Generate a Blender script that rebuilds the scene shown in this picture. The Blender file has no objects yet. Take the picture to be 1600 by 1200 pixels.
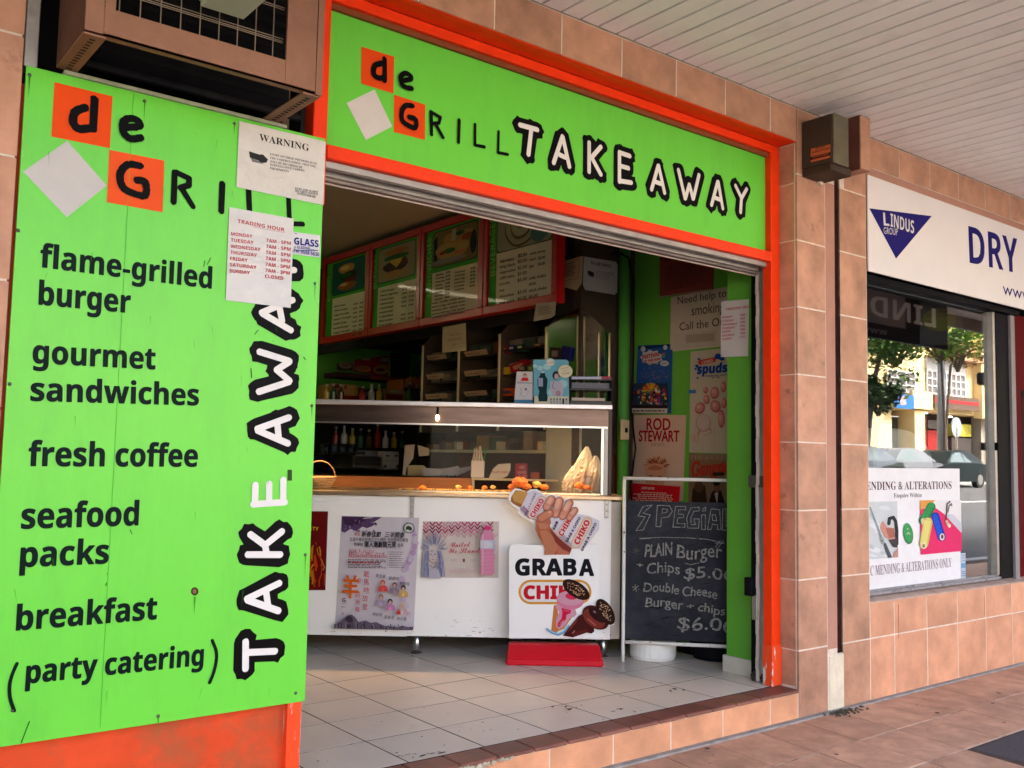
import bpy, bmesh, math, random
from mathutils import Vector, Matrix
from mathutils.geometry import tessellate_polygon
random.seed(7)
S = bpy.context.scene
C = S.collection

# ------------------------------------------------------------------ camera
F_PX, YAW, PITCH, ROLL = 1493.05, 0.666396, 0.0799835, 0.0199174
CAM = Vector((0.0, -2.8, 1.2))
_cy, _sy, _cp, _sp, _cr, _sr = (math.cos(YAW), math.sin(YAW), math.cos(PITCH), math.sin(PITCH), math.cos(ROLL), math.sin(ROLL))
FW = Vector((_sy*_cp, _cy*_cp, _sp)); _rt = Vector((_cy, -_sy, 0)); _up = _rt.cross(FW)
RT = _rt*_cr + _up*_sr; UP = -_rt*_sr + _up*_cr
cam = bpy.data.cameras.new('camera'); cam_o = bpy.data.objects.new('camera', cam); C.objects.link(cam_o)
cam.sensor_width = 36.0; cam.lens = F_PX/1600*36.0; cam.clip_start = 0.05; cam.clip_end = 400
m4 = Matrix(((RT.x, UP.x, -FW.x, CAM.x), (RT.y, UP.y, -FW.y, CAM.y), (RT.z, UP.z, -FW.z, CAM.z), (0, 0, 0, 1)))
cam_o.matrix_world = m4
S.camera = cam_o

# ------------------------------------------------------------------ sky, sun, exposure
SUN_EL, SUN_AZ = math.radians(50), math.radians(28)     # azimuth: clockwise from +Y
w = bpy.data.worlds.new('World'); S.world = w; w.use_nodes = True
nt = w.node_tree; bg = nt.nodes['Background']
sk = nt.nodes.new('ShaderNodeTexSky'); sk.sky_type = 'NISHITA'; sk.sun_disc = False
sk.sun_elevation = SUN_EL; sk.sun_rotation = SUN_AZ; sk.dust_density = 7.0; sk.air_density = 1.0; sk.ozone_density = 0.2
nt.links.new(sk.outputs[0], bg.inputs[0]); bg.inputs[1].default_value = 0.15
sun = bpy.data.lights.new('sun', 'SUN'); sun.energy = 3.0; sun.angle = math.radians(10); sun.color = (1, .95, .89)
sun_o = bpy.data.objects.new('sun', sun); C.objects.link(sun_o)
sd = Vector((math.sin(SUN_AZ)*math.cos(SUN_EL), math.cos(SUN_AZ)*math.cos(SUN_EL), math.sin(SUN_EL)))
sun_o.rotation_euler = (-sd).to_track_quat('-Z', 'Y').to_euler(); sun_o.location = sd*50
S.view_settings.view_transform = 'Standard'; S.view_settings.look = 'None'; S.view_settings.gamma = 1
S.view_settings.use_curve_mapping = False
S.view_settings.exposure = 3.2
S.cycles.max_bounces = 10; S.cycles.diffuse_bounces = 5; S.cycles.glossy_bounces = 4; S.cycles.transparent_max_bounces = 12
S.cycles.use_denoising = True
S.cycles.sample_clamp_indirect = 6

# ------------------------------------------------------------------ planes in the place
def ray(px, py): return FW + RT*((px-800)/F_PX) - UP*((py-600)/F_PX)
class Plane:
    def __init__(s, o, u, v, n, flip=None):
        s.o, s.u, s.v, s.n, s.flip = Vector(o), Vector(u), Vector(v), Vector(n), flip
    def uv(s, px, py):
        d = ray(px, py); k = (s.o-CAM).dot(s.n)/d.dot(s.n); q = CAM + d*k - s.o
        return (q.dot(s.u), q.dot(s.v))
    def w(s, a, b, h=0.0):
        p = s.o + s.u*a + s.v*b + s.n*h
        if s.flip is not None: p = Vector((p.x, s.flip - p.y, p.z))
        return p
    def at(s, px, py, h=0.0): return s.w(*s.uv(px, py), h)
def FP(Y): return Plane((0, Y, 0), (1, 0, 0), (0, 0, 1), (0, -1, 0))          # parallel to the shopfront
def WP(X): return Plane((X, 0, 0), (0, -1, 0), (0, 0, 1), (-1, 0, 0))         # side wall looking left
U2 = Vector((math.cos(YAW), -math.sin(YAW), 0)); V2 = Vector((math.sin(YAW), math.cos(YAW), 0)); Z3 = Vector((0, 0, 1))
CXY = Vector((0, -2.8, 0))
def CP(t): return Plane(CXY + V2*t, U2, Z3, -V2)                               # parallel to the diagonal counter
def HP(z): return Plane((0, 0, z), (1, 0, 0), (0, 1, 0), (0, 0, 1))
GLASS_Y = 0.10
def VP(Yreal):                                                                 # things across the street seen in the window
    return Plane((0, 2*GLASS_Y - Yreal, 0), (1, 0, 0), (0, 0, 1), (0, -1, 0), flip=2*GLASS_Y)

# ------------------------------------------------------------------ materials
MATS = {}
def M(name, col, rough=.6, metal=0., noise=0., nscale=8., bump=0., bscale=40., rnd=0., spec=.14, dark=None, dscale=2.5, dthr=(.55, .75), trans=0., emit=None, estr=0., clear=0., dfac=1.0, stretch=None):
    if name in MATS: return MATS[name]
    m = bpy.data.materials.new(name); m.use_nodes = True; MATS[name] = m
    n = m.node_tree.nodes; L = m.node_tree.links; b = n['Principled BSDF']
    b.inputs['Roughness'].default_value = rough; b.inputs['Metallic'].default_value = metal
    b.inputs['Specular IOR Level'].default_value = spec
    b.inputs['Coat Weight'].default_value = clear
    if trans: b.inputs['Transmission Weight'].default_value = trans
    if emit: b.inputs['Emission Color'].default_value = (*emit, 1); b.inputs['Emission Strength'].default_value = estr
    col4 = (*col, 1)
    if not (noise or rnd or dark or bump): b.inputs['Base Color'].default_value = col4; return m
    tc = n.new('ShaderNodeTexCoord'); vec = tc.outputs['Object']
    if rnd:
        oi = n.new('ShaderNodeObjectInfo'); ad = n.new('ShaderNodeVectorMath'); ad.operation = 'ADD'
        sc = n.new('ShaderNodeVectorMath'); sc.operation = 'SCALE'; sc.inputs[3].default_value = 37.0
        cm = n.new('ShaderNodeCombineXYZ')
        for i in range(3): L.new(oi.outputs['Random'], cm.inputs[i])
        L.new(cm.outputs[0], sc.inputs[0]); L.new(vec, ad.inputs[0]); L.new(sc.outputs[0], ad.inputs[1]); vec = ad.outputs[0]
    if stretch:
        mp = n.new('ShaderNodeMapping'); mp.inputs['Scale'].default_value = stretch; L.new(vec, mp.inputs[0]); vec = mp.outputs[0]
    cur = None
    rgb = n.new('ShaderNodeRGB'); rgb.outputs[0].default_value = col4; cur = rgb.outputs[0]
    if noise:
        t = n.new('ShaderNodeTexNoise'); t.inputs['Scale'].default_value = nscale; t.inputs['Detail'].default_value = 6; t.inputs['Roughness'].default_value = .6
        L.new(vec, t.inputs['Vector'])
        r = n.new('ShaderNodeMapRange'); r.inputs[1].default_value = .25; r.inputs[2].default_value = .75; r.inputs[3].default_value = 1-noise; r.inputs[4].default_value = 1+noise
        L.new(t.outputs['Fac'], r.inputs[0])
        x = n.new('ShaderNodeVectorMath'); x.operation = 'SCALE'; L.new(cur, x.inputs[0]); L.new(r.outputs[0], x.inputs[3]); cur = x.outputs[0]
    if rnd:
        r = n.new('ShaderNodeMapRange'); r.inputs[3].default_value = 1-rnd; r.inputs[4].default_value = 1+rnd; L.new(oi.outputs['Random'], r.inputs[0])
        x = n.new('ShaderNodeVectorMath'); x.operation = 'SCALE'; L.new(cur, x.inputs[0]); L.new(r.outputs[0], x.inputs[3]); cur = x.outputs[0]
    if dark:
        t = n.new('ShaderNodeTexNoise'); t.inputs['Scale'].default_value = dscale; t.inputs['Detail'].default_value = 8; t.inputs['Roughness'].default_value = .7
        L.new(vec, t.inputs['Vector'])
        r = n.new('ShaderNodeMapRange'); r.inputs[1].default_value = dthr[0]; r.inputs[2].default_value = dthr[1]; r.inputs[4].default_value = dfac; L.new(t.outputs['Fac'], r.inputs[0])
        mx = n.new('ShaderNodeMix'); mx.data_type = 'RGBA'; L.new(r.outputs[0], mx.inputs['Factor']); L.new(cur, mx.inputs[6]); mx.inputs[7].default_value = (*dark, 1); cur = mx.outputs[2]
    L.new(cur, b.inputs['Base Color'])
    if bump:
        t = n.new('ShaderNodeTexNoise'); t.inputs['Scale'].default_value = bscale; t.inputs['Detail'].default_value = 4; L.new(vec, t.inputs['Vector'])
        bp = n.new('ShaderNodeBump'); bp.inputs['Strength'].default_value = bump; bp.inputs['Distance'].default_value = .01
        L.new(t.outputs['Fac'], bp.inputs['Height']); L.new(bp.outputs[0], b.inputs['Normal'])
    return m
def attr_mat(name, rough, spec=.5, clear=0., wear=0., wscale=20., crease=0., cscale=12., gam=1.3):
    m = bpy.data.materials.new(name); m.use_nodes = True; MATS[name] = m
    n = m.node_tree.nodes; b = n['Principled BSDF']; a = n.new('ShaderNodeAttribute'); a.attribute_name = 'Col'; L = m.node_tree.links
    g = n.new('ShaderNodeGamma'); g.inputs[1].default_value = gam; L.new(a.outputs['Color'], g.inputs[0]); cur = g.outputs[0]
    tc = n.new('ShaderNodeTexCoord')
    if wear:
        t = n.new('ShaderNodeTexNoise'); t.inputs['Scale'].default_value = wscale; t.inputs['Detail'].default_value = 8; t.inputs['Roughness'].default_value = .75; L.new(tc.outputs['Object'], t.inputs['Vector'])
        r = n.new('ShaderNodeMapRange'); r.inputs[1].default_value = .3; r.inputs[2].default_value = .7; r.inputs[3].default_value = 1-wear; r.inputs[4].default_value = 1; L.new(t.outputs['Fac'], r.inputs[0])
        x = n.new('ShaderNodeVectorMath'); x.operation = 'SCALE'; L.new(cur, x.inputs[0]); L.new(r.outputs[0], x.inputs[3]); cur = x.outputs[0]
    if crease:
        t = n.new('ShaderNodeTexNoise'); t.inputs['Scale'].default_value = cscale; t.inputs['Detail'].default_value = 3; L.new(tc.outputs['Object'], t.inputs['Vector'])
        bp = n.new('ShaderNodeBump'); bp.inputs['Strength'].default_value = crease; bp.inputs['Distance'].default_value = .02; L.new(t.outputs['Fac'], bp.inputs['Height']); L.new(bp.outputs[0], b.inputs['Normal'])
    L.new(cur, b.inputs['Base Color'])
    b.inputs['Roughness'].default_value = rough; b.inputs['Specular IOR Level'].default_value = spec; b.inputs['Coat Weight'].default_value = clear
    return m
PAPER = attr_mat('printed_paper', .6, .08, wear=.10, wscale=9, crease=.12, cscale=9); GLOSS = attr_mat('printed_gloss', .32, .25, wear=.08, wscale=14, crease=.55, cscale=16); PAINT = attr_mat('sign_paint', .45, .07, wear=.10, wscale=7, gam=1.5); CHALK = attr_mat('chalk', .95, .05, wear=.97, wscale=150)

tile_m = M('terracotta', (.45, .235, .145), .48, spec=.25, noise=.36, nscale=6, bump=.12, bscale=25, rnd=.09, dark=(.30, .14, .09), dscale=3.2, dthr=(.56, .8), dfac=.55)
dtile_m = M('terracotta_stained', (.45, .235, .15), .5, spec=.25, noise=.36, nscale=6, bump=.12, bscale=25, rnd=.09, dark=(.17, .09, .06), dscale=8, dthr=(.60, .70), dfac=.7)
grout_m = M('grout', (.66, .56, .46), .9, noise=.2, nscale=20, bump=.3)
render_m = M('painted_render', (.42, .22, .16), .7, noise=.1, nscale=6, bump=.2, bscale=60)
nose_m = M('nosing_tile', (.20, .075, .055), .35, noise=.25, nscale=7, rnd=.15, dark=(.10, .05, .045), dscale=6)
paver_m = M('paver', (.54, .31, .205), .75, noise=.26, nscale=9, bump=.35, bscale=120, rnd=.09, dark=(.17, .10, .075), dscale=3, dthr=(.55, .8), dfac=.6)
joint_m = M('paver_joint', (.10, .065, .05), .95, spec=.1, noise=.4, nscale=15)
mortar_m = M('grey_mortar', (.30, .28, .26), .9, noise=.3, nscale=20, bump=.5)
asph_m = M('asphalt', (.055, .052, .055), .85, noise=.3, nscale=60, bump=.5, bscale=200)
floor_m = M('floor_tile', (.64, .56, .49), .32, spec=.45, noise=.07, nscale=4, rnd=.035, bump=.03, bscale=10, dark=(.26, .22, .19), dscale=7, dthr=(.62, .8), dfac=.5)
fgrout_m = M('floor_grout', (.035, .025, .02), .95, spec=.1, noise=.5, nscale=4)
orange_m = M('orange_paint', (.82, .040, .002), .45, spec=.2, noise=.1, nscale=10, bump=.08, bscale=30)
worn_m = M('worn_orange_paint', (.62, .066, .018), .45, noise=.16, nscale=6, bump=.15, bscale=20, dark=(.36, .09, .035), dscale=3.5, dthr=(.48, .6), dfac=.8)
peel_m = M('peeling_orange_paint', (.80, .07, .015), .5, spec=.2, noise=.1, nscale=8, bump=.4, bscale=40, dark=(.62, .57, .52), dscale=9, dthr=(.52, .55), stretch=(1.6, 1.6, .35))
green_m = M('green_sign', (.135, .60, .05), .3, spec=.3, noise=.05, nscale=2.2, bump=.10, bscale=1.6, dark=(.085, .36, .04), dscale=2.2, dthr=(.46, .80), dfac=.55, stretch=(2.5, 1, .6))
wallg_m = M('green_wall_paint', (.10, .33, .035), .5, noise=.08, nscale=3, bump=.1, bscale=12, dark=(.05, .13, .03), dscale=5, dthr=(.66, .8))
alu_m = M('dull_aluminium', (.34, .32, .30), .4, metal=.7, noise=.2, nscale=12, bump=.1)
steel_m = M('stainless', (.55, .53, .50), .28, metal=1., noise=.1, nscale=3, stretch=(1, 1, 12))
soffit_m = M('soffit_paint', (.86, .86, .83), .5, noise=.05, nscale=3, rnd=.02, dark=(.40, .35, .31), dscale=1.6, dthr=(.55, .85), dfac=.6)
gap_m = M('dark_gap', (.03, .025, .02), .9)
white_m = M('white_board', (.82, .80, .78), .4, noise=.03, nscale=4, dark=(.45, .42, .38), dscale=3, dthr=(.66, .9), dfac=.5)
black_m = M('black_paint', (.006, .006, .008), .55, spec=.04, noise=.3, nscale=8)
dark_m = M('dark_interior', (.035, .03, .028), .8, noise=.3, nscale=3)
brown_m = M('brown_wall', (.16, .10, .065), .7, noise=.15, nscale=2)
ceil_m = M('shop_ceiling', (.50, .42, .33), .8, noise=.05, nscale=2)
wood_m = M('orange_timber', (.42, .15, .045), .5, noise=.2, nscale=6, stretch=(1, 1, 10))
cream_m = M('cream_board', (.52, .42, .25), .5, noise=.1, nscale=5)
cage_m = M('cage_steel_paint', (.25, .125, .08), .6, noise=.1, nscale=15, bump=.15, bscale=80, dark=(.16, .08, .05), dscale=14, dthr=(.64, .72))
red_m = M('red_frame', (.42, .008, .008), .35, spec=.3, noise=.08, nscale=5)
redp_m = M('red_plastic', (.58, .012, .022), .3, noise=.05, nscale=10, bump=.05, bscale=200)
green_edge_m = M('aged_green_edge', (.30, .33, .22), .6, noise=.3, nscale=12)
mirror_m = M('mirror', (.42, .41, .38), .12, metal=1., noise=.25, nscale=6)
screw_m = M('screw_metal', (.10, .11, .09), .5, metal=.5)
plaster_m = M('cream_plaster', (.66, .58, .44), .85, noise=.15, nscale=10, bump=.6, bscale=30)
signw_m = M('white_sign', (.72, .69, .67), .35, noise=.03, nscale=4)
chalkb_m = M('chalkboard', (.012, .013, .020), .7, spec=.2, noise=.35, nscale=7, dark=(.06, .06, .07), dscale=4, dthr=(.45, .8), dfac=.6)
tubew_m = M('chipped_white_tube', (.66, .64, .60), .45, noise=.08, nscale=9, dark=(.20, .15, .11), dscale=26, dthr=(.62, .66))
def glass(name, tint, g, rough=0.0):
    m = bpy.data.materials.new(name); m.use_nodes = True; n = m.node_tree.nodes; L = m.node_tree.links
    for x in list(n): n.remove(x)
    o = n.new('ShaderNodeOutputMaterial'); t = n.new('ShaderNodeBsdfTransparent'); gl = n.new('ShaderNodeBsdfGlossy'); mx = n.new('ShaderNodeMixShader')
    lw = n.new('ShaderNodeLayerWeight'); lw.inputs[0].default_value = .5          # Schlick reflectance, the same from both faces
    p5 = n.new('ShaderNodeMath'); p5.operation = 'POWER'; p5.inputs[1].default_value = 5; L.new(lw.outputs['Facing'], p5.inputs[0])
    fr = n.new('ShaderNodeMath'); fr.operation = 'MULTIPLY_ADD'; fr.inputs[1].default_value = .96; fr.inputs[2].default_value = .04; L.new(p5.outputs[0], fr.inputs[0])
    ma = n.new('ShaderNodeMath'); ma.operation = 'MULTIPLY'; ma.inputs[1].default_value = g; ma.use_clamp = True
    t.inputs[0].default_value = (*tint, 1); gl.inputs['Roughness'].default_value = rough; gl.inputs[0].default_value = (1, 1, 1, 1)
    L.new(fr.outputs[0], ma.inputs[0]); L.new(ma.outputs[0], mx.inputs[0]); L.new(t.outputs[0], mx.inputs[1]); L.new(gl.outputs[0], mx.inputs[2]); L.new(mx.outputs[0], o.inputs[0]); MATS[name] = m
    return m
winglass_m = glass('window_glass', (.80, .84, .83), 2.5)
caseglass_m = glass('case_glass', (.93, .95, .94), .07)
cover_m = glass('board_cover', (.97, .98, .97), .05)
bag_m = bpy.data.materials.new('plastic_bag'); bag_m.use_nodes = True
_n = bag_m.node_tree.nodes; _b = _n['Principled BSDF']; _b.inputs['Base Color'].default_value = (.56, .50, .43, 1); _b.inputs['Roughness'].default_value = .22; _b.inputs['Alpha'].default_value = .46

# ------------------------------------------------------------------ object helpers
def setp(o, label=None, cat=None, group=None, kind=None):
    for k, v in (('label', label), ('category', cat), ('group', group), ('kind', kind)):
        if v: o[k] = v
    return o
def thing(name, loc, label, cat, group=None):
    o = bpy.data.objects.new(name, None); o.empty_display_size = .1; C.objects.link(o); o.location = loc
    return setp(o, label, cat, group)
def wloc(o):
    l = Vector(o.location)
    while o.parent: o = o.parent
    return l
ROOTLOC = {}
def link(o, parent):
    C.objects.link(o)
    if parent is not None:
        o.parent = parent
        o.matrix_parent_inverse = Matrix.Translation(-abs_loc(parent))
    return o
def abs_loc(o):
    # parents are never rotated; a child keeps world coordinates through its inverse
    return Vector(o.location)
class MB:
    def __init__(s): s.v = []; s.f = []; s.c = []
    def poly(s, pts, col=(1, 1, 1)):
        b = len(s.v); s.v += [tuple(p) for p in pts]; s.f.append(list(range(b, b+len(pts)))); s.c.append(col); return s
    def tri(s, pts, tris, col=(1, 1, 1)):
        b = len(s.v); s.v += [tuple(p) for p in pts]
        for t in tris: s.f.append([b+i for i in t]); s.c.append(col)
        return s
    def hexa(s, p):   # 8 points: bottom ring then top ring
        for q in ((0, 3, 2, 1), (4, 5, 6, 7), (0, 1, 5, 4), (1, 2, 6, 5), (2, 3, 7, 6), (3, 0, 4, 7)): s.f.append([len(s.v)+i for i in q]); s.c.append((1, 1, 1))
        s.v += [tuple(x) for x in p]; return s
    def box(s, x0, x1, y0, y1, z0, z1):
        return s.hexa([(x0, y0, z0), (x1, y0, z0), (x1, y1, z0), (x0, y1, z0), (x0, y0, z1), (x1, y0, z1), (x1, y1, z1), (x0, y1, z1)])
    def pbox(s, P, a0, a1, b0, b1, h0, h1):
        return s.hexa([P.w(a0, b0, h1), P.w(a1, b0, h1), P.w(a1, b0, h0), P.w(a0, b0, h0), P.w(a0, b1, h1), P.w(a1, b1, h1), P.w(a1, b1, h0), P.w(a0, b1, h0)])
    def prism(s, P, pts, h0, h1, mid=True):
        n = len(pts); b = len(s.v); s.v += [tuple(P.w(a, c, h0)) for a, c in pts] + [tuple(P.w(a, c, h1)) for a, c in pts]
        s.f.append([b+n+i for i in range(n)]); s.f.append([b+n-1-i for i in range(n)]); s.c += [(1, 1, 1)]*2
        for i in range(n): j = (i+1) % n; s.f.append([b+i, b+j, b+n+j, b+n+i]); s.c.append((1, 1, 1))
        return s
    def tube(s, pts, r, n=8, cap=True):
        pts = [Vector(p) for p in pts]; rs = r if isinstance(r, (list, tuple)) else [r]*len(pts); b = len(s.v); prev = None
        for i, p in enumerate(pts):
            d = (pts[min(i+1, len(pts)-1)] - pts[max(i-1, 0)]).normalized()
            a = prev if prev is not None else (Vector((0, 0, 1)) if abs(d.z) < .9 else Vector((1, 0, 0)))
            x = (a - d*a.dot(d)).normalized(); prev = x; y = d.cross(x)
            for k in range(n): t = 2*math.pi*k/n; s.v.append(tuple(p + (x*math.cos(t) + y*math.sin(t))*rs[i]))
        for i in range(len(pts)-1):
            for k in range(n): j = (k+1) % n; s.f.append([b+i*n+k, b+i*n+j, b+(i+1)*n+j, b+(i+1)*n+k]); s.c.append((1, 1, 1))
        if cap: s.f.append([b+k for k in range(n)][::-1]); s.f.append([b+(len(pts)-1)*n+k for k in range(n)]); s.c += [(1, 1, 1)]*2
        return s
    def blob(s, c, rx, ry, rz, seg=10, rings=6, j=0.):
        c = Vector(c); b = len(s.v)
        for i in range(rings+1):
            t = math.pi*i/rings
            for k in range(seg):
                a = 2*math.pi*k/seg; q = 1+random.uniform(-j, j)
                s.v.append((c.x+rx*q*math.sin(t)*math.cos(a), c.y+ry*q*math.sin(t)*math.sin(a), c.z+rz*q*math.cos(t)))
        for i in range(rings):
            for k in range(seg): l = (k+1) % seg; s.f.append([b+i*seg+k, b+i*seg+l, b+(i+1)*seg+l, b+(i+1)*seg+k]); s.c.append((1, 1, 1))
        return s
    def mesh(s, name):
        me = bpy.data.meshes.new(name); me.from_pydata(s.v, [], s.f); return me
    def build(s, name, mat, parent=None, bevel=0., smooth=False, color=False, origin=None):
        if origin is not None: s.v = [(x-origin[0], y-origin[1], z-origin[2]) for x, y, z in s.v]
        me = s.mesh(name)
        if color:
            at = me.color_attributes.new('Col', 'FLOAT_COLOR', 'CORNER'); k = 0
            buf = []
            for f, c in zip(s.f, s.c): buf += [*c, 1.0]*len(f)
            at.data.foreach_set('color', buf)
        else:
            bm = bmesh.new(); bm.from_mesh(me); bmesh.ops.remove_doubles(bm, verts=bm.verts, dist=1e-6); bmesh.ops.recalc_face_normals(bm, faces=bm.faces)
            if bevel:
                es = [e for e in bm.edges if len(e.link_faces) == 2 and e.calc_face_angle(0) > .6]
                bmesh.ops.bevel(bm, geom=es, offset=bevel, segments=1, affect='EDGES', clamp_overlap=True)
            bm.to_mesh(me); bm.free()
        if smooth: me.polygons.foreach_set('use_smooth', [True]*len(me.polygons))
        me.materials.append(mat); me.update()
        o = bpy.data.objects.new(name, me); link(o, parent)
        if origin is not None: o.location = origin
        return o
def solo(mb, name, mat, label, cat, group=None, **k):
    return setp(mb.build(name, mat, None, **k), label, cat, group)
def struct(mb, name, mat, **k): return setp(mb.build(name, mat, None, **k), kind='structure')

# ------------------------------------------------------------------ text
GLY = {}
def style(t, st):
    T = {'b': (0x1D5D4, 0x1D5EE, 0x1D7EC), 'sb': (0x1D400, 0x1D41A, 0x1D7CE), 'si': (0x1D434, 0x1D44E, None), 'sc': (0x1D4D0, 0x1D4EA, None), 'bi': (0x1D63C, 0x1D656, None)}
    if st not in T: return t
    a, b, d = T[st]; r = ''
    for ch in t:
        if 'A' <= ch <= 'Z': r += chr(a+ord(ch)-65)
        elif 'a' <= ch <= 'z': r += chr(b+ord(ch)-97) if not (st == 'si' and ch == 'h') else '\u210e'
        elif ch.isdigit() and d: r += chr(d+ord(ch)-48)
        else: r += ch
    return r
def glyphs(t, st):
    k = (t, st)
    if k in GLY: return GLY[k]
    cu = bpy.data.curves.new('text_curve', 'FONT'); cu.body = style(t, st); cu.size = 1; cu.resolution_u = 3
    o = bpy.data.objects.new('text_curve', cu); me = bpy.data.meshes.new_from_object(o)
    vs = [(v.co.x, v.co.y) for v in me.vertices]; fs = [tuple(p.vertices) for p in me.polygons]
    bpy.data.objects.remove(o); bpy.data.curves.remove(cu); bpy.data.meshes.remove(me)
    GLY[k] = (vs, fs); return GLY[k]
CAPH = {}
def caph(st):
    if st not in CAPH:
        v, _ = glyphs('H', st); CAPH[st] = max(p[1] for p in v) - min(p[1] for p in v)
    return CAPH[st]
def zm(ox, oy, s): return lambda x, y: (ox + x/s, oy + y/s)
class Art:
    """flat print: shapes given where they are read off a zoom of the sign, laid on the sign's real plane"""
    def __init__(s, P, z=None, h=.0015, step=.00012): s.P, s.z, s.h, s.step, s.mb = P, z or (lambda x, y: (x, y)), h, step, MB()
    def q(s, x, y): return s.P.uv(*s.z(x, y))
    def up(s): s.h += s.step; return s.h
    def uvpoly(s, pts, col):
        h = s.up(); P = [Vector((a, b, 0)) for a, b in pts]
        s.mb.tri([s.P.w(a, b, h) for a, b in pts], tessellate_polygon([P]), col); return s
    def poly(s, pts, col): return s.uvpoly([s.q(*p) for p in pts], col)
    def rect(s, x0, y0, x1, y1, col): return s.poly([(x0, y0), (x1, y0), (x1, y1), (x0, y1)], col)
    def ell(s, cx, cy, rx, ry, col, ang=0, n=20):
        ca, sa = math.cos(math.radians(ang)), math.sin(math.radians(ang))
        return s.poly([(cx + rx*math.cos(t)*ca - ry*math.sin(t)*sa, cy + rx*math.cos(t)*sa + ry*math.sin(t)*ca) for t in (2*math.pi*i/n for i in range(n))], col)
    def pill(s, pts, r, col, n=10):    # fat line in zoom pixels
        for i in range(len(pts)-1):
            (x0, y0), (x1, y1) = pts[i], pts[i+1]; a = math.atan2(y1-y0, x1-x0); o = []
            for k in range(n+1): t = a+math.pi/2+math.pi*k/n; o.append((x0+r*math.cos(t), y0+r*math.sin(t)))
            for k in range(n+1): t = a-math.pi/2+math.pi*k/n; o.append((x1+r*math.cos(t), y1+r*math.sin(t)))
            s.poly(o, col)
        return s
    def stroke(s, pts, wd, col, asp=1., jit=0.): # same width in metres on the real sign
        Q = [s.q(*p) for p in pts]
        for i in range(len(Q)-1):
            (x0, y0), (x1, y1) = Q[i], Q[i+1]; a = math.atan2(y1-y0, x1-x0); o = []; r = wd/2
            for k in range(9): t = a+math.pi/2+math.pi*k/8; rr = r*(1+random.uniform(-jit, jit)); o.append((x0+rr*math.cos(t), y0+rr*math.sin(t)))
            for k in range(9): t = a-math.pi/2+math.pi*k/8; rr = r*(1+random.uniform(-jit, jit)); o.append((x1+rr*math.cos(t), y1+rr*math.sin(t)))
            s.uvpoly(o, col)
        return s
    def text(s, t, st, L, R, h, col, hm=None, skew=0., jig=0., fat=0.):
        a = Vector(s.q(*L)); b = Vector(s.q(*R)); d = b-a; ln = d.length
        if ln < 1e-6: return s
        d /= ln; u = Vector((-d.y, d.x))
        if hm is None:
            c = Vector(s.q(L[0], L[1]-h)); hm = (c-a).length
        vs, fs = glyphs(t, st)
        if not vs: return s
        x0 = min(p[0] for p in vs); x1 = max(p[0] for p in vs); sx = ln/(x1-x0); sy = hm/caph(st)
        def emit(dx, dy):
            z = s.up(); pts = []
            for x, y in vs:
                xx, yy = (x-x0)*sx + y*sy*skew + dx, y*sy + dy
                if jig: yy += jig*hm*math.sin(xx/hm*1.9+a.x*31); xx += jig*hm*.5*math.sin(yy/hm*3+xx/hm)
                p = a + d*xx + u*yy; pts.append(s.P.w(p.x, p.y, z))
            s.mb.tri(pts, fs, col)
        emit(0, 0)
        if fat:
            for k in range(6): emit(fat*math.cos(k*math.pi/3), fat*math.sin(k*math.pi/3))
        return s
    def bars(s, x0, y0, x1, y1, n, col, fill=.5, ragged=.25, dy=0.):   # small print too blurred to read
        for i in range(n):
            y = y0 + (y1-y0)*(i+.25)/n; hh = (y1-y0)/n*fill; xe = x1 - random.uniform(0, ragged)*(x1-x0); x = x0
            while x < xe:
                wd = min(random.uniform(.04, .12)*(x1-x0), xe-x); k0, k1 = dy*(x-x0)/(x1-x0), dy*(x+wd-x0)/(x1-x0)
                s.poly([(x, y+k0), (x+wd, y+k1), (x+wd, y+hh+k1), (x, y+hh+k0)], col); x += wd*1.25
        return s
    def build(s, name, mat, parent): return s.mb.build(name, mat, parent, color=True)
def sheet(P, corners, z, name, label, cat, col, th=.0006, h=.004, mat=PAPER, group=None, bend=0.):
    """a sheet of paper or board with its own thickness on a wall; returns the Empty-less thing mesh"""
    pts = [P.uv(*z(*c)) for c in corners]
    o = MB().prism(P, pts, h-th, h)
    o.c = [col]*len(o.f)
    x = thing(name, P.w(*pts[-1], 0), label, cat, group)
    b = MB(); b.prism(P, pts, h-th, h); b.c = [col]*len(b.f)
    b.build('sheet', mat, x, color=True)
    return x
I_ = lambda x, y: (x, y)

# ================================================================== THE SETTING
TCACHE = {}
def tiles(parent, P, aj, bj, mat, name='wall_tile', gap=.005, th=.012, h0=0., bevel=.0015, skip=None, jit=.0003):
    for i in range(len(aj)-1):
        for j in range(len(bj)-1):
            if skip and skip(i, j): continue
            a0, a1, b0, b1 = aj[i]+gap/2, aj[i+1]-gap/2, bj[j]+gap/2, bj[j+1]-gap/2
            ca, cb = (a0+a1)/2, (b0+b1)/2; key = (round(a1-a0, 4), round(b1-b0, 4), tuple(P.n), tuple(P.u), th, mat.name)
            loc = P.w(ca, cb, h0+random.uniform(-jit, jit))
            if key not in TCACHE:
                mb = MB().pbox(P, a0, a1, b0, b1, h0, h0+th); base = P.w(ca, cb, h0)
                o = mb.build(name, mat, parent, bevel=bevel, origin=tuple(base)); o.location = loc; TCACHE[key] = o.data
            else:
                o = bpy.data.objects.new(name, TCACHE[key]); link(o, parent); o.location = loc
F0 = FP(0.012)      # tile backs; faces sit at y = 0
TP = .335
ZJ = [-.05, .305, .64, .975, 1.31, 1.65, 1.985, 2.32, 2.655, 2.99]

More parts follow.
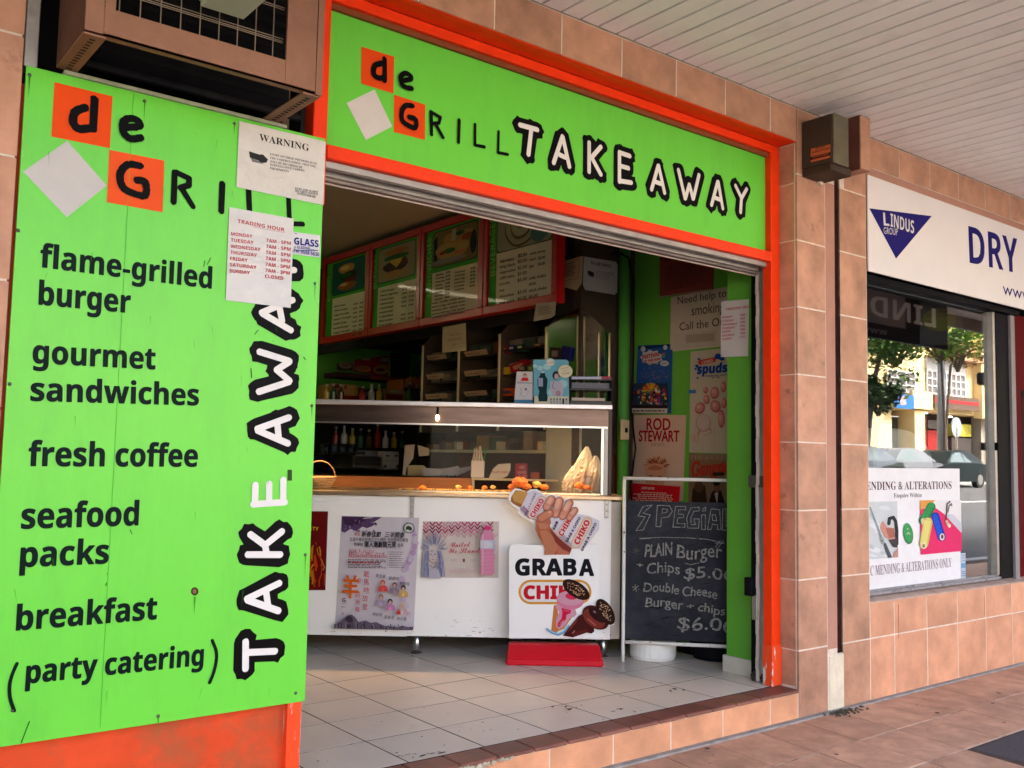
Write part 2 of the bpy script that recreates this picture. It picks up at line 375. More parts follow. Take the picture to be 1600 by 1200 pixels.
# ground: footpath of pavers over a bed, kerb, road rising to the far side, far footpath
g = MB(); g.box(-60, 90, -60, 40, -.6, -.5); struct(g, 'ground', asph_m)
bed = struct(MB().box(-14, 60, -3.3, .29, -.25, -.0035), 'footpath', joint_m)
SK = .13
def paver_mesh():
    m = MB(); y0, y1, x0, x1 = -.1650, .1650, -.1527, .1527
    m.hexa([(x0-SK*y0*-1, y0, -.03), (x1-SK*y0*-1, y0, -.03), (x1+SK*y1, y1, -.03), (x0+SK*y1, y1, -.03), (x0+SK*y0, y0, 0), (x1+SK*y0, y0, 0), (x1+SK*y1, y1, 0), (x0+SK*y1, y1, 0)])
    return m
first = None; n = 0
rest = MB()
for r in range(9):
    yc = -.03-.168-.336*r
    for k in range(-12, 60):
        xc = 3.906+.1555+.311*k + SK*(yc+.36)
        if r >= 2 and xc > 4.20 and xc < 6.1 and r < 5 and xc-.16 > 4.14: continue
        near = (1.2 < xc < 7.6 and r < 4) and ((xc > 2.6) or r < 1)
        loc = (xc, yc, random.uniform(-.0015, .0015))
        if near:
            if first is None: first = paver_mesh().build('paver', paver_m, bed, bevel=.0012, origin=(0, 0, 0)); first.location = loc
            else: o = bpy.data.objects.new('paver', first.data); link(o, bed); o.location = loc
        elif -4 < xc < 22:
            m = paver_mesh(); rest.v += []; b = len(rest.v); rest.v += [(x+xc, y+yc, z) for x, y, z in m.v]
            rest.f += [[b+i for i in f] for f in m.f]; rest.c += m.c
for r in range(1, 4):
    yy = -.03-.336*r; MB().box(2.0, 12, yy-.0028, yy+.0030, -.012, -.0018).build('pale_joint', M('pale_joint', (.55, .42, .34), .9, noise=.3, nscale=9, dark=(.15, .09, .07), dscale=4, dthr=(.5, .6)), bed)
o = rest.build('distant_pavers', paver_m, bed); o['kind'] = 'stuff'
dk = struct(MB().box(4.2, 6.2, -1.74, -.72, -.03, -.001), 'dark_footpath_patch', M('dark_patch', (.085, .075, .082), .8, noise=.25, nscale=50, bump=.3, bscale=150), bevel=.002)
struct(MB().box(-4, 4.60, -.034, .012, -.03, .006).box(4.60, 12, -.030, .012, -.03, .005), 'mortar_strip', mortar_m, bevel=.004)
struct(MB().box(-14, 60, -3.5, -3.3, -.3, -.004), 'kerb', M('kerb_concrete', (.42, .40, .37), .85, noise=.15, nscale=4, bump=.4), bevel=.01)
def rz(y): return -.13 + (-3.5-y)*.056       # road surface height
rd = MB(); rd.hexa([(-60, -3.5, -.5), (90, -3.5, -.5), (90, -16.4, -.5), (-60, -16.4, -.5), (-60, -3.5, rz(-3.5)), (90, -3.5, rz(-3.5)), (90, -16.4, rz(-16.4)), (-60, -16.4, rz(-16.4))])
struct(rd, 'road', M('road_asphalt', (.07, .07, .072), .85, noise=.15, nscale=3, bump=.4, bscale=80))
ln = MB()
for yy in (-10.6,): ln.poly([(-60, yy, rz(yy)+.004), (90, yy, rz(yy)+.004), (90, yy-.16, rz(yy-.16)+.004), (-60, yy-.16, rz(yy-.16)+.004)])
struct(ln, 'road_marking', M('road_paint', (.75, .74, .70), .6, noise=.1, nscale=6))
zf = rz(-16.4)+.14
struct(MB().box(-60, 90, -20.5, -16.4, -.3, zf), 'far_footpath', M('far_concrete', (.34, .32, .29), .85, noise=.12, nscale=2), bevel=.01)

# awning: boards over the footpath with a fascia at the street edge
aw = thing('awning', (6, -1.6, 3.0), 'pale slatted street awning over the footpath in front of the shops', 'awning')
AE = -2.5
MB().box(-6, 40, AE, 0.3, 3.006, 3.12).build('roof_sheet', gap_m, aw)
MB().box(-6, 40, AE-.06, AE, 2.86, 3.5).build('fascia', M('fascia_paint', (.30, .27, .24), .6, noise=.1), aw, bevel=.004)
slat = None
for k in range(-22, 128):
    x = 3.128 + .1018*k
    if slat is None:
        mb = MB().box(-.0458, .0458, AE+.01, -.004, 0, .012); slat = mb.build('soffit_slat', soffit_m, aw, bevel=.0025, origin=(0, 0, 0)); o = slat
    else: o = bpy.data.objects.new('soffit_slat', slat.data); link(o, aw)
    o.location = (x+.05, 0, 2.992+random.uniform(-.0008, .0012))
MB().box(-6, 40, -.006, .012, 2.991, 3.004).build('edge_bead', M('bead', (.35, .32, .25), .6, noise=.3), aw)

# walls
uw = struct(MB().box(-14, 60, .02, 8, 3.125, 8.2).box(-14, 60, 5.46, 5.7, -.1, 3.12).box(-14, -3.0, .012, .3, -.05, 3.12).box(12, 60, .32, 8, -.1, 3.12), 'upper_wall', M('upper_brick', (.35, .20, .14), .8, noise=.15))
# left tiled pier
lp = thing('tiled_wall', (.1, 0, 0), 'terracotta tiled pier at the far left beside the green menu panel', 'wall')
MB().box(-3, .492, .0008, .3, -.05, 2.99).build('backing', grout_m, lp)
tiles(lp, F0, [.500-TP*k for k in range(8, -1, -1)], ZJ, dtile_m)
# header of tiles above the green sign
hd = thing('tiled_header', (2.7, 0, 2.82), 'single row of terracotta tiles between the green fascia sign and the awning', 'wall')
MB().box(1.30, 3.975, .0012, .12, 2.822, 2.99).build('backing', grout_m, hd)
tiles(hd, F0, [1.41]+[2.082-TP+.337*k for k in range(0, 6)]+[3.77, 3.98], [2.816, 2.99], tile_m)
MB().box(1.30, 3.975, .0005, .0125, 2.8135, 2.8165).build('edge_strip', orange_m, hd)
MB().box(.50, 1.41, .10, .14, 2.80, 2.99).build('backing', dark_m, hd)
# step
st = thing('front_step', (2.5, .05, 0), 'tiled step with dark red nosing in the take away doorway', 'step')
MB().box(.9, 3.979, .0008, .11, -.05, .128).build('backing', grout_m, st)
tiles(st, F0, [1.411, 1.746, 2.083, 2.418, 2.751, 3.087, 3.424, 3.761, 3.977], [-.05, .124], M('terracotta_bright', (.62, .30, .165), .45, spec=.25, noise=.30, nscale=5, bump=.12, bscale=25, rnd=.06), gap=.005)
xs = [1.16]
while xs[-1] < 3.7: xs.append(xs[-1]+.168)
xs[-1] = 3.976
for i in range(len(xs)-1):
    a, b = xs[i]+.002, xs[i+1]-.002
    mb = MB(); mb.hexa([(a, -.010, .1245), (b, -.010, .1245), (b, .108, .1245), (a, .108, .1245), (a, -.006, .139), (b, -.006, .139), (b, .108, .1405), (a, .108, .1405)])
    o = mb.build('nosing_tile', nose_m, st, bevel=.004)
mb = MB()
for k in range(34): t = random.random(); mb.blob((2.0+.24*t*t+random.uniform(-.02, .02), -.009+random.uniform(-.003, .002), .124-random.uniform(0, .035)*(1-t)*random.random()), random.uniform(.004, .013), .004, random.uniform(.004, .009), 6, 4, .4)
mb.build('chipped_mortar', M('old_mortar', (.42, .38, .29), .95, noise=.35, nscale=40, bump=.6), st)
# shop floor
fl = struct(MB().box(.45, 6.4, .11, 5.4, -.05, .1393), 'shop_floor', fgrout_m)
FX = [.877, 1.206, 1.535, 1.864, 2.193, 2.524, 2.852, 3.182, 3.511, 3.84, 4.17]
FY = [.112, .417, .722, 1.028, 1.333, 1.638, 1.944, 2.25, 2.555, 2.86]
H0 = HP(.1305)
tiles(fl, H0, FX, FY, floor_m, name='floor_tile', gap=.0070, th=.0095, bevel=0, jit=.0002)
MB().box(.46, 6.3, 2.87, 5.39, .132, .1402).build('dark_floor_sheet', M('vinyl', (.15, .13, .12), .6, noise=.2), fl)
# scuffs on the floor
sc = MB()
for (X, Y, n_) in ((1.93, .16, 9), (2.83, .36, 12), (3.0, .2, 5), (3.5, .3, 4)):
    for k in range(n_):
        x = X+random.gauss(0, .05); y = Y+random.gauss(0, .03); a = random.uniform(-.4, 1.2); r = random.uniform(.006, .022)
        pts = []
        for q_ in range(7): t = q_*math.pi*2/7; pts.append((x+r*math.cos(t)*math.cos(a)-.3*r*math.sin(t)*math.sin(a)*random.uniform(.5, 1.4), y+r*math.cos(t)*math.sin(a)+.3*r*math.sin(t)*math.cos(a), .1412+.00002*k))
        sc.poly(pts)
o = sc.build('floor_scuffs', M('scuff', (.05, .045, .04), .8), fl); o['kind'] = 'stuff'

# tiled pilaster right of the doorway
PX0 = 3.98
pil = thing('tiled_pilaster', (4.13, .1, 0), 'terracotta tiled pilaster between the orange door frame and the drain slot', 'pilaster')
MB().box(PX0+.0035, 4.304, .0008, .145, -.05, 2.99).box(4.02, 4.304, .145, .21, -.05, 2.99).build('backing', grout_m, pil)
ZP = [-.05, .318, .653, .986, 1.318, 1.651, 1.985, 2.32, 2.655, 2.99]
tiles(pil, F0, [PX0, 4.222], ZP, dtile_m, gap=.006)
rv = WP(PX0+.0125); tiles(pil, rv, [-.112, -.0135], ZP[1:8]+[2.61, 2.812], dtile_m, gap=.006)
tiles(pil, rv, [-.112, -.0135], [.145, .318], dtile_m, gap=.006)
MB().box(4.222, 4.304, .0005, .0125, .30, 2.66).build('painted_strip', render_m, pil)
MB().box(4.225, 4.36, -.004, .02, -.01, .272).build('plaster_patch', plaster_m, pil, bevel=.008)
MB().box(4.3045, 4.3488, .007, .1, .2, 2.70).build('drain_slot', M('slot_dark', (.03, .010, .008), .8, spec=.02, noise=.5, nscale=20), pil)
mb = MB()
for k in range(70): mb.blob((4.30+random.gauss(0, .075), -.028-abs(random.gauss(0, .035)), .002), random.uniform(.004, .014), random.uniform(.004, .012), random.uniform(.003, .010), 5, 3, .4)
o = mb.build('dirt_pile', M('dirt', (.09, .075, .055), .95, noise=.5, nscale=60), bed); o['kind'] = 'stuff'
# projecting nib above
nib = thing('tiled_bulkhead', (4.34, -.08, 2.7), 'small tiled bulkhead jutting from the wall under the awning beside the alarm box', 'bulkhead')
MB().box(4.302, 4.39, -.157, .012, 2.712, 2.99).build('front_tile', tile_m, nib, bevel=.003)
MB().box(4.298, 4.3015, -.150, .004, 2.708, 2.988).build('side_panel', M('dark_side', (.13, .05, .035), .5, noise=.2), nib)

# second pier, stall and header round the dry cleaner's window
tw = thing('tiled_wall', (5.2, 0, 0), 'terracotta tiled pier, stall and header framing the dry cleaner window', 'wall')
MB().box(4.352, 4.600, .0008, .45, -.05, 2.99).box(4.6005, 14, .0010, .30, -.05, .49).box(4.6005, 14, .0010, .30, 2.822, 2.99).build('backing', grout_m, tw)
tiles(tw, F0, [4.349, 4.600], [-.05, .316, .651, .986, 1.318, 1.651, 1.985, 2.32, 2.655], tile_m, gap=.006)
tiles(tw, F0, [4.392, 4.606], [2.655, 2.99], tile_m, gap=.006)
SX = [4.600, 4.835, 5.172, 5.512, 5.852, 6.192, 6.532, 6.872, 7.212, 7.55, 7.89, 8.23, 8.57]
tiles(tw, F0, SX, [-.05, .316, .4985], M('terracotta_lit_low', (.57, .28, .165), .42, spec=.25, noise=.30, nscale=5, bump=.12, bscale=25, rnd=.06), gap=.006)  # same terracotta made lighter: the stronger light low down is put into its colour
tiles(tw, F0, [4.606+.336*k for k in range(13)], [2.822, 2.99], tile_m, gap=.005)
MB().box(4.60, 9.0, -.001, .013, 2.776, 2.8195).build('lintel_strip', render_m, tw)
MB().hexa([(4.60, .001, .488), (9, .001, .488), (9, .115, .488), (4.60, .115, .488), (4.60, .001, .502), (9, .001, .502), (9, .115, .518), (4.60, .115, .518)]).build('sill', M('sill_cement', (.47, .33, .26), .8, noise=.25, nscale=12, bump=.4), tw, bevel=.003)
mb = MB()
for x, z, l in ((4.87, .49, .2), (5.83, .47, .14)):
    mb.poly([(x, -.0006, z-.02), (x+.006, -.0006, z-.02), (x+.005, -.0006, z-l), (x+.002, -.0006, z-l)])
mb.build('rust_run', M('rust', (.20, .05, .03), .8), tw)

# ================================================================== shop interior shell
shell = struct(MB().box(.36, .45, .14, 5.4, .1, 2.95), 'left_inner_wall', wallg_m)
struct(MB().box(.45, 6.4, 5.35, 5.45, .1, 2.95), 'back_wall', wallg_m)
struct(MB().box(.36, 6.4, .16, 5.45, 2.93, 3.0), 'shop_ceiling', ceil_m)
struct(MB().box(4.402, 4.5, .454, 1.53, .1, 2.93), 'poster_wall', wallg_m)
struct(MB().box(4.004, 4.60, .20, .454, .13, 2.93), 'green_jamb_wall', wallg_m, bevel=.002)
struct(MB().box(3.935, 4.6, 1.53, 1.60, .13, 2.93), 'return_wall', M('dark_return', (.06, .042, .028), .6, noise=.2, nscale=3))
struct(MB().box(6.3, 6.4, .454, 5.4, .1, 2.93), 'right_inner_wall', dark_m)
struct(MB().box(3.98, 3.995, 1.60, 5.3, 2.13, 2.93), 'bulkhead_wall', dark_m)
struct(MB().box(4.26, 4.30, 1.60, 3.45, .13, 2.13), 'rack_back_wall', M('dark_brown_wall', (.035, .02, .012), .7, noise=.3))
sk_ = thing('skirting', (3.995, .36, .14), 'cream skirting tile at the foot of the green doorway jamb', 'skirting')
MB().box(3.992, 4.004, .202, .470, .136, .222).build('skirting_tile', M('skirt', (.50, .47, .40), .5, noise=.12, nscale=9), sk_, bevel=.002)
MB().box(4.004, 4.39, .456, .470, .136, .222).build('skirting_tile', MATS['skirt'], sk_, bevel=.002)

# ================================================================== FASCIA SIGN, DOOR FRAME
fr = thing('door_frame', (2.7, .12, 2.2), 'orange painted timber frame around the doorway and the long green fascia sign', 'door frame')
MB().box(1.405, 3.975, .10, .165, 2.772, 2.8115).build('top_beam', orange_m, fr, bevel=.003)
MB().box(1.405, 3.95, .118, .165, 2.752, 2.7715).build('top_bead', M('bead_brown', (.22, .06, .02), .5), fr)
MB().box(1.405, 3.975, .013, .0995, 2.8120, 2.8155).build('soffit_board', orange_m, fr)
MB().box(3.907, 3.975, .098, .150, .142, 2.7718).build('post', orange_m, fr, bevel=.003)
MB().box(3.903, 3.978, .093, .152, .1415, .335).build('post_base', peel_m, fr, bevel=.003)
MB().box(1.405, 1.458, .100, .165, 2.05, 2.7718).build('post', orange_m, fr, bevel=.003)
MB().box(1.4585, 3.9065, .097, .165, 2.214, 2.263).build('bottom_beam', orange_m, fr, bevel=.003)
tr = thing('door_track', (2.7, .2, 2.2), 'dull aluminium sliding door track across the top and side of the doorway', 'door track')
MB().box(1.405, 3.906, .125, .150, 2.190, 2.2135).box(1.405, 3.906, .175, .19, 2.176, 2.2135).box(1.405, 3.906, .150, .175, 2.2, 2.2135).build('top_track', alu_m, tr, bevel=.001)
MB().box(1.405, 3.93, .191, .215, 2.165, 2.235).build('dirty_rail', M('dirty_rail', (.20, .165, .15), .6, metal=.3, noise=.5, nscale=14, stretch=(.3, 1, 1)), tr, bevel=.002)
MB().box(1.405, 3.93, .216, .224, 2.160, 2.172).build('edge_rail', M('rail_edge', (.5, .42, .36), .5), tr)
MB().box(3.930, 3.99, .1525, .190, .15, 2.2).build('side_channel', alu_m, tr, bevel=.002)
mb = MB()
for k in range(36):
    z0 = .145+k*.0565; o_ = .0035*math.sin(k*1.7)+.002*math.sin(k*.6); mb.box(3.926+o_*.5, 3.95, .1915+o_, .2085+o_, z0, z0+.0565)
mb.build('warped_strip', M('warped_strip', (.50, .45, .40), .6, noise=.2, nscale=8), tr)
MB().box(3.940, 4.004, .212, .249, .142, 2.17).build('black_strip', black_m, tr, bevel=.002)
MB().box(3.928, 3.96, .153, .26, 1.09, 1.15).build('lock_keeper', M('keeper', (.12, .11, .10), .4, metal=.6), tr, bevel=.004)
MB().box(3.90, 3.936, .215, .262, .555, .645).build('lock_box', black_m, tr, bevel=.004)
MB().box(3.92, 3.94, .2, .23, .44, .56).build('lock_bar', alu_m, tr, bevel=.002)
MB().box(1.39, 3.93, .165, .26, 2.24, 2.93).build('lintel_board', dark_m, tr)
mb = MB()
for k in range(14): mb.blob((3.935+random.uniform(0, .05), .125+random.uniform(0, .13), .15+random.uniform(0, .03)), .016, .016, .02, 6, 4, .4)
mb.build('grime', M('grime', (.04, .035, .03), .95, noise=.5, nscale=30), tr)

fs = thing('fascia_sign', (2.7, .135, 2.5), 'long lime green TAKE AWAY sign above the open doorway', 'sign')
MB().box(1.44, 3.955, .1352, .150, 2.266, 2.7715).build('sign_panel', green_m, fs)
PS = FP(.135)
BLK, WHT, ORG, DGR = (.012, .012, .016), (.72, .70, .68), (.82, .17, .04), (.012, .035, .035)
z4 = zm(500, 0, 4); z5 = zm(850, 100, 3.751)
a = Art(PS, z4, .0012)
a.poly([(258, 292), (463, 355), (458, 585), (255, 522)], ORG).build('orange_square', PAINT, fs)
a = Art(PS, z4, .0012); a.poly([(462, 592), (657, 655), (655, 875), (460, 825)], ORG).build('orange_square', PAINT, fs)
a = Art(PS, z4, .0012); a.poly([(340, 560), (450, 790), (285, 875), (165, 645)], WHT).build('white_square', PAINT, fs)
def smooth(p):
    if len(p) < 5: return p
    o = []
    for i in range(len(p)-1):
        a, b, c, d = p[max(i-1, 0)], p[i], p[i+1], p[min(i+2, len(p)-1)]
        for k in range(4):
            t = k/4; o.append(tuple(.5*((2*b[j])+(c[j]-a[j])*t+(2*a[j]-5*b[j]+4*c[j]-d[j])*t*t+(3*b[j]-a[j]-3*c[j]+d[j])*t**3) for j in (0, 1)))
    return o+[p[-1]]
def hand(name, z, plane, strokes, wd, parent, col=BLK, h=.004, jit=.12):
    a = Art(plane, z, h)
    for s_ in strokes: a.stroke(smooth(s_), wd, col, jit=jit)
    return a.build(name, PAINT, parent)
w1 = .020
hand('letter', z4, PS, [[(400, 372), (400, 505)], [(388, 398), (345, 408), (330, 440), (335, 472), (362, 490), (395, 488)]], w1, fs)
hand('letter', z4, PS, [[(508, 506), (560, 498), (562, 478), (530, 460), (500, 482), (508, 530), (535, 550), (567, 556)]], w1*.95, fs)
hand('letter', z4, PS, [[(575, 664), (532, 662), (507, 700), (510, 755), (545, 785), (590, 800), (592, 750), (552, 735)]], w1*.95, fs)
hand('letter', z4, PS, [[(692, 700), (694, 842)], [(700, 706), (748, 735), (740, 770), (705, 774)], [(718, 775), (765, 860)]], w1*.72, fs)
hand('letter', z4, PS, [[(866, 752), (863, 890)]], w1*.72, fs)
hand('letter', z4, PS, [[(966, 780), (965, 908), (1024, 920)]], w1*.66, fs)
hand('letter', z4, PS, [[(1113, 824), (1110, 955), (1170, 967)]], w1*.62, fs)
def outlined(z, plane, strokes, wd, parent, bw, outline=True, h=.0012):
    if outline:
        o = hand('letter', z, plane, strokes, bw, parent, h=h, jit=.16)
        a = Art(plane, z, h+.0016)
    else: o = None; a = Art(plane, z, h+.0016)
    for s_ in strokes: a.stroke(s_, wd, (.80, .78, .76), jit=.05)
    return a.build('letter_face' if outline else 'letter', PAINT, o if outline else parent)
big = [(z4, [[(1248, 782), (1355, 812)], [(1318, 805), (1300, 965)]]),
       (z4, [[(1512, 855), (1458, 1018)], [(1514, 857), (1556, 1042)], [(1495, 968), (1530, 985)]]),
       (z5, [[(262, 462), (262, 632)], [(330, 487), (276, 548), (330, 648)]]),
       (z5, [[(440, 518), (440, 690)], [(442, 520), (500, 540)], [(445, 598), (492, 612)], [(445, 686), (508, 696)]]),
       (z5, [[(666, 598), (628, 735)], [(669, 598), (704, 755)], [(652, 692), (685, 704)]]),
       (z5, [[(785, 622), (824, 788)], [(826, 788), (848, 708)], [(849, 708), (870, 790)], [(873, 788), (905, 652)]]),
       (z5, [[(1015, 692), (979, 826)], [(1018, 692), (1045, 846)], [(1004, 786), (1030, 796)]]),
       (z5, [[(1120, 714), (1154, 785)], [(1185, 734), (1154, 788), (1149, 868)]])]
for i, (z_, s_) in enumerate(big): outlined(z_, PS, s_, .0205, fs, .074)
mb = MB()
for k in range(7): mb.blob(PS.at(560+k*100, 120+k*34+random.uniform(-10, 10), .001), .002, .001, .002, 6, 3)

# ================================================================== LEFT MENU PANEL
lf = struct(MB().box(.47, 1.345, .030, .045, -.02, 2.20), 'shopfront_board', worn_m)
pp = thing('orange_post', (1.37, .03, 0), 'peeling orange post at the left side of the doorway under the green menu panel', 'post')
MB().box(1.345, 1.392, .004, .10, -.02, 2.236).build('post_face', peel_m, pp, bevel=.0015)
MB().box(1.3921, 1.400, .020, .16, .1, 2.2).build('post_edge', M('post_edge', (.60, .56, .52), .6, noise=.2), pp)
mp_ = thing('menu_sign', (.95, 0, .44), 'tall lime green panel with the painted take away menu left of the doorway', 'sign')
MB().box(.506, 1.399, -.004, .0035, .437, 2.240).build('panel_board', green_m, mp_, bevel=.0008)
PM = FP(-.004)
MB().box(.60, 1.26, -.012, .03, 2.2405, 2.252).build('top_flashing', green_edge_m, mp_, bevel=.001)
z1 = zm(0, 0, 3); z2 = zm(0, 340, 2.7273); z3 = zm(0, 760, 2.7273)
for c, col, nm in (([(255, 385), (527, 452), (515, 695), (240, 640)], ORG, 'orange_square'), ([(512, 702), (770, 753), (762, 995), (500, 948)], (.84, .20, .07), 'orange_square'), ([(315, 660), (500, 870), (312, 1018), (108, 805)], (.64, .63, .62), 'white_square')):
    Art(PM, z1, .0008).poly(c, col).build(nm, PAINT, mp_)
w2 = .0225
hand('letter', z1, PM, [[(441, 466), (436, 605)], [(398, 506), (352, 525), (342, 575), (370, 605), (430, 600)]], w2, mp_, h=.002)
hand('letter', z1, PM, [[(580, 598), (652, 594), (645, 568), (610, 556), (575, 575), (578, 625), (612, 652), (658, 648)]], w2*.92, mp_, h=.002)
hand('letter', z1, PM, [[(657, 778), (600, 772), (563, 812), (572, 875), (610, 902), (676, 918), (680, 858), (640, 845)]], w2*.92, mp_, h=.002)
hand('letter', z1, PM, [[(818, 808), (813, 948)], [(828, 810), (885, 838), (884, 870), (845, 880)], [(852, 885), (903, 968)]], w2*.78, mp_, h=.002)
hand('letter', z1, PM, [[(1041, 862), (1036, 990)]], w2*.8, mp_, h=.002)
hand('letter', z1, PM, [[(1163, 850), (1170, 1010), (1215, 1020)]], w2*.8, mp_, h=.002)
hand('letter', z1, PM, [[(1350, 900), (1356, 1048), (1418, 1052)]], w2*.72, mp_, h=.002)
INK = (.016, .045, .042)
for t, L, R, hh in (('flame-grilled', (62.3, 417), (330, 451), 36), ('burger', (60.5, 475.7), (203, 489), 36.5), ('gourmet', (51, 567), (242, 577), 36), ('sandwiches', (47.7, 626), (310, 633.4), 36),
                    ('fresh coffee', (44, 728), (308, 729), 38), ('seafood', (33, 826), (215.6, 820.5), 39.5), ('packs', (31, 886), (168.7, 880), 39), ('breakfast', (25, 985), (244, 967), 38.5), ('party catering', (40, 1068), (317, 1038.5), 35)):
    Art(PM, None, .0008).text(t, 'b', L, R, hh, INK, fat=.0012).build('lettering', PAINT, mp_)
hand('bracket', z3, PM, [[(72, 755), (52, 800), (40, 850), (43, 905), (60, 955)]], .009, mp_, col=INK, h=.001, jit=.02)
hand('bracket', z3, PM, [[(904, 657), (920, 700), (921, 740), (910, 790), (892, 835)]], .010, mp_, col=INK, h=.001, jit=.02)
bigv = [(z3, [[(1045, 662), (1045, 776)], [(1048, 708), (1170, 702)]], 1),
        (z3, [[(1052, 478), (1188, 412)], [(1054, 484), (1185, 530)], [(1133, 450), (1140, 506)]], 1),
        (z3, [[(1055, 290), (1193, 290)], [(1066, 205), (1128, 250), (1200, 192)], [(1128, 250), (1135, 285)]], 1),
        (z2, [[(1078, 1222), (1212, 1212)], [(1085, 1216), (1087, 1140)], [(1145, 1216), (1146, 1135)], [(1205, 1212), (1206, 1118)]], 0),
        (z2, [[(1096, 900), (1230, 852)], [(1098, 908), (1225, 962)], [(1180, 872), (1186, 930)]], 1),
        (z2, [[(1105, 572), (1232, 612)], [(1232, 614), (1178, 648)], [(1178, 650), (1232, 695)], [(1230, 700), (1102, 742)]], 1),
        (z2, [[(1115, 405), (1245, 352)], [(1118, 410), (1238, 480)], [(1190, 385), (1200, 440)]], 1),
        (z2, [[(1180, 228), (1252, 224)], [(1180, 228), (1118, 190)], [(1180, 228), (1112, 262)]], 1)]
for z_, s_, o_ in bigv: outlined(z_, PM, s_, .0205, mp_, .069, outline=bool(o_), h=.0008)
for px, py in ((46, 117), (226, 158), (366, 193), (28, 360), (492, 443), (15, 600), (487, 634), (477, 867), (247, 1119), (462, 1083), (20, 1110)):
    c = PM.at(px, py, .0005); MB().blob(c, .0055, .003, .0055, 10, 4).build('screw', screw_m, mp_, smooth=True)
a = Art(PM, None, .0006)
a.ell(304, 924, 6, 6.5, (.14, .10, .05)); a.ell(304, 924, 3, 4, (.35, .22, .15)); a.rect(449, 734, 456, 751, (.10, .16, .06))
sx = PM.uv(208, 150)[0]
a.uvpoly([(sx, .45), (sx+.0012, .45), (sx+.0012, 2.236), (sx, 2.236)], (.13, .50, .08))
for p_ in (((329, 403), (324, 413)), ((320, 408), (318, 416)), ((403, 516), (398, 522)), ((474, 558), (477, 562)), ((203, 828), (206, 834)), ((46, 1127), (33, 1160)), ((166, 911), (165, 915)), ((392, 576), (393, 590))): a.pill(list(p_), .7, (.07, .25, .05))
for px, py in ((46, 117), (226, 158), (366, 193), (492, 443), (487, 634), (477, 867), (247, 1119), (304, 930)):
    u_, v_ = PM.uv(px, py); w_ = random.uniform(.0012, .0025); a.uvpoly([(u_-w_, v_-.004), (u_+w_, v_-.004), (u_+w_*.4, v_-random.uniform(.03, .09)), (u_-w_*.2, v_-.03)], (.12, .34, .05))
for k in range(30):
    u_, v_ = random.uniform(.52, 1.38), random.uniform(.45, 2.2); a.uvpoly([(u_, v_), (u_+.0012, v_+.0004), (u_+random.uniform(-.01, .01), v_-random.uniform(.005, .05))], (.10, .38, .05))
a.build('scratches', PAINT, mp_)

# papers stuck to the menu panel
zw = zm(340, 180, 3.75)
x = sheet(PM, [(124, 36), (630, 157), (616, 528), (107, 422)], zw, 'warning_notice', 'crinkled white WARNING notice taped at the top corner of the green menu panel', 'notice', (.66, .64, .60), h=.0042, mat=GLOSS)
a = Art(PM, zw, .0046); a.text('WARNING', 'sb', (240, 150), (532, 213), 40, (.03, .03, .03)).build('lettering', PAPER, x)
a = Art(PM, zw, .0046)
for t, L, R in (('ENTRY ON THESE PREMISES IS ON', (303, 235), (580, 292)), ('THE UNDERSTANDING THAT YOU', (303, 257), (572, 309)), ('WILL BE RECORDED BY', (304, 278), (494, 314)), ('SURVEILLANCE CAMERA', (304, 297), (506, 333)), ('EQUIPMENTS', (303, 317), (413, 338)), ('CCTV AND ALARM', (450, 436), (583, 458)), ('SECURITY SYSTEM', (450, 450), (583, 472)), ('Tel 9555 5630 000', (460, 465), (570, 487))):
    a.text(t, 'sb', L, R, 12, (.08, .08, .08))
a.build('lettering', PAPER, x)
a = Art(PM, zw, .0046); a.poly([(180, 213), (240, 232), (262, 232), (292, 262), (282, 280), (255, 282), (235, 268), (185, 250)], (.06, .06, .06)); a.poly([(190, 252), (240, 272), (270, 290), (200, 275)], (.25, .25, .25)).build('camera_picture', PAPER, x)
x = sheet(PM, [(66, 540), (443, 608), (425, 1130), (45, 1085)], zw, 'trading_hours_notice', 'crumpled white TRADING HOUR sheet on the green menu panel', 'notice', (.66, .65, .64), h=.0042, mat=GLOSS)
RD = (.50, .04, .07)
a = Art(PM, zw, .0046); a.text('TRADING HOUR', 'b', (113, 632), (388, 684), 22, RD); a.pill([(205, 656), (390, 690)], .8, RD).build('lettering', PAPER, x)
a = Art(PM, zw, .0046)
for i, (d_, xe) in enumerate((('MONDAY', 200), ('TUESDAY', 207), ('WEDNESDAY', 247), ('THURSDAY', 227), ('FRIDAY', 172), ('SATURDAY', 223), ('SUNDAY', 184))):
    y = 706+36*i; x0_ = 75-1.5*i; a.text(d_, 'b', (x0_, y), (xe, y+(xe-75)*.12), 20, RD)
    t = '7AM - 5PM' if i < 5 else ('7AM - 3PM' if i == 5 else 'CLOSED'); y = 744+35*i
    a.text(t, 'b', (281-1.4*i, y), ((425-1.3*i) if i < 6 else 380, y+18 if i < 6 else y+13), 20, RD)
a.build('lettering', PAPER, x)
x = sheet(PM, [(440, 685), (597, 705), (595, 835), (437, 815)], zw, 'glazier_sticker', 'small white and blue glass and glazing sticker on the edge of the green panel', 'sticker', (.68, .68, .70), h=.0036)
BL = (.02, .03, .28); a = Art(PM, zw, .0040)
a.text('THE', 'b', (446, 697), (462, 699), 7, BL); a.text('GLASS', 'b', (445, 757), (588, 775), 40, BL, fat=.0004); a.text('& GLAZING', 'b', (445, 781), (536, 790), 16, BL); a.text('CO P/L', 'b', (540, 791), (566, 793), 6, BL)
a.rect(455, 792, 585, 796, BL); a.text('PH: 9558 5630', 'b', (441, 805), (590, 829), 22, BL).build('lettering', PAPER, x)

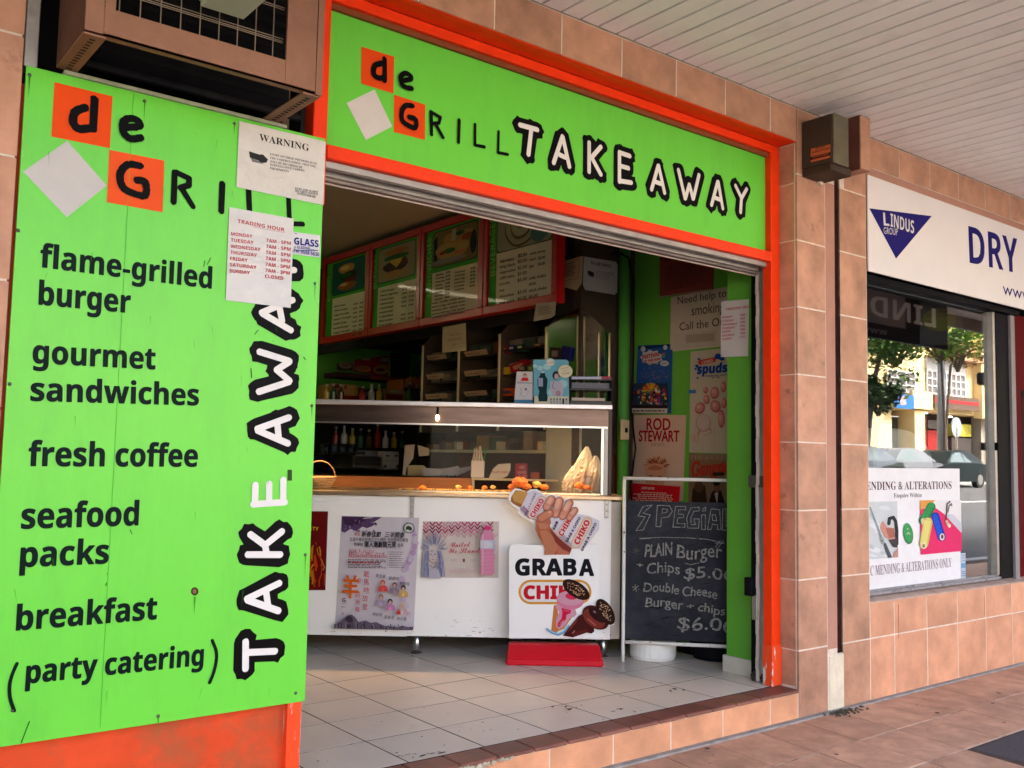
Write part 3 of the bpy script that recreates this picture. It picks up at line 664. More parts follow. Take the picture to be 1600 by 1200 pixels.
# ================================================================== AIR CONDITIONER CAGE
lpst = thing('metal_channel', (.52, .01, 2.25), 'narrow grey metal channel rising beside the tiled pier above the green panel', 'channel')
MB().box(.500, .534, .002, .06, 2.2405, 2.99).build('channel', alu_m, lpst, bevel=.002)
MB_ = None
rec = struct(MB().box(.534, 1.40, .34, .38, 2.15, 2.99).box(.534, 1.40, .05, .38, 2.10, 2.15), 'dark_recess', M('recess_black', (.012, .011, .012), .9))
ac = thing('air_conditioner', (.95, .1, 2.3), 'dusty dark air conditioner sitting in the recess behind the steel cage', 'air conditioner')
MB().box(.68, 1.3, .06, .33, 2.30, 2.80).build('casing', M('ac_casing', (.005, .005, .006), .7, spec=.03, noise=.5, nscale=10), ac, bevel=.01)
mb = MB()
for k in range(10): mb.box(.69, 1.29, .0575, .0595, 2.36+.04*k, 2.375+.04*k)
mb.build('fins', M('ac_fins', (.007, .007, .008), .7, spec=.03), ac)
MB().tube([(.66, .03, 2.30), (1.32, .03, 2.30)], .012).build('rail', M('ac_rail', (.016, .015, .015), .5, spec=.05, noise=.4), ac)
cg = thing('window_cage', (.9, -.15, 2.25), 'salmon painted steel cage bolted out from the wall above the green menu panel', 'cage')
A0, A1, B0, B1 = .580, 1.238, -.29, 0.0
MB().box(A0, A1, B0, B0+.006, 2.262, 2.335).box(A0, A1, B0, B0+.03, 2.262, 2.2665).build('bottom_rail', cage_m, cg)
MB().box(A0, A0+.044, B0-.003, B0+.004, 2.262, 2.99).build('stile', cage_m, cg)
MB().box(A0+.046, A0+.072, B0-.002, B0+.004, 2.268, 2.99).build('stile', cage_m, cg)
MB().box(A1-.115, A1-.022, B0-.002, B0+.006, 2.268, 2.99).build('stile', cage_m, cg)
MB().box(A1-.020, A1, B0-.004, B0+.006, 2.258, 2.99).build('stile', cage_m, cg)
for xa, xb in ((A0, A0+.055), (A1-.055, A1)):
    r_ = MB().box(xa, xb, B0+.007, B1, 2.255, 2.261).build('side_rail', cage_m, cg, bevel=.001)
    mb = MB()
    for k in range(12): mb.box((xa+xb)/2-.007, (xa+xb)/2+.007, B0+.03+k*.021, B0+.037+k*.021, 2.2535, 2.2548)
    mb.build('slots', gap_m, r_)
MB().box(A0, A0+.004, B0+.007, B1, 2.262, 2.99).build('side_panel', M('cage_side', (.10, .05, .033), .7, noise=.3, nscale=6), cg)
MB().box(A1-.004, A1, B0+.03, B0+.06, 2.262, 2.99).build('side_panel', cage_m, cg)
MB().tube([(A0+.09, B0+.04, 2.99), (A0+.075, B0+.2, 2.30)], .008).build('brace', cage_m, cg)
wire_m = M('wire', (.26, .20, .15), .5, metal=.4)
for k in range(14):
    xw = A0+.09+k*.0395*1.35
    if xw < A1-.12: MB().tube([(xw, B0+.035, 2.315), (xw, B0+.035, 2.99)], .0017, 5).build('wire', wire_m, cg)
for zz in (2.325, 2.40, 2.405, 2.412, 2.50, 2.506, 2.60, 2.7): MB().tube([(A0+.07, B0+.037, zz), (A1-.11, B0+.037, zz)], .0014, 5).build('wire', wire_m, cg)
# sign box hanging in front of the cage
bx = thing('light_box', (.93, -.6, 2.42), 'underside of a pale green edged light box hanging in front of the cage', 'light box')
MB().box(.862, .985, -.95, -.31, 2.405, 2.9).build('box_body', M('box_white', (.44, .47, .38), .5, noise=.08), bx, bevel=.003)
MB().box(.8585, .8615, -.95, -.31, 2.42, 2.9).build('side_face', green_m, bx)
MB().tube([(.92, -.62, 2.9), (.92, -.62, 2.995)], .012).build('hanger', alu_m, bx)

# alarm box
al = thing('alarm_box', (4.09, -.08, 2.66), 'dark brown alarm box with an orange label under the awning on the tiled pilaster', 'alarm box')
bm_ = M('alarm_brown', (.055, .035, .025), .5, noise=.2, nscale=10); bg_ = M('alarm_cover', (.12, .105, .065), .5, noise=.25, nscale=12, bump=.2)
MB().box(4.02, 4.16, -.172, -.001, 2.682, 2.925).build('housing', bm_, al, bevel=.004)
MB().box(4.026, 4.157, -.180, -.1725, 2.678, 2.93).build('front_cover', bg_, al, bevel=.004)
MB().box(4.024, 4.20, -.165, -.001, 2.645, 2.6815).build('base', bm_, al, bevel=.003)
MB().box(4.15, 4.18, -.02, .001, 2.63, 2.665).build('bracket', plaster_m, al, bevel=.002)
PA = WP(4.02); zA = zm(1170, 150, 8)
a = Art(PA, zA, .001); a.poly([(778, 660), (1022, 600), (1020, 700), (775, 762)], (.62, .20, .10)); a.poly([(775, 772), (1020, 705), (1018, 740), (775, 800)], (.07, .02, .02)); a.poly([(778, 802), (1018, 742), (1018, 772), (778, 830)], (.62, .20, .10))
a.text('SECURITY', 'b', (835, 668), (960, 640), 22, (.10, .02, .02)); a.text('ALARM SYSTEMS', 'b', (792, 718), (1010, 665), 26, (.10, .02, .02)); a.text('MONITORED', 'b', (800, 782), (1000, 732), 16, (.6, .2, .12)); a.build('label_sticker', PAPER, al)

# ================================================================== MENU BOARDS over the counter
XB = 3.70; PB = WP(XB)
def uvrect(P, z, x0, y0, x1, y1):
    a0, b1 = P.uv(*z(x0, y0)); a1, b0 = P.uv(*z(x1, y1)); return a0, a1, b0, b1
zb4 = zm(740, 320, 6.667); zb3 = zm(640, 340, 6.664); zb2 = zm(500, 250, 3.87)
LG, MG, PWH = (.34, .70, .20), (.12, .44, .06), (.86, .74, .60)
xe = [PB.uv(x, 500)[0] for x in (501, 576, 656, 754.5, 870)]
ZB0, ZB1 = 2.150, 2.885
INKB = (.05, .035, .03)
boards = [(zb2, (38, 640, 266, 1050), (38, 76), (72, 640, 257, 770), (78, 838), 'BURGERS', (57, 850, 53, 700)),
          (zb2, (310, 548, 578, 997), (312, 351), (347, 562, 564, 690), (351, 772), 'BURGERS', (337, 775, 337, 570)),
          (zb3, (160, 178, 706, 1000), (160, 234), (236, 198, 688, 405), (236, 578), 'SANDWICHES', (216, 815, 213, 205)),
          (zb4, (150, 92, 810, 985), (152, 236), (240, 95, 798, 350), (238, 505), 'BEVERAGES', (214, 735, 212, 120))]
lab = ['red framed menu board with a burger picture on teal, leftmost and farthest over the counter', 'red framed burger menu board with a cheeseburger picture, second from the left', 'red framed SANDWICHES menu board between the burger and beverage boards', 'red framed BEVERAGES menu board nearest the doorway with a frothy coffee picture']
mbo = []
for i, (z_, fld, stp, pic, lst, ttl, tp) in enumerate(boards):
    a0, a1 = xe[i]+.002, xe[i+1]-.002
    t = thing('menu_board', PB.w((a0+a1)/2, ZB0, 0), lab[i], 'menu board', 'menu boards in a row above the counter'); mbo.append(t)
    f0, f1, g0, g1 = uvrect(PB, z_, *fld)
    g0, g1 = ZB0+.055, ZB1-.055; f0 = max(f0, a0+.04); f1 = min(f1, a1-.035)
    MB().pbox(PB, a0, a1, ZB0, ZB1, -.06, -.012).build('back_box', red_m, t)
    for nm, b in (('frame_rail', (a0, a1, ZB0, g0)), ('frame_rail', (a0, a1, g1, ZB1)), ('frame_stile', (a0, f0, g0+.0005, g1-.0005)), ('frame_stile', (f1, a1, g0+.0005, g1-.0005))):
        MB().pbox(PB, *b, -.0119, .008).build(nm, red_m, t, bevel=.005)
    sx1 = PB.uv(*z_(stp[1], fld[1]))[0]
    zl = PB.uv(*z_(lst[0], lst[1]))[1]
    a = Art(PB, z_, -.0115, .0001)
    a.uvpoly([(f0, g0), (f1, g0), (f1, g1), (f0, g1)], MG); a.uvpoly([(sx1, g0), (f1, g0), (f1, zl), (sx1, zl)], PWH)
    p0, p1, q0, q1 = uvrect(PB, z_, *pic); q1 = g1-.02; r = .03
    def rr(p0, p1, q0, q1, r): return [(cx+r*math.cos(t_), cy+r*math.sin(t_)) for cx, cy, s0 in ((p1-r, q1-r, 0), (p0+r, q1-r, 1), (p0+r, q0+r, 2), (p1-r, q0+r, 3)) for t_ in [math.pi/2*(s0+k/5) for k in range(6)]]
    a.uvpoly(rr(p0-.006, p1+.006, q0-.006, q1+.006, r), (.01, .03, .01))
    a.uvpoly(rr(p0, p1, q0, q1, r), [(.03, .16, .14), (.42, .33, .22), (.30, .22, .09), (.46, .42, .33)][i])
    pcx, pcy, pw, ph = (p0+p1)/2, (q0+q1)/2, p1-p0, q1-q0
    def e(cx, cy, rx, ry, col, k=1., lo=0, hi=2*math.pi):
        a.uvpoly([(pcx+pw*cx+pw*rx*math.cos(t_)*(1+.06*math.sin(3*t_+cx*9)), pcy+ph*cy+ph*ry*math.sin(t_)*(1+.06*math.sin(2*t_+cy*7))) for t_ in [lo+(hi-lo)*k_/22 for k_ in range(22 if hi-lo > 6 else 23)]], col)
    if i == 0:
        e(-.05, .26, .25, .16, (.55, .28, .10)); e(-.10, .29, .14, .07, (.72, .48, .26)); e(.06, .02, .32, .14, (.05, .06, .02)); e(-.1, .04, .2, .08, (.04, .16, .03)); e(.1, -.12, .25, .06, (.25, .05, .03)); e(-.02, -.30, .30, .13, (.42, .17, .06)); e(-.12, -.24, .12, .05, (.7, .42, .2)); e(.34, .1, .08, .3, (.05, .12, .12))
    elif i == 1:
        e(0, .33, .33, .10, (.50, .22, .08)); e(0, .16, .34, .09, (.06, .18, .03)); e(-.02, -.10, .34, .17, (.11, .035, .02)); a.uvpoly([(pcx-.22*pw, pcy+.10*ph), (pcx+.22*pw, pcy+.10*ph), (pcx+.02*pw, pcy-.16*ph)], (.75, .48, .10)); e(-.05, -.33, .36, .10, (.55, .32, .14)); e(.22, -.02, .09, .12, (.16, .07, .04))
    elif i == 2:
        a.uvpoly([(p0+.01, q0+.02), (p0+.10*pw, q0+.04), (p0+.10*pw, q1-.03), (p0+.01, q1-.05)], (.03, .03, .10)); e(-.05, -.10, .38, .28, (.52, .36, .15)); e(.08, .22, .36, .16, (.50, .30, .12)); a.uvpoly([(pcx-.08*pw, pcy+.12*ph), (pcx+.02*pw, pcy+.14*ph), (pcx+.03*pw, pcy+.45*ph), (pcx-.06*pw, pcy+.45*ph)], (.50, .46, .34)); e(.28, .16, .12, .1, (.45, .10, .05)); e(.12, .3, .1, .07, (.05, .15, .03)); e(-.12, -.12, .15, .07, (.06, .2, .04)); e(-.28, -.14, .07, .05, (.45, .06, .04)); e(.12, -.22, .14, .05, (.62, .25, .14)); e(-.2, -.38, .5, .06, (.35, .33, .3)); e(.42, -.05, .07, .32, (.05, .05, .05))
    else:
        e(-.05, -.05, .30, .42, (.22, .15, .05)); e(-.05, -.03, .28, .39, (.52, .46, .34)); e(-.05, .0, .20, .30, (.26, .19, .07)); e(-.05, .03, .18, .26, (.55, .50, .38)); e(-.05, .08, .08, .14, (.40, .32, .18)); e(.28, -.25, .16, .22, (.18, .30, .30)); e(.38, .1, .07, .3, (.22, .33, .33))
    a.build('menu_print', PAPER, t)
    a = Art(PB, z_, -.008, .0001)
    a.text(ttl, 'b', (tp[0], tp[1]), (tp[2], tp[3]), 0, LG, hm=.055)
    sl = -.205 if i == 3 else -.19
    def row(x0, y0, x1, t, h): a.text(t, 'b' if i < 3 else 'r', (x0, y0), (x1, y0+sl*(x1-x0)), h, INKB, fat=.0006)
    if i == 3:
        for t_, y, wd in (('espresso', 602, 145), ('long black', 660, 160), ('cappuccino', 718, 165), ('caffe latte', 778, 150), ('mocha', 840, 105), ('hot', 908, 50), ('chocolate', 970, 150), ('mug extra', 1032, 155)): row(265, y, 265+wd, t_, 27)
        for t_, y in (('$2.50', 548), ('$2.50', 608), ('$2.50', 675), ('$3.50', 738), ('$3.50', 803), ('$3.50', 932), ('$0.50', 998)): row(460, y, 552, t_, 32)
        for t_, x0, y, x1 in (('take away', 588, 523, 755), ('sml', 588, 588, 645), ('$3.00', 680, 572, 750), ('lge', 588, 655, 635), ('$4.00', 680, 636, 750), ('milk shake', 588, 782, 762), ('$4.00', 588, 845, 655), ('thick shake', 588, 912, 772), ('$5.00', 588, 975, 678)): row(x0, y, x1, t_, 28)
    elif i == 2:
        for k, t_ in enumerate(('egg plain', 'cheese', 'tomato ham', 'salad', 'chicken', 'ham', 'tuna', 'roast beef')): row(262, 605+37*k, 262+random.choice((80, 70, 95)), t_, 15); row(370, 580+37*k, 415, '$%d.50' % (3+k % 3), 17)
        for k, t_ in enumerate(('toasted', 'avocado', 'bacon egg', 'salmon', 'turkey', 'vegie')): row(475, 580+37*k, 580, t_, 15); row(640, 540+37*k, 690, '$%d.00' % (4+k % 3), 20)
        for k, t_ in enumerate(('toast, muffin, raisin toast', 'bacon & egg roll with sauce', 'cheese 50c  salad 1.00', 'extra filling 1.50 each', 'on wholemeal roll 50c extra')): row(248, 905+38*k, 590, t_, 15)
    elif i == 1:
        for k, (t_, on) in enumerate((('1 beef burger', 1), ('2 bacon & egg burger', 1), ('3 steak burger', 1), ('4 fish burger', 1), ('5 lamb burger', 1), ('6 works burger', 0), ('7 chicken', 1), ('  fillet burger', 1), ('8 hot burger', 0))):
            y = 800+26*k; row(360, y, 360+(110 if k == 1 else 85), t_, 9.5)
            if on: row(492, y-14, 520, '$5.50', 9.5); row(537, y-22, 566, '$7.50', 9.5)
    else:
        for k, t_ in enumerate(('plain burger', 'cheese burger', 'egg burger', 'bacon burger', 'hawaiian burger', 'double burger', 'vegie burger', 'egg & cheese')):
            y = 890+27*k; row(82, y, 150+(k*13) % 40, t_, 9); row(198, y-14, 222, '$4.50', 9); row(236, y-22, 258, '$5.50', 9)
    a.build('lettering', PAPER, t)
    MB().pbox(PB, f0+.0005, f1-.0005, g0+.0005, g1-.0005, -.0055, -.0035).build('cover_sheet', cover_m, t)
# notes hanging under the boards
PN = WP(3.685); zn = zm(640, 470, 7.0625)
x = sheet(PN, [(368, 292), (622, 245), (628, 548), (362, 575)], zn, 'paper_note', 'plain paper note with three short lines hanging under the SANDWICHES board', 'note', (.55, .46, .34), h=.002)
a = Art(PN, zn, .0024)
for t_, L, R in (('Tobacco only', (438, 388), (553, 370)), ('or EFTPOS minimum', (408, 448), (582, 420)), ('$10', (482, 494), (518, 488))): a.text(t_, 'r', L, R, 17, (.10, .06, .05))
a.build('lettering', PAPER, x)
zn2 = zm(740, 320, 6.667)
x = sheet(PN, [(655, 1030), (862, 1008), (850, 1150), (810, 1180), (625, 1215), (640, 1120)], zn2, 'licence_notice', 'small bordered paper notice curling under the BEVERAGES board', 'notice', (.52, .44, .33), h=.002)
a = Art(PN, zn2, .0024).bars(680, 1060, 830, 1160, 6, (.2, .15, .1), .35, .3, -22); a.build('lettering', PAPER, x)

# tubular lamp on the shop ceiling further back (seen only as glare on the boards)
lt = thing('fluorescent_batten', (1.9, 5.0, 2.85), 'lit fluorescent batten on the shop ceiling, mirrored as pale bars in the menu boards', 'ceiling light')
MB().box(1.2, 2.7, 4.96, 5.04, 2.865, 2.93).build('batten_body', white_m, lt, bevel=.004)
MB().tube([(1.22, 5.0, 2.845), (2.68, 5.0, 2.845)], .014, 8).build('tube', M('tube_glow', (1, 1, 1), emit=(1, .86, .60), estr=4.0), lt)

# ================================================================== RACK, MIRRORS, SIGNS at the back of the counter
PR = WP(3.93)
rk = thing('label_rack', (3.95, 2.6, 1.5), 'dark pigeonhole rack with slanted label strips behind the counter', 'rack')
ry = {x: -PR.uv(x, 600)[0] for x in (660, 716.5, 780, 853)}
for x in ry: MB().hexa([(3.93, ry[x]-.009, 1.40), (4.258, ry[x]-.009, 1.40), (4.258, ry[x]+.009, 1.40), (3.93, ry[x]+.009, 1.40), (3.93, ry[x]-.009, 2.06), (4.258, ry[x]-.009, 2.40), (4.258, ry[x]+.009, 2.40), (3.93, ry[x]+.009, 2.06)]).build('divider', M('divider_brown', (.06, .042, .025), .7, spec=.05, noise=.2), rk); MB().box(3.922, 3.9298, ry[x]-.009, ry[x]+.009, 1.40, 2.06).build('divider_edge', cream_m, rk)
ks = [660, 716.5, 780, 853]
for b in range(3):
    y0, y1 = ry[ks[b+1]]+.0095, ry[ks[b]]-.0095
    for zz in ((1.62, 1.77, 1.93) if b < 2 else (1.62, 1.78, 1.95)):
        MB().hexa([(3.955, y0, zz-.012), (4.25, y0, zz+.05), (4.25, y1, zz+.05), (3.955, y1, zz-.012), (3.955, y0, zz), (4.25, y0, zz+.062), (4.25, y1, zz+.062), (3.955, y1, zz)]).build('rack_shelf', M('rack_shelf_brown', (.03, .02, .014), .7, spec=.05, noise=.2), rk)
random.seed(14)
for b in range(3):
    y0, y1 = ry[ks[b+1]]+.02, ry[ks[b]]-.02
    for zz in ((1.62, 1.77, 1.93) if b < 2 else (1.62, 1.78, 1.95)):
        for q_ in range(3):
            ya = y0+(y1-y0)*(q_+.08)/3; yb = y0+(y1-y0)*(q_+.9)/3; h_ = random.uniform(.02, .09); MB().hexa([(3.985, ya, zz+.008), (4.2, ya, zz+.055), (4.2, yb, zz+.055), (3.985, yb, zz+.008), (3.985, ya, zz+.008+h_), (4.2, ya, zz+.055+h_), (4.2, yb, zz+.055+h_), (3.985, yb, zz+.008+h_)]).build('stock_pile', M('stock_%d' % random.randrange(6), random.choice([(.05, .035, .03), (.10, .07, .05), (.16, .13, .10), (.03, .02, .05), (.12, .03, .02), (.04, .05, .04)]), .6), rk)
words = [['PAPER', 'FILTERS S', 'LIGHTER'], ['TOBACCO 30', 'TAILOR 25 BOX', 'MENTHOL 20']]
quads = [[((185, 605), (395, 582), (415, 635), (210, 658)), ((185, 815), (370, 800), (388, 855), (205, 870)), ((172, 1030), (410, 1015), (425, 1072), (190, 1088))],
         [((600, 565), (850, 530), (868, 590), (625, 618)), ((597, 775), (848, 755), (862, 812), (620, 838)), ((597, 1003), (845, 985), (862, 1040), (622, 1055))]]
for b in range(2):
    for k in range(3):
        q_ = quads[b][k]; pts = [PR.uv(*zn(*c)) for c in q_]
        m = MB().prism(PR, pts, .001, .003); m.c = [(.48, .33, .22)]*len(m.f); o = m.build('label_strip', PAPER, rk, color=True)
        a = Art(PR, zn, .0034); a.text(words[b][k], 'b', (q_[3][0]+12, q_[3][1]-16), (q_[3][0]+.62*(q_[2][0]-q_[3][0]), q_[3][1]-16+.6*(q_[2][1]-q_[3][1])), 17, (.15, .08, .06)); a.build('lettering', PAPER, o)
pkc = [(.55, .03, .03), (.03, .08, .25), (.04, .2, .12), (.5, .35, .1), (.45, .03, .05), (.06, .06, .06), (.1, .25, .05), (.6, .5, .05), (.6, .12, .02), (.5, .4, .3)]
def packet(P, z, c, col, col2=None, nm='packet', label='', grp=None, th=.03):
    pts = [P.uv(*z(*q_)) for q_ in c]; t = thing(nm, P.w(*pts[-1], 0), label, nm.split('_')[-1], grp)
    m = MB().prism(P, pts, -th, .001); m.c = [col]*len(m.f); m.build('carton', PAPER, t, color=True)
    if col2:
        a = Art(P, None, .0013); cx = sum(p[0] for p in pts)/len(pts); cy = sum(p[1] for p in pts)/len(pts)
        a.uvpoly([(cx+(p[0]-cx)*.6, cy+(p[1]-cy)*.5) for p in pts], col2); a.build('print', PAPER, t)
    return t
zk = zm(780, 480, 7.5); PK = WP(3.96)
packet(PK, zk, [(10, 460), (80, 452), (92, 530), (15, 540)], (.5, .03, .03), (.6, .45, .35), 'tobacco_packet', 'red tobacco packet at the left of the top rack shelf', th=.05)
packet(PK, zk, [(100, 450), (175, 442), (190, 515), (108, 525)], (.05, .07, .2), (.55, .5, .4), 'tobacco_packet', 'dark blue tobacco packet between the red and green ones on the rack', th=.05)
packet(PK, zk, [(200, 445), (270, 432), (290, 508), (212, 518)], (.04, .14, .08), (.6, .55, .4), 'tobacco_packet', 'dark green tobacco packet with a pale face on the top rack shelf', th=.05)
packet(PK, zk, [(398, 428), (495, 420), (500, 470), (405, 468)], (.2, .12, .06), (.45, .33, .2), 'tobacco_packet', 'brown tobacco packet alone at the right of the top rack shelf', th=.05)
packet(PK, zk, [(14, 712), (108, 700), (108, 785), (14, 788)], (.60, .42, .04), None, 'yellow_box', 'small yellow box on the middle rack shelf', th=.05)
packet(PK, zk, [(120, 690), (290, 610), (330, 640), (205, 765), (140, 765)], (.42, .02, .04), (.5, .25, .2), 'red_packet', 'crimson packet slanting on the middle rack shelf', th=.04)
packet(PK, zk, [(215, 690), (300, 672), (320, 745), (225, 752)], (.12, .08, .07), (.4, .3, .25), 'dark_packet', 'dark packet right of the crimson one on the rack', th=.04)
packet(PK, zk, [(330, 690), (392, 678), (392, 748), (335, 752)], (.16, .22, .05), (.4, .42, .2), 'lime_packet', 'olive green packet beside the tall white card on the rack', th=.04)
packet(PK, zk, [(0, 955), (150, 945), (185, 1000), (150, 1035), (0, 1042)], (.62, .12, .02), (.12, .10, .14), 'orange_box', 'orange box on the lowest rack shelf', th=.06)
# corner mirrors
PM1 = WP(3.925); PM2 = FP(1.526)
mr = thing('corner_mirror', (3.93, 1.55, 1.5), 'slope topped mirror panels meeting at the corner behind the drinks display', 'mirror')
MB().prism(PM1, [PM1.uv(*p) for p in ((853, 636), (904, 636), (904, 482), (853, 513))], -.004, .002).build('mirror_panel', mirror_m, mr)
MB().prism(PM2, [PM2.uv(*p) for p in ((911, 636), (953, 636), (953, 522), (935, 505), (911, 482))], -.002, .004).build('mirror_panel', mirror_m, mr)
for P_, x_ in ((PM1, 854), (PM1, 903), (PM2, 912), (PM2, 935.5), (PM2, 952)):
    u0 = P_.uv(x_, 560)[0]; MB().pbox(P_, u0-.005, u0+.005, 1.5, P_.uv(x_, 495 if x_ in (903, 912) else 520)[1], .0045, .010).build('mirror_edge', M('brass_edge', (.50, .42, .26), .3, metal=.8), mr)
PMJ = WP(3.905)
x = packet(PMJ, zk, [(595, 470), (715, 475), (708, 615), (590, 612)], (.06, .045, .045), (.3, .22, .2), 'black_box', 'black box with pale lettering leaning against the corner mirror', th=.015)
x = packet(PMJ, zk, [(740, 450), (840, 470), (820, 630), (735, 620)], (.03, .03, .16), None, 'blue_tube_box', 'dark blue carton standing before the corner mirror', th=.015)
PS1 = WP(3.915)
x = sheet(PS1, [(63, 95), (235, 45), (228, 240), (190, 295), (63, 262)], zm(860, 390, 4.613), 'smoking_notice', 'yellowish bordered notice at the wall corner left of the white WARNING sign', 'notice', (.55, .47, .30), h=.003, th=.003)
a = Art(PS1, zm(860, 390, 4.613), .0035); a.pill([(68, 103), (212, 72), (205, 205), (68, 235), (68, 103)], 1.4, (.35, .12, .06)); a.bars(85, 105, 195, 210, 7, (.25, .14, .08), .42, .25, -22); a.build('lettering', PAPER, x)
PS2 = FP(1.515)
x = sheet(PS2, [(240, 50), (470, 88), (482, 110), (480, 310), (462, 325), (250, 290), (235, 255)], zm(860, 390, 4.613), 'camera_warning_sign', 'white WARNING sign with rounded corners on the wall above the corner mirrors', 'sign', (.50, .49, .46), h=.003, th=.003, mat=GLOSS)
a = Art(PS2, zm(860, 390, 4.613), .0035); a.text('WARNING', 'sb', (288, 107), (437, 132), 24, (.05, .05, .05))
for k in range(4): a.text(('ENTRY ON THESE PREMISES', 'THE UNDERSTANDING THAT', 'WILL BE RECORDED BY', 'SURVEILLANCE CAMERA')[k], 'sb', (322, 160+15*k), ((462, 455, 425, 400)[k], 178+14*k), 8, (.12, .12, .12))
a.poly([(264, 152), (285, 155), (312, 168), (310, 200), (280, 192), (265, 175)], (.06, .06, .06)); a.build('lettering', PAPER, x)
# green corner pipe and cable, switch plate
pq = FP(1.45); u0 = pq.uv(976, 600)[0]
ppz = thing('green_pipe', (u0, 1.45, .14), 'round green painted pipe running floor to ceiling beside the counter', 'pipe')
MB().tube([(u0, 1.46, .14), (u0, 1.46, 2.92)], .036, 14).build('pipe', M('pipe_green', (.06, .24, .035), .35, noise=.1), ppz, smooth=True)
cb = solo(MB().tube([pq.at(955, 398), pq.at(965, 394), pq.at(974, 405, .05), pq.at(981, 440, .05), pq.at(981, 560, .05), pq.at(977, 640, .05), pq.at(984, 700, .05), pq.at(976, 760, .05), pq.at(985, 860, .05)], .006, 6), 'black_cable', black_m, 'thin black cable running down the green wall beside the pipe', 'cable')
sw = thing('switch_plate', pq.at(966, 670, .06), 'worn yellowish switch plate on the green pipe beside the counter', 'switch')
MB().pbox(pq, pq.uv(960, 655)[0], pq.uv(972, 655)[0], pq.uv(966, 687)[1], pq.uv(966, 656)[1], .05, .065).build('plate', cream_m, sw, bevel=.003)
MB().pbox(pq, pq.uv(965, 655)[0], pq.uv(968, 655)[0], pq.uv(966, 676)[1], pq.uv(966, 669)[1], .0652, .072).build('switch', black_m, sw)

random.seed(31)
a0_, a1_ = -ry[660]+.03, -ry[853]-.03
zsh = PR.uv(760, 703)[1]
for k in range(11):
    ya = -(a0_+(a1_-a0_)*(k+.1)/11); yb = -(a0_+(a1_-a0_)*(k+.85)/11); h_ = random.uniform(.04, .13)
    t = thing('shelf_box', (4.0, (ya+yb)/2, zsh), ['flat brown box at the far end of the lower shelf', 'low dark carton second along the lower shelf', 'tan carton beside the low dark one', 'dusky red carton on the lower shelf under the first rack bay', 'grey brown box in the middle of the lower shelf', 'small amber box right of the middle of the lower shelf', 'dull green carton on the lower shelf', 'tall brown box on the lower shelf behind the straw holder', 'dark orange carton on the lower shelf behind the red sign', 'pale tan box near the right end of the lower shelf', 'last brown box at the right end of the lower shelf'][k], 'box', 'boxes on the lower shelf behind the glass case')
    MB().box(3.95+random.uniform(0, .05), 4.15, min(ya, yb), max(ya, yb), zsh+.001, zsh+h_).build('carton', M('sb_%d' % (k % 7), [(.12, .06, .03), (.05, .025, .02), (.24, .14, .06), (.16, .03, .02), (.10, .07, .05), (.30, .14, .03), (.05, .07, .03)][k % 7], .6, noise=.3, nscale=15), t, bevel=.003)
# ================================================================== BACK WALL THINGS
PW_ = FP(5.30); zq = zm(500, 530, 10)
def backprint(c, nm, label, cols, text=None):
    x = sheet(PW_, c, zq, nm, label, 'picture', cols[0], h=.012, th=.01)
    return x
x = backprint([(255, 380), (530, 340), (530, 500), (255, 490)], 'food_picture', 'food picture of a white plate at the far left of the back wall', [(.30, .26, .18)])
a = Art(PW_, zq, .013); a.rect(262, 385, 500, 485, (.12, .10, .05)); a.ell(385, 415, 100, 45, (.42, .38, .28), 5); a.ell(390, 405, 70, 25, (.35, .2, .08)); a.build('food_print', PAPER, x)
x = backprint([(535, 320), (790, 300), (790, 545), (535, 505)], 'food_picture', 'red food picture with one round dish beside the white plate picture', [(.40, .03, .03)])
a = Art(PW_, zq, .013); a.ell(665, 465, 120, 50, (.50, .38, .18), 4); a.ell(665, 462, 100, 38, (.52, .24, .08), 4); a.rect(650, 310, 770, 330, (.5, .45, .35)); a.build('food_print', PAPER, x)
x = backprint([(795, 290), (1085, 255), (1090, 600), (795, 548)], 'food_picture', 'red burger picture with a white price tag next to the black chalk menu', [(.38, .025, .03)])
a = Art(PW_, zq, .013); a.poly([(1060, 260), (1088, 258), (1090, 600), (1062, 590)], (.16, .42, .10)); a.rect(935, 295, 1045, 355, (.5, .48, .42)); a.ell(935, 490, 115, 60, (.50, .36, .16), 5); a.ell(960, 430, 85, 40, (.50, .25, .07)); a.ell(930, 480, 80, 25, (.28, .07, .03)); a.text('$8.50', 'b', (950, 342), (1030, 342), 30, (.05, .05, .03)); a.build('food_print', PAPER, x)
x = sheet(PW_, [(1095, 215), (1400, 215), (1400, 640), (1095, 600)], zq, 'chalk_menu', 'small black chalk menu on the back wall right of the burger picture', 'chalkboard', (.015, .015, .02), h=.012, th=.01)
a = Art(PW_, zq, .013, .0002)
for t_, y, x0, x1 in (('Fish & Chips 9.50', 262, 1110, 1395), ('Calamari Pack 8.00', 325, 1120, 1395), ('Hot Dog 4.50', 378, 1110, 1380), ('Chicken Snack Pack', 425, 1110, 1385), ('Gravy Roll', 520, 1115, 1320), ('Pies 4.50', 585, 1130, 1310)): a.text(t_, 'r', (x0, y), (x1, y+12), 20, (.32, .34, .33))
a.build('lettering', CHALK, x)
sh = thing('back_shelf', PW_.at(600, 600, .1), 'dark red edged shelf along the green back wall', 'shelf')
MB().pbox(PW_, PW_.uv(505, 600)[0], PW_.uv(660, 600)[0], PW_.uv(600, 598)[1], PW_.uv(600, 591)[1], .01, .25).build('board', M('shelf_dark', (.06, .02, .02), .6), sh)
MB().pbox(PW_, PW_.uv(560, 600)[0], PW_.uv(640, 600)[0], PW_.uv(600, 597.5)[1], PW_.uv(600, 592.5)[1], .2505, .26).build('edge', M('shelf_red', (.25, .03, .02), .5), sh)
PD = FP(4.6)
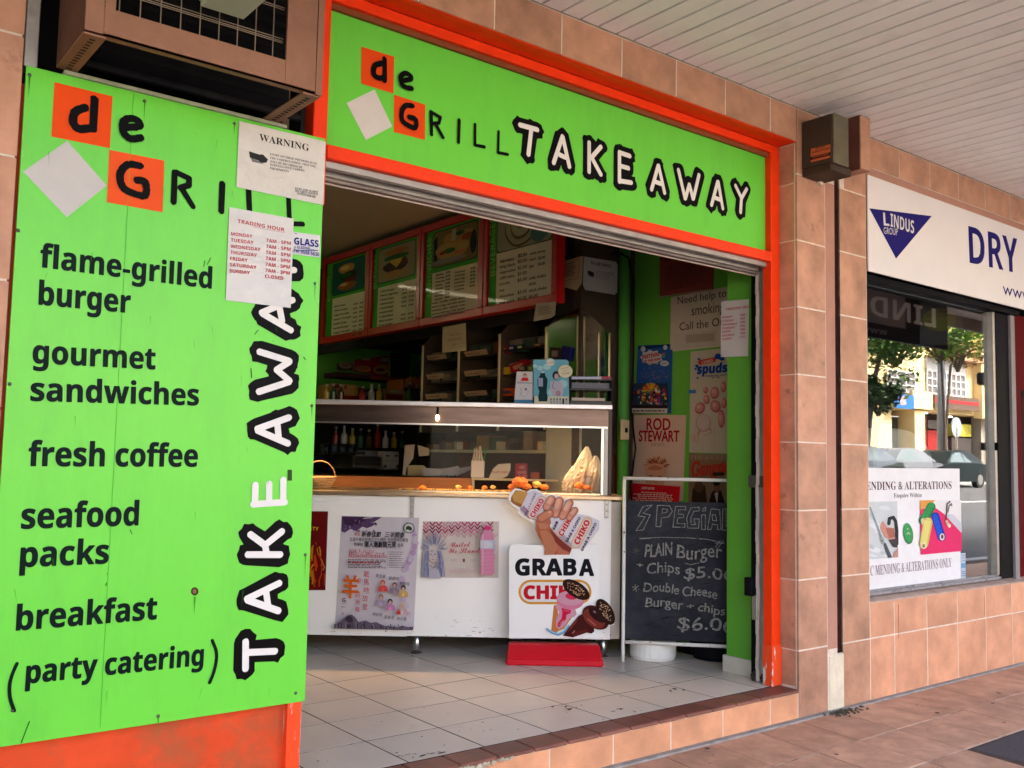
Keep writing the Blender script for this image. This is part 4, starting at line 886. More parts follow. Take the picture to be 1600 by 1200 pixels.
def carton(c, cols, nm, label, P=PD, z=zq, d=.3):
    pts = [P.uv(*z(*q_)) for q_ in c]; x0, x1 = min(p[0] for p in pts), max(p[0] for p in pts); y0, y1 = min(p[1] for p in pts), max(p[1] for p in pts)
    t = thing(nm, P.w(x0, y0, 0), label, nm.split('_')[-1])
    MB().pbox(P, x0, x1, y0, y1, -d, 0).build('carton', M(nm+'_c%d' % int(cols[0][0]*1000+cols[0][1]*100), cols[0], .6, noise=.1), t, bevel=.004)
    a = Art(P, None, .001)
    for (fx0, fx1, fy0, fy1, c_) in cols[1:]: a.uvpoly([(x0+(x1-x0)*fx0, y0+(y1-y0)*fy0), (x0+(x1-x0)*fx1, y0+(y1-y0)*fy0), (x0+(x1-x0)*fx1, y0+(y1-y0)*fy1), (x0+(x1-x0)*fx0, y0+(y1-y0)*fy1)], c_)
    a.build('print', PAPER, t); return t
hood = thing('shade_filler', (4.6, 5.0, 2.3), 'big dark extraction hood hanging over the back bench', 'extraction hood')  # added black box, stands in for the darkness high on the back wall
MB().box(4.0, 6.2, 4.55, 5.34, 2.26, 2.92).build('filler_body', M('filler_black', (.012, .011, .012), .6, spec=.2), hood)
struct(MB().box(.46, 6.29, 5.325, 5.349, .14, 1.60), 'back_shade_sheet', M('shade_sheet_dark', (.02, .018, .017), .5, spec=.2))  # dark sheet over the green wall, shade behind the case put into its colour
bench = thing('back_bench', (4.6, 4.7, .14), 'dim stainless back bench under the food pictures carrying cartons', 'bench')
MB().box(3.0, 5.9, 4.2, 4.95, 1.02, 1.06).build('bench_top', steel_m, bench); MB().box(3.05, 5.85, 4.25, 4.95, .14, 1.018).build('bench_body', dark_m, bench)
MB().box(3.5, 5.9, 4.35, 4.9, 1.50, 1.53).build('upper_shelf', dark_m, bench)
for x_ in (3.55, 4.6, 5.7): MB().box(x_, x_+.03, 4.4, 4.85, 1.06, 1.50).build('upright', dark_m, bench)
carton([(220, 720), (605, 720), (605, 960), (220, 960)], [(.34, .18, .05), (.0, 1., .0, .35, (.30, .04, .03)), (.02, .5, .75, .95, (.3, .07, .03)), (.3, .4, .78, .98, (.5, .42, .25))], 'chip_carton', 'orange and red carton at the left on the back shelf')
carton([(640, 790), (985, 790), (985, 965), (640, 965)], [(.03, .04, .04), (.15, .35, .4, .75, (.25, .26, .25))], 'dark_carton', 'dark carton with a pale swirl in the middle of the back shelf')
carton([(1000, 800), (1320, 800), (1320, 965), (1000, 965)], [(.26, .14, .05), (.1, .9, .2, .6, (.28, .03, .03)), (.3, .95, .75, .95, (.45, .38, .24))], 'pie_carton', 'brown carton with a red oval band on the back shelf')
carton([(1330, 830), (1590, 830), (1590, 975), (1330, 975)], [(.30, .17, .08), (.1, .9, .3, .5, (.3, .10, .05))], 'sauce_carton', 'pale brown carton at the right end of the back shelf')
x = carton([(1310, 640), (1570, 640), (1570, 790), (1310, 790)], [(.38, .11, .02), (0., 1., 0., .15, (.05, .02, .02))], 'snack_box', 'orange snack box with tubes standing in it, stacked above the pale brown carton')
for k in range(9):
    c = PD.at(633+k*2.6, 604-(k % 3)*1.5, .03); MB().tube([c, c+Vector((0, 0, .07))], .012, 8).build('snack_tube', M('snack_orange', (.5, .16, .03), .5), x)
# kitchen seen through the glass case
random.seed(19)
BT = [((.30, .02, .01), 'red'), ((.45, .30, .04), 'yellow'), ((.10, .05, .02), 'brown'), ((.45, .42, .36), 'white'), ((.03, .10, .04), 'green')]
PLC = ['at the far left', 'second from the left', 'third from the left', 'left of the middle', 'in the middle', 'right of the middle', 'third from the right', 'second from the right', 'at the right end']
for row, (pxs, yb, P_, lb) in enumerate((([524+k*13 for k in range(9)], 700, FP(4.5), 'sauce bottle on the dim upper kitchen shelf'), ([510, 520, 532, 566, 580, 592, 640, 650, 662], 628, FP(4.45), 'drink bottle on the back shelf above the counter hood'))):
    for k, px in enumerate(pxs):
        col, cn = BT[(k*3+row) % 5]; c = P_.at(px, yb); h_ = random.uniform(.11, .19)
        t = thing('bottle', c, '%s %s, %s' % (cn, lb, PLC[k]), 'bottle', lb.split(' on')[0]+'s at the back')
        MB().tube([c, c+Vector((0, 0, h_*.62)), c+Vector((0, 0, h_*.8)), c+Vector((0, 0, h_))], [.028, .028, .012, .010], 12).build('bottle_body', M('bottle_'+cn, col, .2, spec=.4), t, smooth=False)
        MB().tube([c+Vector((0, 0, h_)), c+Vector((0, 0, h_+.018))], .012, 10).build('cap', M('cap_pale', (.4, .36, .3), .5), t)
kt = thing('fryer', (2.6, 4.4, .9), 'stainless double fryer seen dimly through the glass case', 'fryer')
PF = FP(4.1); zc = zm(480, 640, 6.154)
u = [PF.uv(*zc(x_, y_)) for x_, y_ in ((445, 385), (690, 385), (690, 570))]
MB().pbox(PF, u[0][0], u[1][0], u[2][1], u[0][1], -.4, 0).build('fryer_body', M('fryer_steel', (.30, .28, .27), .35, metal=.7, noise=.2), kt, bevel=.01)
MB().pbox(PF, u[0][0]-.01, u[1][0]+.01, u[2][1]+.03, u[2][1]+.10, .0005, .03).build('fryer_lip', steel_m, kt, bevel=.004)
mw = thing('ticket_printer', PF.at(*zc(810, 580)), 'pale machine front with two dark slots through the glass case', 'appliance')
u = [PF.uv(*zc(x_, y_)) for x_, y_ in ((738, 400), (888, 400), (888, 580))]
MB().pbox(PF, u[0][0], u[1][0], u[2][1], u[0][1], -.3, 0).build('body', M('mach', (.34, .30, .27), .5, noise=.1), mw, bevel=.008)
a = Art(PF, zc, .001); a.ell(772, 445, 18, 7, (.03, .03, .03)); a.ell(855, 445, 18, 7, (.03, .03, .03)); a.ell(750, 545, 14, 14, (.05, .05, .05)); a.ell(870, 545, 14, 14, (.05, .05, .05)); a.rect(738, 492, 888, 496, (.1, .1, .1)); a.build('slots', PAPER, mw)
sf = thing('pan_rack', PF.at(*zc(300, 420)), 'dark rail shelf with hanging pans at the left behind the glass case', 'shelf')
MB().pbox(PF, PF.uv(*zc(110, 400))[0], PF.uv(*zc(440, 400))[0], PF.uv(*zc(300, 425))[1], PF.uv(*zc(300, 408))[1], -.3, .2).build('shelf_board', M('pan_steel', (.25, .25, .26), .25, metal=1.), sf)
for k in range(4): c = PF.at(*zc(140+k*80, 330), .05); MB().tube([c, c-Vector((0, 0, .09))], [.07, .05], 12).build('pot', M('pot', (.2, .2, .21), .25, metal=1.), sf)
PG = WP(3.93)
lk = thing('lower_shelf_unit', (3.95, 2.6, 1.0), 'cream edged shelf unit below the rack behind the glass case', 'shelf')
def wall_px(P, x0, x1, y): return P.uv(x0, y)[0], P.uv(x1, y)[0]
a0, a1 = wall_px(PG, 664, 853, 700)
MB().pbox(PG, a0, a1, PG.uv(760, 707)[1], PG.uv(760, 703)[1], -.30, .0).build('shelf_board', cream_m, lk)
for x_ in (712, 778, 843):
    a0 = PG.uv(x_, 700)[0]; MB().pbox(PG, a0-.02, a0+.02, PG.uv(760, 702.5)[1], PG.uv(760, 690)[1], -.05, .0).build('post', cream_m, lk)
MB().pbox(PG, PG.uv(664, 700)[0], PG.uv(905, 700)[0], .14, PG.uv(760, 707.5)[1], -.32, -.30).build('panel', M('red_brown_panel', (.11, .022, .010), .6, spec=.03, noise=.2, nscale=3), lk)
MB().pbox(PG, PG.uv(852, 700)[0], PG.uv(905, 700)[0], .9, 1.42, -.02, -.005).build('pale_panel', M('pale_panel', (.42, .42, .36), .6, noise=.1), lk)

# ================================================================== DIAGONAL COUNTER
K0 = CP(0)
def cbox(mb, s0, s1, t0, t1, z0, z1): return mb.pbox(K0, s0, s1, z0, z1, -t1, -t0)
def cpt(s_, t_, z_): return K0.w(s_, z_, -t_)
ct = thing('serving_counter', cpt(-.3, 5.5, .14), 'white fronted serving counter with heated glass food case, standing diagonally in the shop', 'counter')
cbox(MB(), -1.9, -.5435, 5.285, 5.30, .236, .992).build('front_panel', white_m, ct, bevel=.001)
cbox(MB(), -.5425, .560, 5.285, 5.30, .240, .992).build('front_panel', white_m, ct, bevel=.001)
cbox(MB(), -1.9, .56, 5.301, 5.90, .25, .985).build('carcass', M('carcass', (.30, .27, .24), .7, noise=.1), ct)
cbox(MB(), .5605, .612, 5.285, 5.88, .245, .985).build('side_panel', M('side_beige', (.46, .41, .35), .6, noise=.12, nscale=3), ct, bevel=.002)
cbox(MB(), -1.9, .622, 5.255, 5.98, .994, 1.018).build('counter_top', M('counter_steel', (.42, .31, .20), .3, metal=.7, noise=.25, nscale=10, stretch=(1, 1, 6)), ct, bevel=.004)
for s_, t_ in ((-.4951, 5.33), (.528, 5.34), (-1.5, 5.33), (-.4951, 5.8), (.5, 5.8)):
    l_ = MB().tube([cpt(s_, t_, .141), cpt(s_, t_, .25)], [.023, .021], 14).build('leg', steel_m, ct, smooth=True)
    MB().tube([cpt(s_, t_, .1405), cpt(s_, t_, .147)], [.030, .026], 14).build('foot', M('foot_grime', (.07, .06, .05), .8), l_)
PCF = CP(5.285)
for px in (644, 948):
    s_ = PCF.uv(px, 790)[0]; b_ = cbox(MB(), s_-.011, s_+.011, 5.279, 5.2848, PCF.uv(px, 809)[1], .993).build('bracket', alu_m, ct, bevel=.0015)
    for z_ in (.90, .935, .97): MB().blob(cpt(s_, 5.2785, z_), .004, .004, .004, 6, 4).build('bracket_screw', screw_m, b_)
for px, py in ((603, 986), (750, 988), (954, 992)): MB().blob(PCF.at(px, py, .0005), .005, .002, .005, 8, 4).build('screw', screw_m, ct)
cs = thing('food_case', cpt(-.3, 5.5, 1.02), 'heated glass food case with dark hood on top of the serving counter', 'display case')
cbox(MB(), -1.9, .556, 5.25, 5.66, 1.491, 1.516).build('hood_shelf', M('shelf_alu', (.56, .54, .55), .35, metal=.5, noise=.15, nscale=8), cs, bevel=.003)
cbox(MB(), -1.9, .548, 5.300, 5.32, 1.392, 1.4905).build('hood_front', M('hood_dark', (.10, .07, .06), .28, metal=.8, noise=.3, nscale=4, stretch=(1, 1, 8)), cs)
cbox(MB(), -1.9, .548, 5.321, 5.64, 1.470, 1.4905).build('hood_underside', steel_m, cs)
cbox(MB(), -1.9, .548, 5.62, 5.64, 1.40, 1.4695).build('hood_back', steel_m, cs)
cbox(MB(), -1.9, .535, 5.295, 5.2995, 1.388, 1.3965).build('hood_trim', steel_m, cs)
cbox(MB(), .500, .516, 5.300, 5.32, 1.019, 1.3875).build('corner_post', steel_m, cs, bevel=.002)
cbox(MB(), .540, .560, 5.295, 5.34, 1.019, 1.4905).build('dark_post', M('post_dark', (.05, .035, .03), .4, metal=.5), cs, bevel=.002)
cbox(MB(), .5165, .5395, 5.303, 5.31, 1.019, 1.3875).build('end_strip', M('strip_grey', (.33, .30, .27), .4, metal=.4), cs)
cbox(MB(), .54, .556, 5.60, 5.64, 1.019, 1.4905).build('dark_post', MATS['post_dark'], cs)
cbox(MB(), -1.9, .4995, 5.306, 5.311, 1.022, 1.3865).build('front_glass', caseglass_m, cs)
cbox(MB(), .546, .550, 5.341, 5.599, 1.022, 1.46).build('end_glass', caseglass_m, cs)
cbox(MB(), -1.9, .53, 5.33, 5.62, 1.0185, 1.026).build('warm_tray', M('warm_tray', (.55, .45, .33), .25, metal=1., noise=.2, nscale=10), cs)
glow = M('heat_glow', (1, .5, .2), emit=(1, .52, .18), estr=2.6)
for s0, s1 in ((-1.35, -.98), (-.40, -.17), (.13, .46)):
    h_ = cbox(MB(), s0-.03, s1+.03, 5.40, 5.46, 1.425, 1.445).build('lamp_reflector', steel_m, cs)
    MB().tube([cpt(s0, 5.43, 1.413), cpt(s1, 5.43, 1.413)], .007, 8).build('heat_tube', glow, h_)
    L_ = bpy.data.lights.new('heat_lamp', 'AREA'); L_.shape = 'RECTANGLE'; L_.size = s1-s0; L_.size_y = .03; L_.energy = .6 if s0 < 0 else .5; L_.spread = math.radians(130); L_.color = (1, .58, .26)
    lo = bpy.data.objects.new('heat_lamp', L_); C.objects.link(lo); lo.matrix_world = Matrix.Translation(cpt((s0+s1)/2, 5.43, 1.400)) @ Matrix.Rotation(-YAW, 4, 'Z'); lo.parent = cs; lo.matrix_parent_inverse = Matrix.Translation(-abs_loc(cs))
bl = thing('light_bulb', cpt(-.41, 5.27, 1.44), 'small glowing bulb under the front edge of the counter shelf', 'bulb')
MB().blob(cpt(-.409, 5.283, 1.428), .009, .009, .017, 10, 8).build('bulb_glass', M('bulb_glow', (1, .7, .3), emit=(1, .68, .34), estr=7), bl, smooth=True)
MB().tube([cpt(-.409, 5.283, 1.444), cpt(-.409, 5.283, 1.4895)], .006, 8).build('bulb_holder', black_m, bl)
# food and things in and behind the case
fo = M('fried_crumb', (.62, .16, .03), .5, noise=.4, nscale=60, bump=.6, bscale=150); fo2 = M('fried_gold', (.62, .34, .10), .5, noise=.3, nscale=60, bump=.5, bscale=150)
random.seed(3)
k = 0
for (px, py, r, mt, lb) in ((812, 753, .034, fo, 'large orange fried piece standing highest in the warming tray'), (800, 761, .022, fo, 'orange fried piece just left of the tallest one in the tray'), (822, 760, .022, fo, 'orange fried piece just right of the tallest one in the tray'), (838, 757, .022, fo2, 'golden fried piece right of the orange ones near the bags'), (850, 761, .020, fo, 'small orange fried piece next to the glass corner'), (905, 759, .024, fo, 'red brown fried piece in front of the plastic bags'), (918, 762, .018, fo, 'smaller red brown piece by the plastic bags'),
                         (660, 762, .016, fo, 'small reddish fried piece left of the bright tray patch'), (716, 761, .013, fo2, 'small golden crumb beside the bright tray patch'), (757, 762, .014, fo, 'small orange crumb under the white cup stand'), (770, 761, .013, fo2, 'small golden piece under the curved sign'), (735, 762, .013, fo, 'small orange crumb left of the cup stand')):
    c = CP(5.45).at(px, py); c.z = max(1.027+r*.7, c.z)
    m = MB(); m.blob(c, r*1.25, r, r*.8, 9, 6, .22); m.blob(c+Vector((r*.8, -r*.2, -r*.1)), r*.7, r*.6, r*.6, 8, 5, .22)
    solo(m, 'fried_food', mt, lb, 'fried food', 'fried food pieces in the warming tray', smooth=False)
m = MB()
for k in range(170): m.blob(cpt(random.uniform(-.62, .2), random.uniform(5.36, 5.5), 1.029), random.uniform(.003, .008), random.uniform(.003, .007), .004, 5, 3, .3)
o = m.build('crumbs', fo2, None); setp(o, 'scatter of crumbs and chips along the warming tray', 'crumbs', kind='stuff')
bk = thing('food_basket', cpt(-1.07, 5.45, 1.027), 'round wicker basket with a thin hoop handle at the left end of the case', 'basket')
c = CP(5.45).at(499, 764); c.z = 1.027
wk = M('wicker', (.50, .30, .13), .6, noise=.35, nscale=40, bump=.8, bscale=60)
for q_ in range(5): MB().tube([c+Vector((math.cos(t_)*(.060+.008*q_), math.sin(t_)*(.060+.008*q_), .006+.0125*q_)) for t_ in [i*math.pi/9 for i in range(19)]], .0068, 6).build('wicker_ring', wk, bk)
MB().tube([c+U2*(.088*math.cos(t_))+Vector((0, 0, .055+.095*math.sin(t_))) for t_ in [i*math.pi/12 for i in range(13)]], .0035, 6).build('handle', wk, bk)
for q_ in range(8): MB().blob(c+Vector((random.uniform(-.05, .05), random.uniform(-.05, .05), .05)), .022, .018, .012, 7, 5, .3).build('chip', fo2, bk)
wl = thing('timber_ledge', cpt(-.6, 6.0, 1.0), 'orange timber ledge along the back edge of the counter', 'ledge')
cbox(MB(), -1.25, -.24, 5.99, 6.02, 1.00, 1.085).build('ledge_board', wood_m, wl, bevel=.002)
cbox(MB(), -.238, .30, 5.98, 6.03, 1.075, 1.088).build('ledge_shelf', cream_m, wl); cbox(MB(), -.238, -.222, 5.99, 6.02, 1.0, 1.0745).build('ledge_post', cream_m, wl)
cbox(MB(), -1.25, .32, 6.02, 6.30, .98, .9995).build('ledge_base', M('ledge_base', (.24, .12, .05), .6, noise=.2), wl)
cbox(MB(), -1.25, .32, 6.02, 6.05, .14, .98).build('ledge_front', dark_m, wl)
P6 = CP(5.98); zt = zm(700, 620, 5.3333)
cp_ = thing('straw_holder', P6.at(746, 747), 'white straw holder packed with straws on the back ledge', 'straw holder')
u = [P6.uv(*zt(x_, y_)) for x_, y_ in ((193, 530), (300, 675))]
MB().pbox(P6, u[0][0], u[1][0], u[1][1], u[0][1], -.05, .01).build('holder_box', M('holder_white', (.58, .52, .46), .5), cp_, bevel=.003)
for k in range(11): b_ = P6.at(*zt(205+k*9, 530), -.02); MB().tube([b_, b_+U2*random.uniform(-.02, .02)+Vector((0, 0, random.uniform(.05, .10)))], .004, 6).build('straw', M('straw_%d' % (k % 3), [(.6, .55, .5), (.06, .25, .08), (.55, .3, .22)][k % 3], .5), cp_)
def card(P, z, pts, col, nm, lb, cat, lines=(), th=.01, extra=None):
    t = thing(nm, P.at(*z(*pts[-1])), lb, cat)
    uv = [P.uv(*z(*q_)) for q_ in pts]; m = MB().prism(P, uv, -th, .001); m.c = [col]*len(m.f); m.build('card_board', PAPER, t, color=True)
    a = Art(P, z, .0014)
    if extra: extra(a)
    for ln_ in lines: a.text(*ln_)
    a.build('print', PAPER, t); return t
card(P6, zt, [(375, 600), (420, 560), (522, 555), (520, 610), (495, 660), (455, 678), (340, 676)], (.60, .53, .45), 'counter_sign', "cream counter sign with curved corners reading Chef's Hats behind the case", 'sign', [("Chef's Hats", 'b', (365, 638), (500, 636), 20, (.40, .03, .03))])
card(P6, zt, [(560, 556), (662, 556), (662, 684), (560, 684)], (.34, .02, .035), 'red_carton', 'dark red carton with small white lettering behind the case', 'carton', [('600', 'b', (595, 600), (640, 600), 26, (.5, .4, .38)), ('SUPER', 'b', (582, 640), (650, 640), 20, (.5, .4, .38)), ('x 12', 'b', (585, 668), (655, 668), 16, (.4, .3, .3))], th=.06)
card(P6, zt, [(690, 630), (762, 630), (762, 680), (690, 680)], (.36, .08, .03), 'small_carton', 'low rusty red carton right of the dark red one', 'carton', th=.05)
PP_ = CP(6.15); zz_ = zm(480, 640, 6.154)
for c_, lb in (([(940, 342), (1035, 335), (1020, 470), (955, 560), (945, 635), (915, 635)], 'tall white sheet of paper leaning behind the glass case'), ([(1062, 340), (1175, 375), (1175, 440), (1075, 450)], 'small square note pinned at the shelf end'), ([(965, 535), (1120, 535), (1180, 600), (1120, 640), (965, 632)], 'cream folded paper lying on the ledge behind the case')):
    card(PP_, zz_, c_, (.40, .36, .33) if 'cream' not in lb else (.42, .36, .22), 'paper_sheet', lb, 'paper', th=.002)
m = MB()
random.seed(5)
for k in range(9):
    P_ = CP(6.06+.01*k); x0 = 1090+k*38; m.prism(P_, [P_.uv(*zz_(x0, 600-random.uniform(0, 40))), P_.uv(*zz_(x0+170, 540+random.uniform(0, 40))), P_.uv(*zz_(x0+200, 570+random.uniform(0, 50))), P_.uv(*zz_(x0+40, 640))], 0, .003)
solo(m, 'wrapping_paper_pile', M('grey_paper', (.26, .25, .27), .6, noise=.3, nscale=12), 'loose pile of grey wrapping paper on the ledge behind the case', 'paper pile')
# plastic bags of bread rolls
PBG = CP(5.555)
for (cx, cy, rx, rz_, lb) in ((893, 742, .055, .085, 'small clear bag of bread rolls, lowest of the three in the case'), (912, 725, .085, .15, 'tall clear bag of bread rolls in the middle of the case end'), (930, 738, .060, .12, 'clear bag of bread rolls against the case corner post')):
    c = PBG.at(cx, cy, 0); c.z = 1.028+rz_
    m = MB(); nr, ns = 20, 34; b_ = 0
    for i in range(nr+1):
        f = i/nr; prof = (.86+.2*math.sin(f*3.0+cx))*(1 if f < .45 else max(.16, 1-((f-.45)/.55)**1.3*.84)); zz = c.z-rz_+f*rz_*1.75; lean = .35*rx*math.sin(cx)*f*f
        for k in range(ns):
            a_ = 2*math.pi*k/ns; fold = 1+(.05+.16*f)*math.sin(5*a_+f*6+cx+2*math.sin(a_*2))+.08*math.sin(11*a_-f*9+cy)+random.uniform(-.07, .07); m.v.append((c.x+lean+rx*prof*fold*math.cos(a_), c.y+rx*.6*prof*fold*math.sin(a_), zz))
    for i in range(nr):
        for k in range(ns): l_ = (k+1) % ns; m.f.append([i*ns+k, i*ns+l_, (i+1)*ns+l_, (i+1)*ns+k]); m.c.append((1, 1, 1))
    t = thing('bread_bag', c-Vector((0, 0, rz_)), lb, 'bag', 'clear bags of bread in the case'); o = m.build('bag_film', bag_m, t, smooth=False)
    for q_ in range(2): MB().blob(c+Vector((random.uniform(-.3, .3)*rx, 0, (-.68+.36*q_)*rz_)), rx*.70, rx*.45, rz_*.30, 9, 6, .05).build('bread_roll', M('bread', (.26, .115, .04), .7, noise=.25, nscale=20), t, smooth=True)

# things standing on top of the hood shelf
PT = CP(5.36); zs = zm(780, 480, 7.5)
def skx(a):
    a.rect(205, 755, 392, 870, (.55, .52, .52)); a.ell(302, 800, 22, 26, (.32, .14, .08)); a.ell(302, 812, 15, 18, (.62, .42, .34)); a.poly([(250, 865), (270, 825), (335, 825), (348, 865)], (.55, .04, .04))
    a.rect(176, 1085, 390, 1140, (.10, .25, .38)); a.pill([(250, 950), (262, 990), (240, 1040)], 2, (.1, .1, .14)); a.pill([(300, 975), (345, 985), (320, 1040), (260, 1050)], 1.6, (.3, .22, .4)); a.ell(312, 960, 14, 10, (.05, .05, .1))
card(PT, zs, [(205, 752), (392, 762), (390, 1142), (172, 1142)], (.56, .54, .56), 'white_display_card', 'narrow white display card with a small red figure left of the blue drinks display', 'display card', [('INNER PEACE', 'b', (205, 893), (384, 898), 18, (.12, .12, .14))], extra=skx)
def bdx(a):
    a.poly([(402, 615), (790, 615), (812, 640), (812, 1050), (402, 1050)], (.20, .42, .50))
    for q_ in ((420, 690, 28), (480, 715, 35), (600, 640, 50), (640, 1000, 70), (740, 900, 60), (560, 700, 45)): a.ell(q_[0], q_[1], q_[2], q_[2]*.8, (.38, .55, .58))
    a.rect(410, 1045, 815, 1145, (.58, .56, .46))
    a.poly([(485, 770), (535, 770), (540, 800), (568, 850), (562, 930), (555, 1000), (570, 1060), (562, 1105), (465, 1105), (455, 1050), (470, 990), (450, 930), (448, 850), (478, 800)], (.015, .06, .07)); a.rect(492, 752, 528, 772, (.5, .52, .52)); a.rect(458, 830, 512, 930, (.35, .38, .50))
    a.ell(665, 800, 42, 50, (.05, .04, .07)); a.ell(672, 812, 26, 34, (.50, .40, .40)); a.poly([(600, 870), (720, 870), (760, 960), (740, 1040), (630, 1040), (600, 960)], (.46, .43, .50)); a.pill([(640, 880), (620, 930), (650, 960)], 4, (.22, .18, .28)); a.ell(690, 1010, 30, 35, (.40, .28, .36))
    a.ell(600, 650, 48, 38, (.60, .58, .50)); a.text('BIG SUMMER', 'b', (558, 660), (645, 652), 12, (.30, .18, .12))
    for i_ in range(6): a.rect(595+i_*36, 1075, 618+i_*36, 1140, (.08, .08, .12) if i_ == 4 else (.38, .40, .42)); a.ell(606+i_*36, 1076, 9, 8, (.05, .05, .08))
x = card(PT, zs, [(402, 640), (425, 615), (560, 615), (600, 595), (640, 615), (780, 615), (812, 645), (818, 1148), (412, 1148)], (.30, .50, .56), 'drinks_display', 'light blue drinks display card with a dark bottle standing on the counter shelf', 'display card', extra=bdx)
card(CP(5.345), zs, [(775+85*math.cos(t_), 752+75*math.sin(t_)) for t_ in [i*math.pi/10 for i in range(20)]], (.60, .57, .44), 'round_price_card', 'round cream card overlapping the corner of the blue drinks display', 'card', [('WIN ONE', 'b', (725, 725), (815, 712), 12, (.35, .25, .2)), ('OF 10', 'b', (750, 752), (795, 748), 12, (.35, .25, .2)), ('$2,000', 'b', (735, 790), (825, 780), 20, (.35, .25, .2))], th=.002)
td = thing('ticket_tray', PT.at(900, 632), 'black stacked tray dispenser with a WIN strip at the right end of the counter shelf', 'tray')
u0, z1_ = PT.uv(*zs(830, 805)); u1, z0_ = PT.uv(*zs(1325, 1152))
zz = lambda y: PT.uv(*zs(1000, y))[1]
for (ya, yb) in ((805, 855), (950, 975), (1095, 1152)): MB().pbox(PT, u0, u1, zz(yb), zz(ya), -.16, .0).build('tray', M('tray_black', (.03, .03, .035), .2), td, bevel=.003)
MB().pbox(PT, u0, u0+.01, zz(1095), zz(805), -.16, -.002).build('side', black_m, td); MB().pbox(PT, u1-.01, u1, zz(1095), zz(805), -.16, -.002).build('side', black_m, td)
MB().pbox(PT, u0+.012, u1-.04, zz(1094), zz(1060), -.14, -.006).build('paper_stack', M('stack_paper', (.45, .36, .30), .7), td)
MB().pbox(PT, u0+.012, u1-.012, zz(949), zz(880), -.12, -.03).build('grey_stack', M('stack_grey', (.12, .12, .14), .4), td)
a = Art(PT, zs, .0015); a.rect(850, 812, 1200, 845, (.40, .42, .52)); a.text('SCRATCH AND WIN A HOLIDAY', 'b', (862, 838), (1190, 838), 18, (.6, .6, .64)); a.text('WIN', 'b', (1205, 842), (1305, 842), 30, (.60, .03, .12)); a.build('print', PAPER, td)

# posters on the counter front
zp = zm(480, 760, 4.2857); PQ = CP(5.285)
x = sheet(PQ, [(-60, 165), (140, 167), (122, 695), (-60, 695)], zp, 'fire_poster', 'dark red flame poster at the left end of the white counter front', 'poster', (.20, .012, .012), h=.001)
a = Art(PQ, zp, .0014); a.text('TASTY', 'b', (-30, 292), (76, 296), 24, (.65, .45, .03)); random.seed(11)
for k in range(46): fx, fy = random.uniform(-50, 118), random.uniform(430, 690); a.pill([(fx, fy), (min(118, fx+random.uniform(-12, 16)), fy-random.uniform(15, 50)), (min(118, fx+random.uniform(-20, 20)), fy-random.uniform(50, 90))], random.uniform(2, 6), random.choice([(.55, .10, .01), (.62, .25, .02), (.35, .03, .01), (.25, .02, .01)]))
a.build('flame_print', PAPER, x)
PAP = (.62, .58, .62)
x = sheet(PQ, [(230, 197), (750, 210), (713, 957), (185, 945)], zp, 'festival_poster', 'white and purple Chinese festival poster on the white counter front', 'poster', PAP, h=.001)
a = Art(PQ, zp, .0014); random.seed(21)
PUR = (.10, .05, .12)
a.poly([(232, 199), (500, 206), (470, 225), (440, 240), (440, 265), (400, 280), (370, 270), (330, 300), (290, 285), (250, 310), (228, 300)], (.16, .09, .19)); a.poly([(235, 205), (400, 208), (370, 240), (300, 270), (250, 255)], PUR)
for k in range(26): a.ell(random.uniform(240, 470), random.uniform(215, 300), random.uniform(3, 14), random.uniform(2, 8), random.choice([PUR, (.22, .14, .27), (.30, .22, .36)]), random.uniform(0, 90), 9)
for k in range(34): t_ = random.random(); a.ell(690+40*math.sin(t_*7)-t_*30, 230+t_*640, random.uniform(8, 26), random.uniform(8, 26), random.choice([(.55, .44, .58), (.50, .36, .54), (.58, .50, .60)]), 0, 10)
a.ell(682, 278, 38, 36, (.10, .14, .11)); a.ell(682, 278, 32, 30, (.60, .60, .58)); a.poly([(660, 290), (665, 268), (682, 262), (690, 268), (700, 272), (705, 290), (690, 296), (676, 288)], (.06, .10, .07))
K_ = (.06, .05, .07); R_ = (.55, .05, .08)
for x0_ in (375, 385): a.pill([(x0_, 216-(x0_-375)), (x0_+60, 209-(x0_-375)*.3)], 1.6, PAP)
a.text('恭賀', 'r', (318, 328), (355, 329), 20, R_); a.text('新春佳節', 'r', (365, 332), (492, 337), 28, K_, skew=.15, fat=.0006); a.text('三羊開泰', 'r', (520, 337), (650, 341), 28, K_, skew=.15, fat=.0006)
a.text('弘揚中華民族優良文化傳統 澳洲潮州同鄉會', 'r', (287, 364), (678, 370), 20, K_); a.text('特舉辦', 'r', (315, 398), (375, 399), 20, K_); a.text('潮人潮劇鬧元宵', 'r', (385, 403), (595, 406), 30, K_, fat=.0008); a.text('盛典', 'r', (606, 404), (646, 404), 20, K_)
a.pill([(285, 412), (640, 418)], .8, (.4, .35, .4))
a.text('演出日期二零一五年三月七日', 'r', (280, 438), (450, 441), 15, R_); a.text('農曆正月十七日（星期六）上午十一時', 'r', (280, 456), (520, 459), 15, R_); a.text('地點澳洲潮州同鄉會大禮堂隆重舉行演出', 'r', (278, 474), (535, 477), 15, R_)
a.bars(276, 484, 535, 545, 6, (.20, .18, .22), .5, .2, 3); a.bars(276, 500, 520, 510, 1, R_, .6, .1, 3); a.bars(552, 430, 670, 545, 8, (.28, .26, .3), .35, .35, 2); a.pill([(543, 428), (540, 548)], .6, (.4, .35, .4))
a.text('戰', 'r', (385, 600), (420, 601), 32, R_); a.text('馬', 'r', (382, 652), (418, 653), 32, R_); a.text('地', 'r', (380, 708), (420, 709), 32, R_); a.text('故', 'r', (375, 762), (412, 763), 32, R_); a.text('里', 'r', (375, 818), (408, 819), 32, R_)
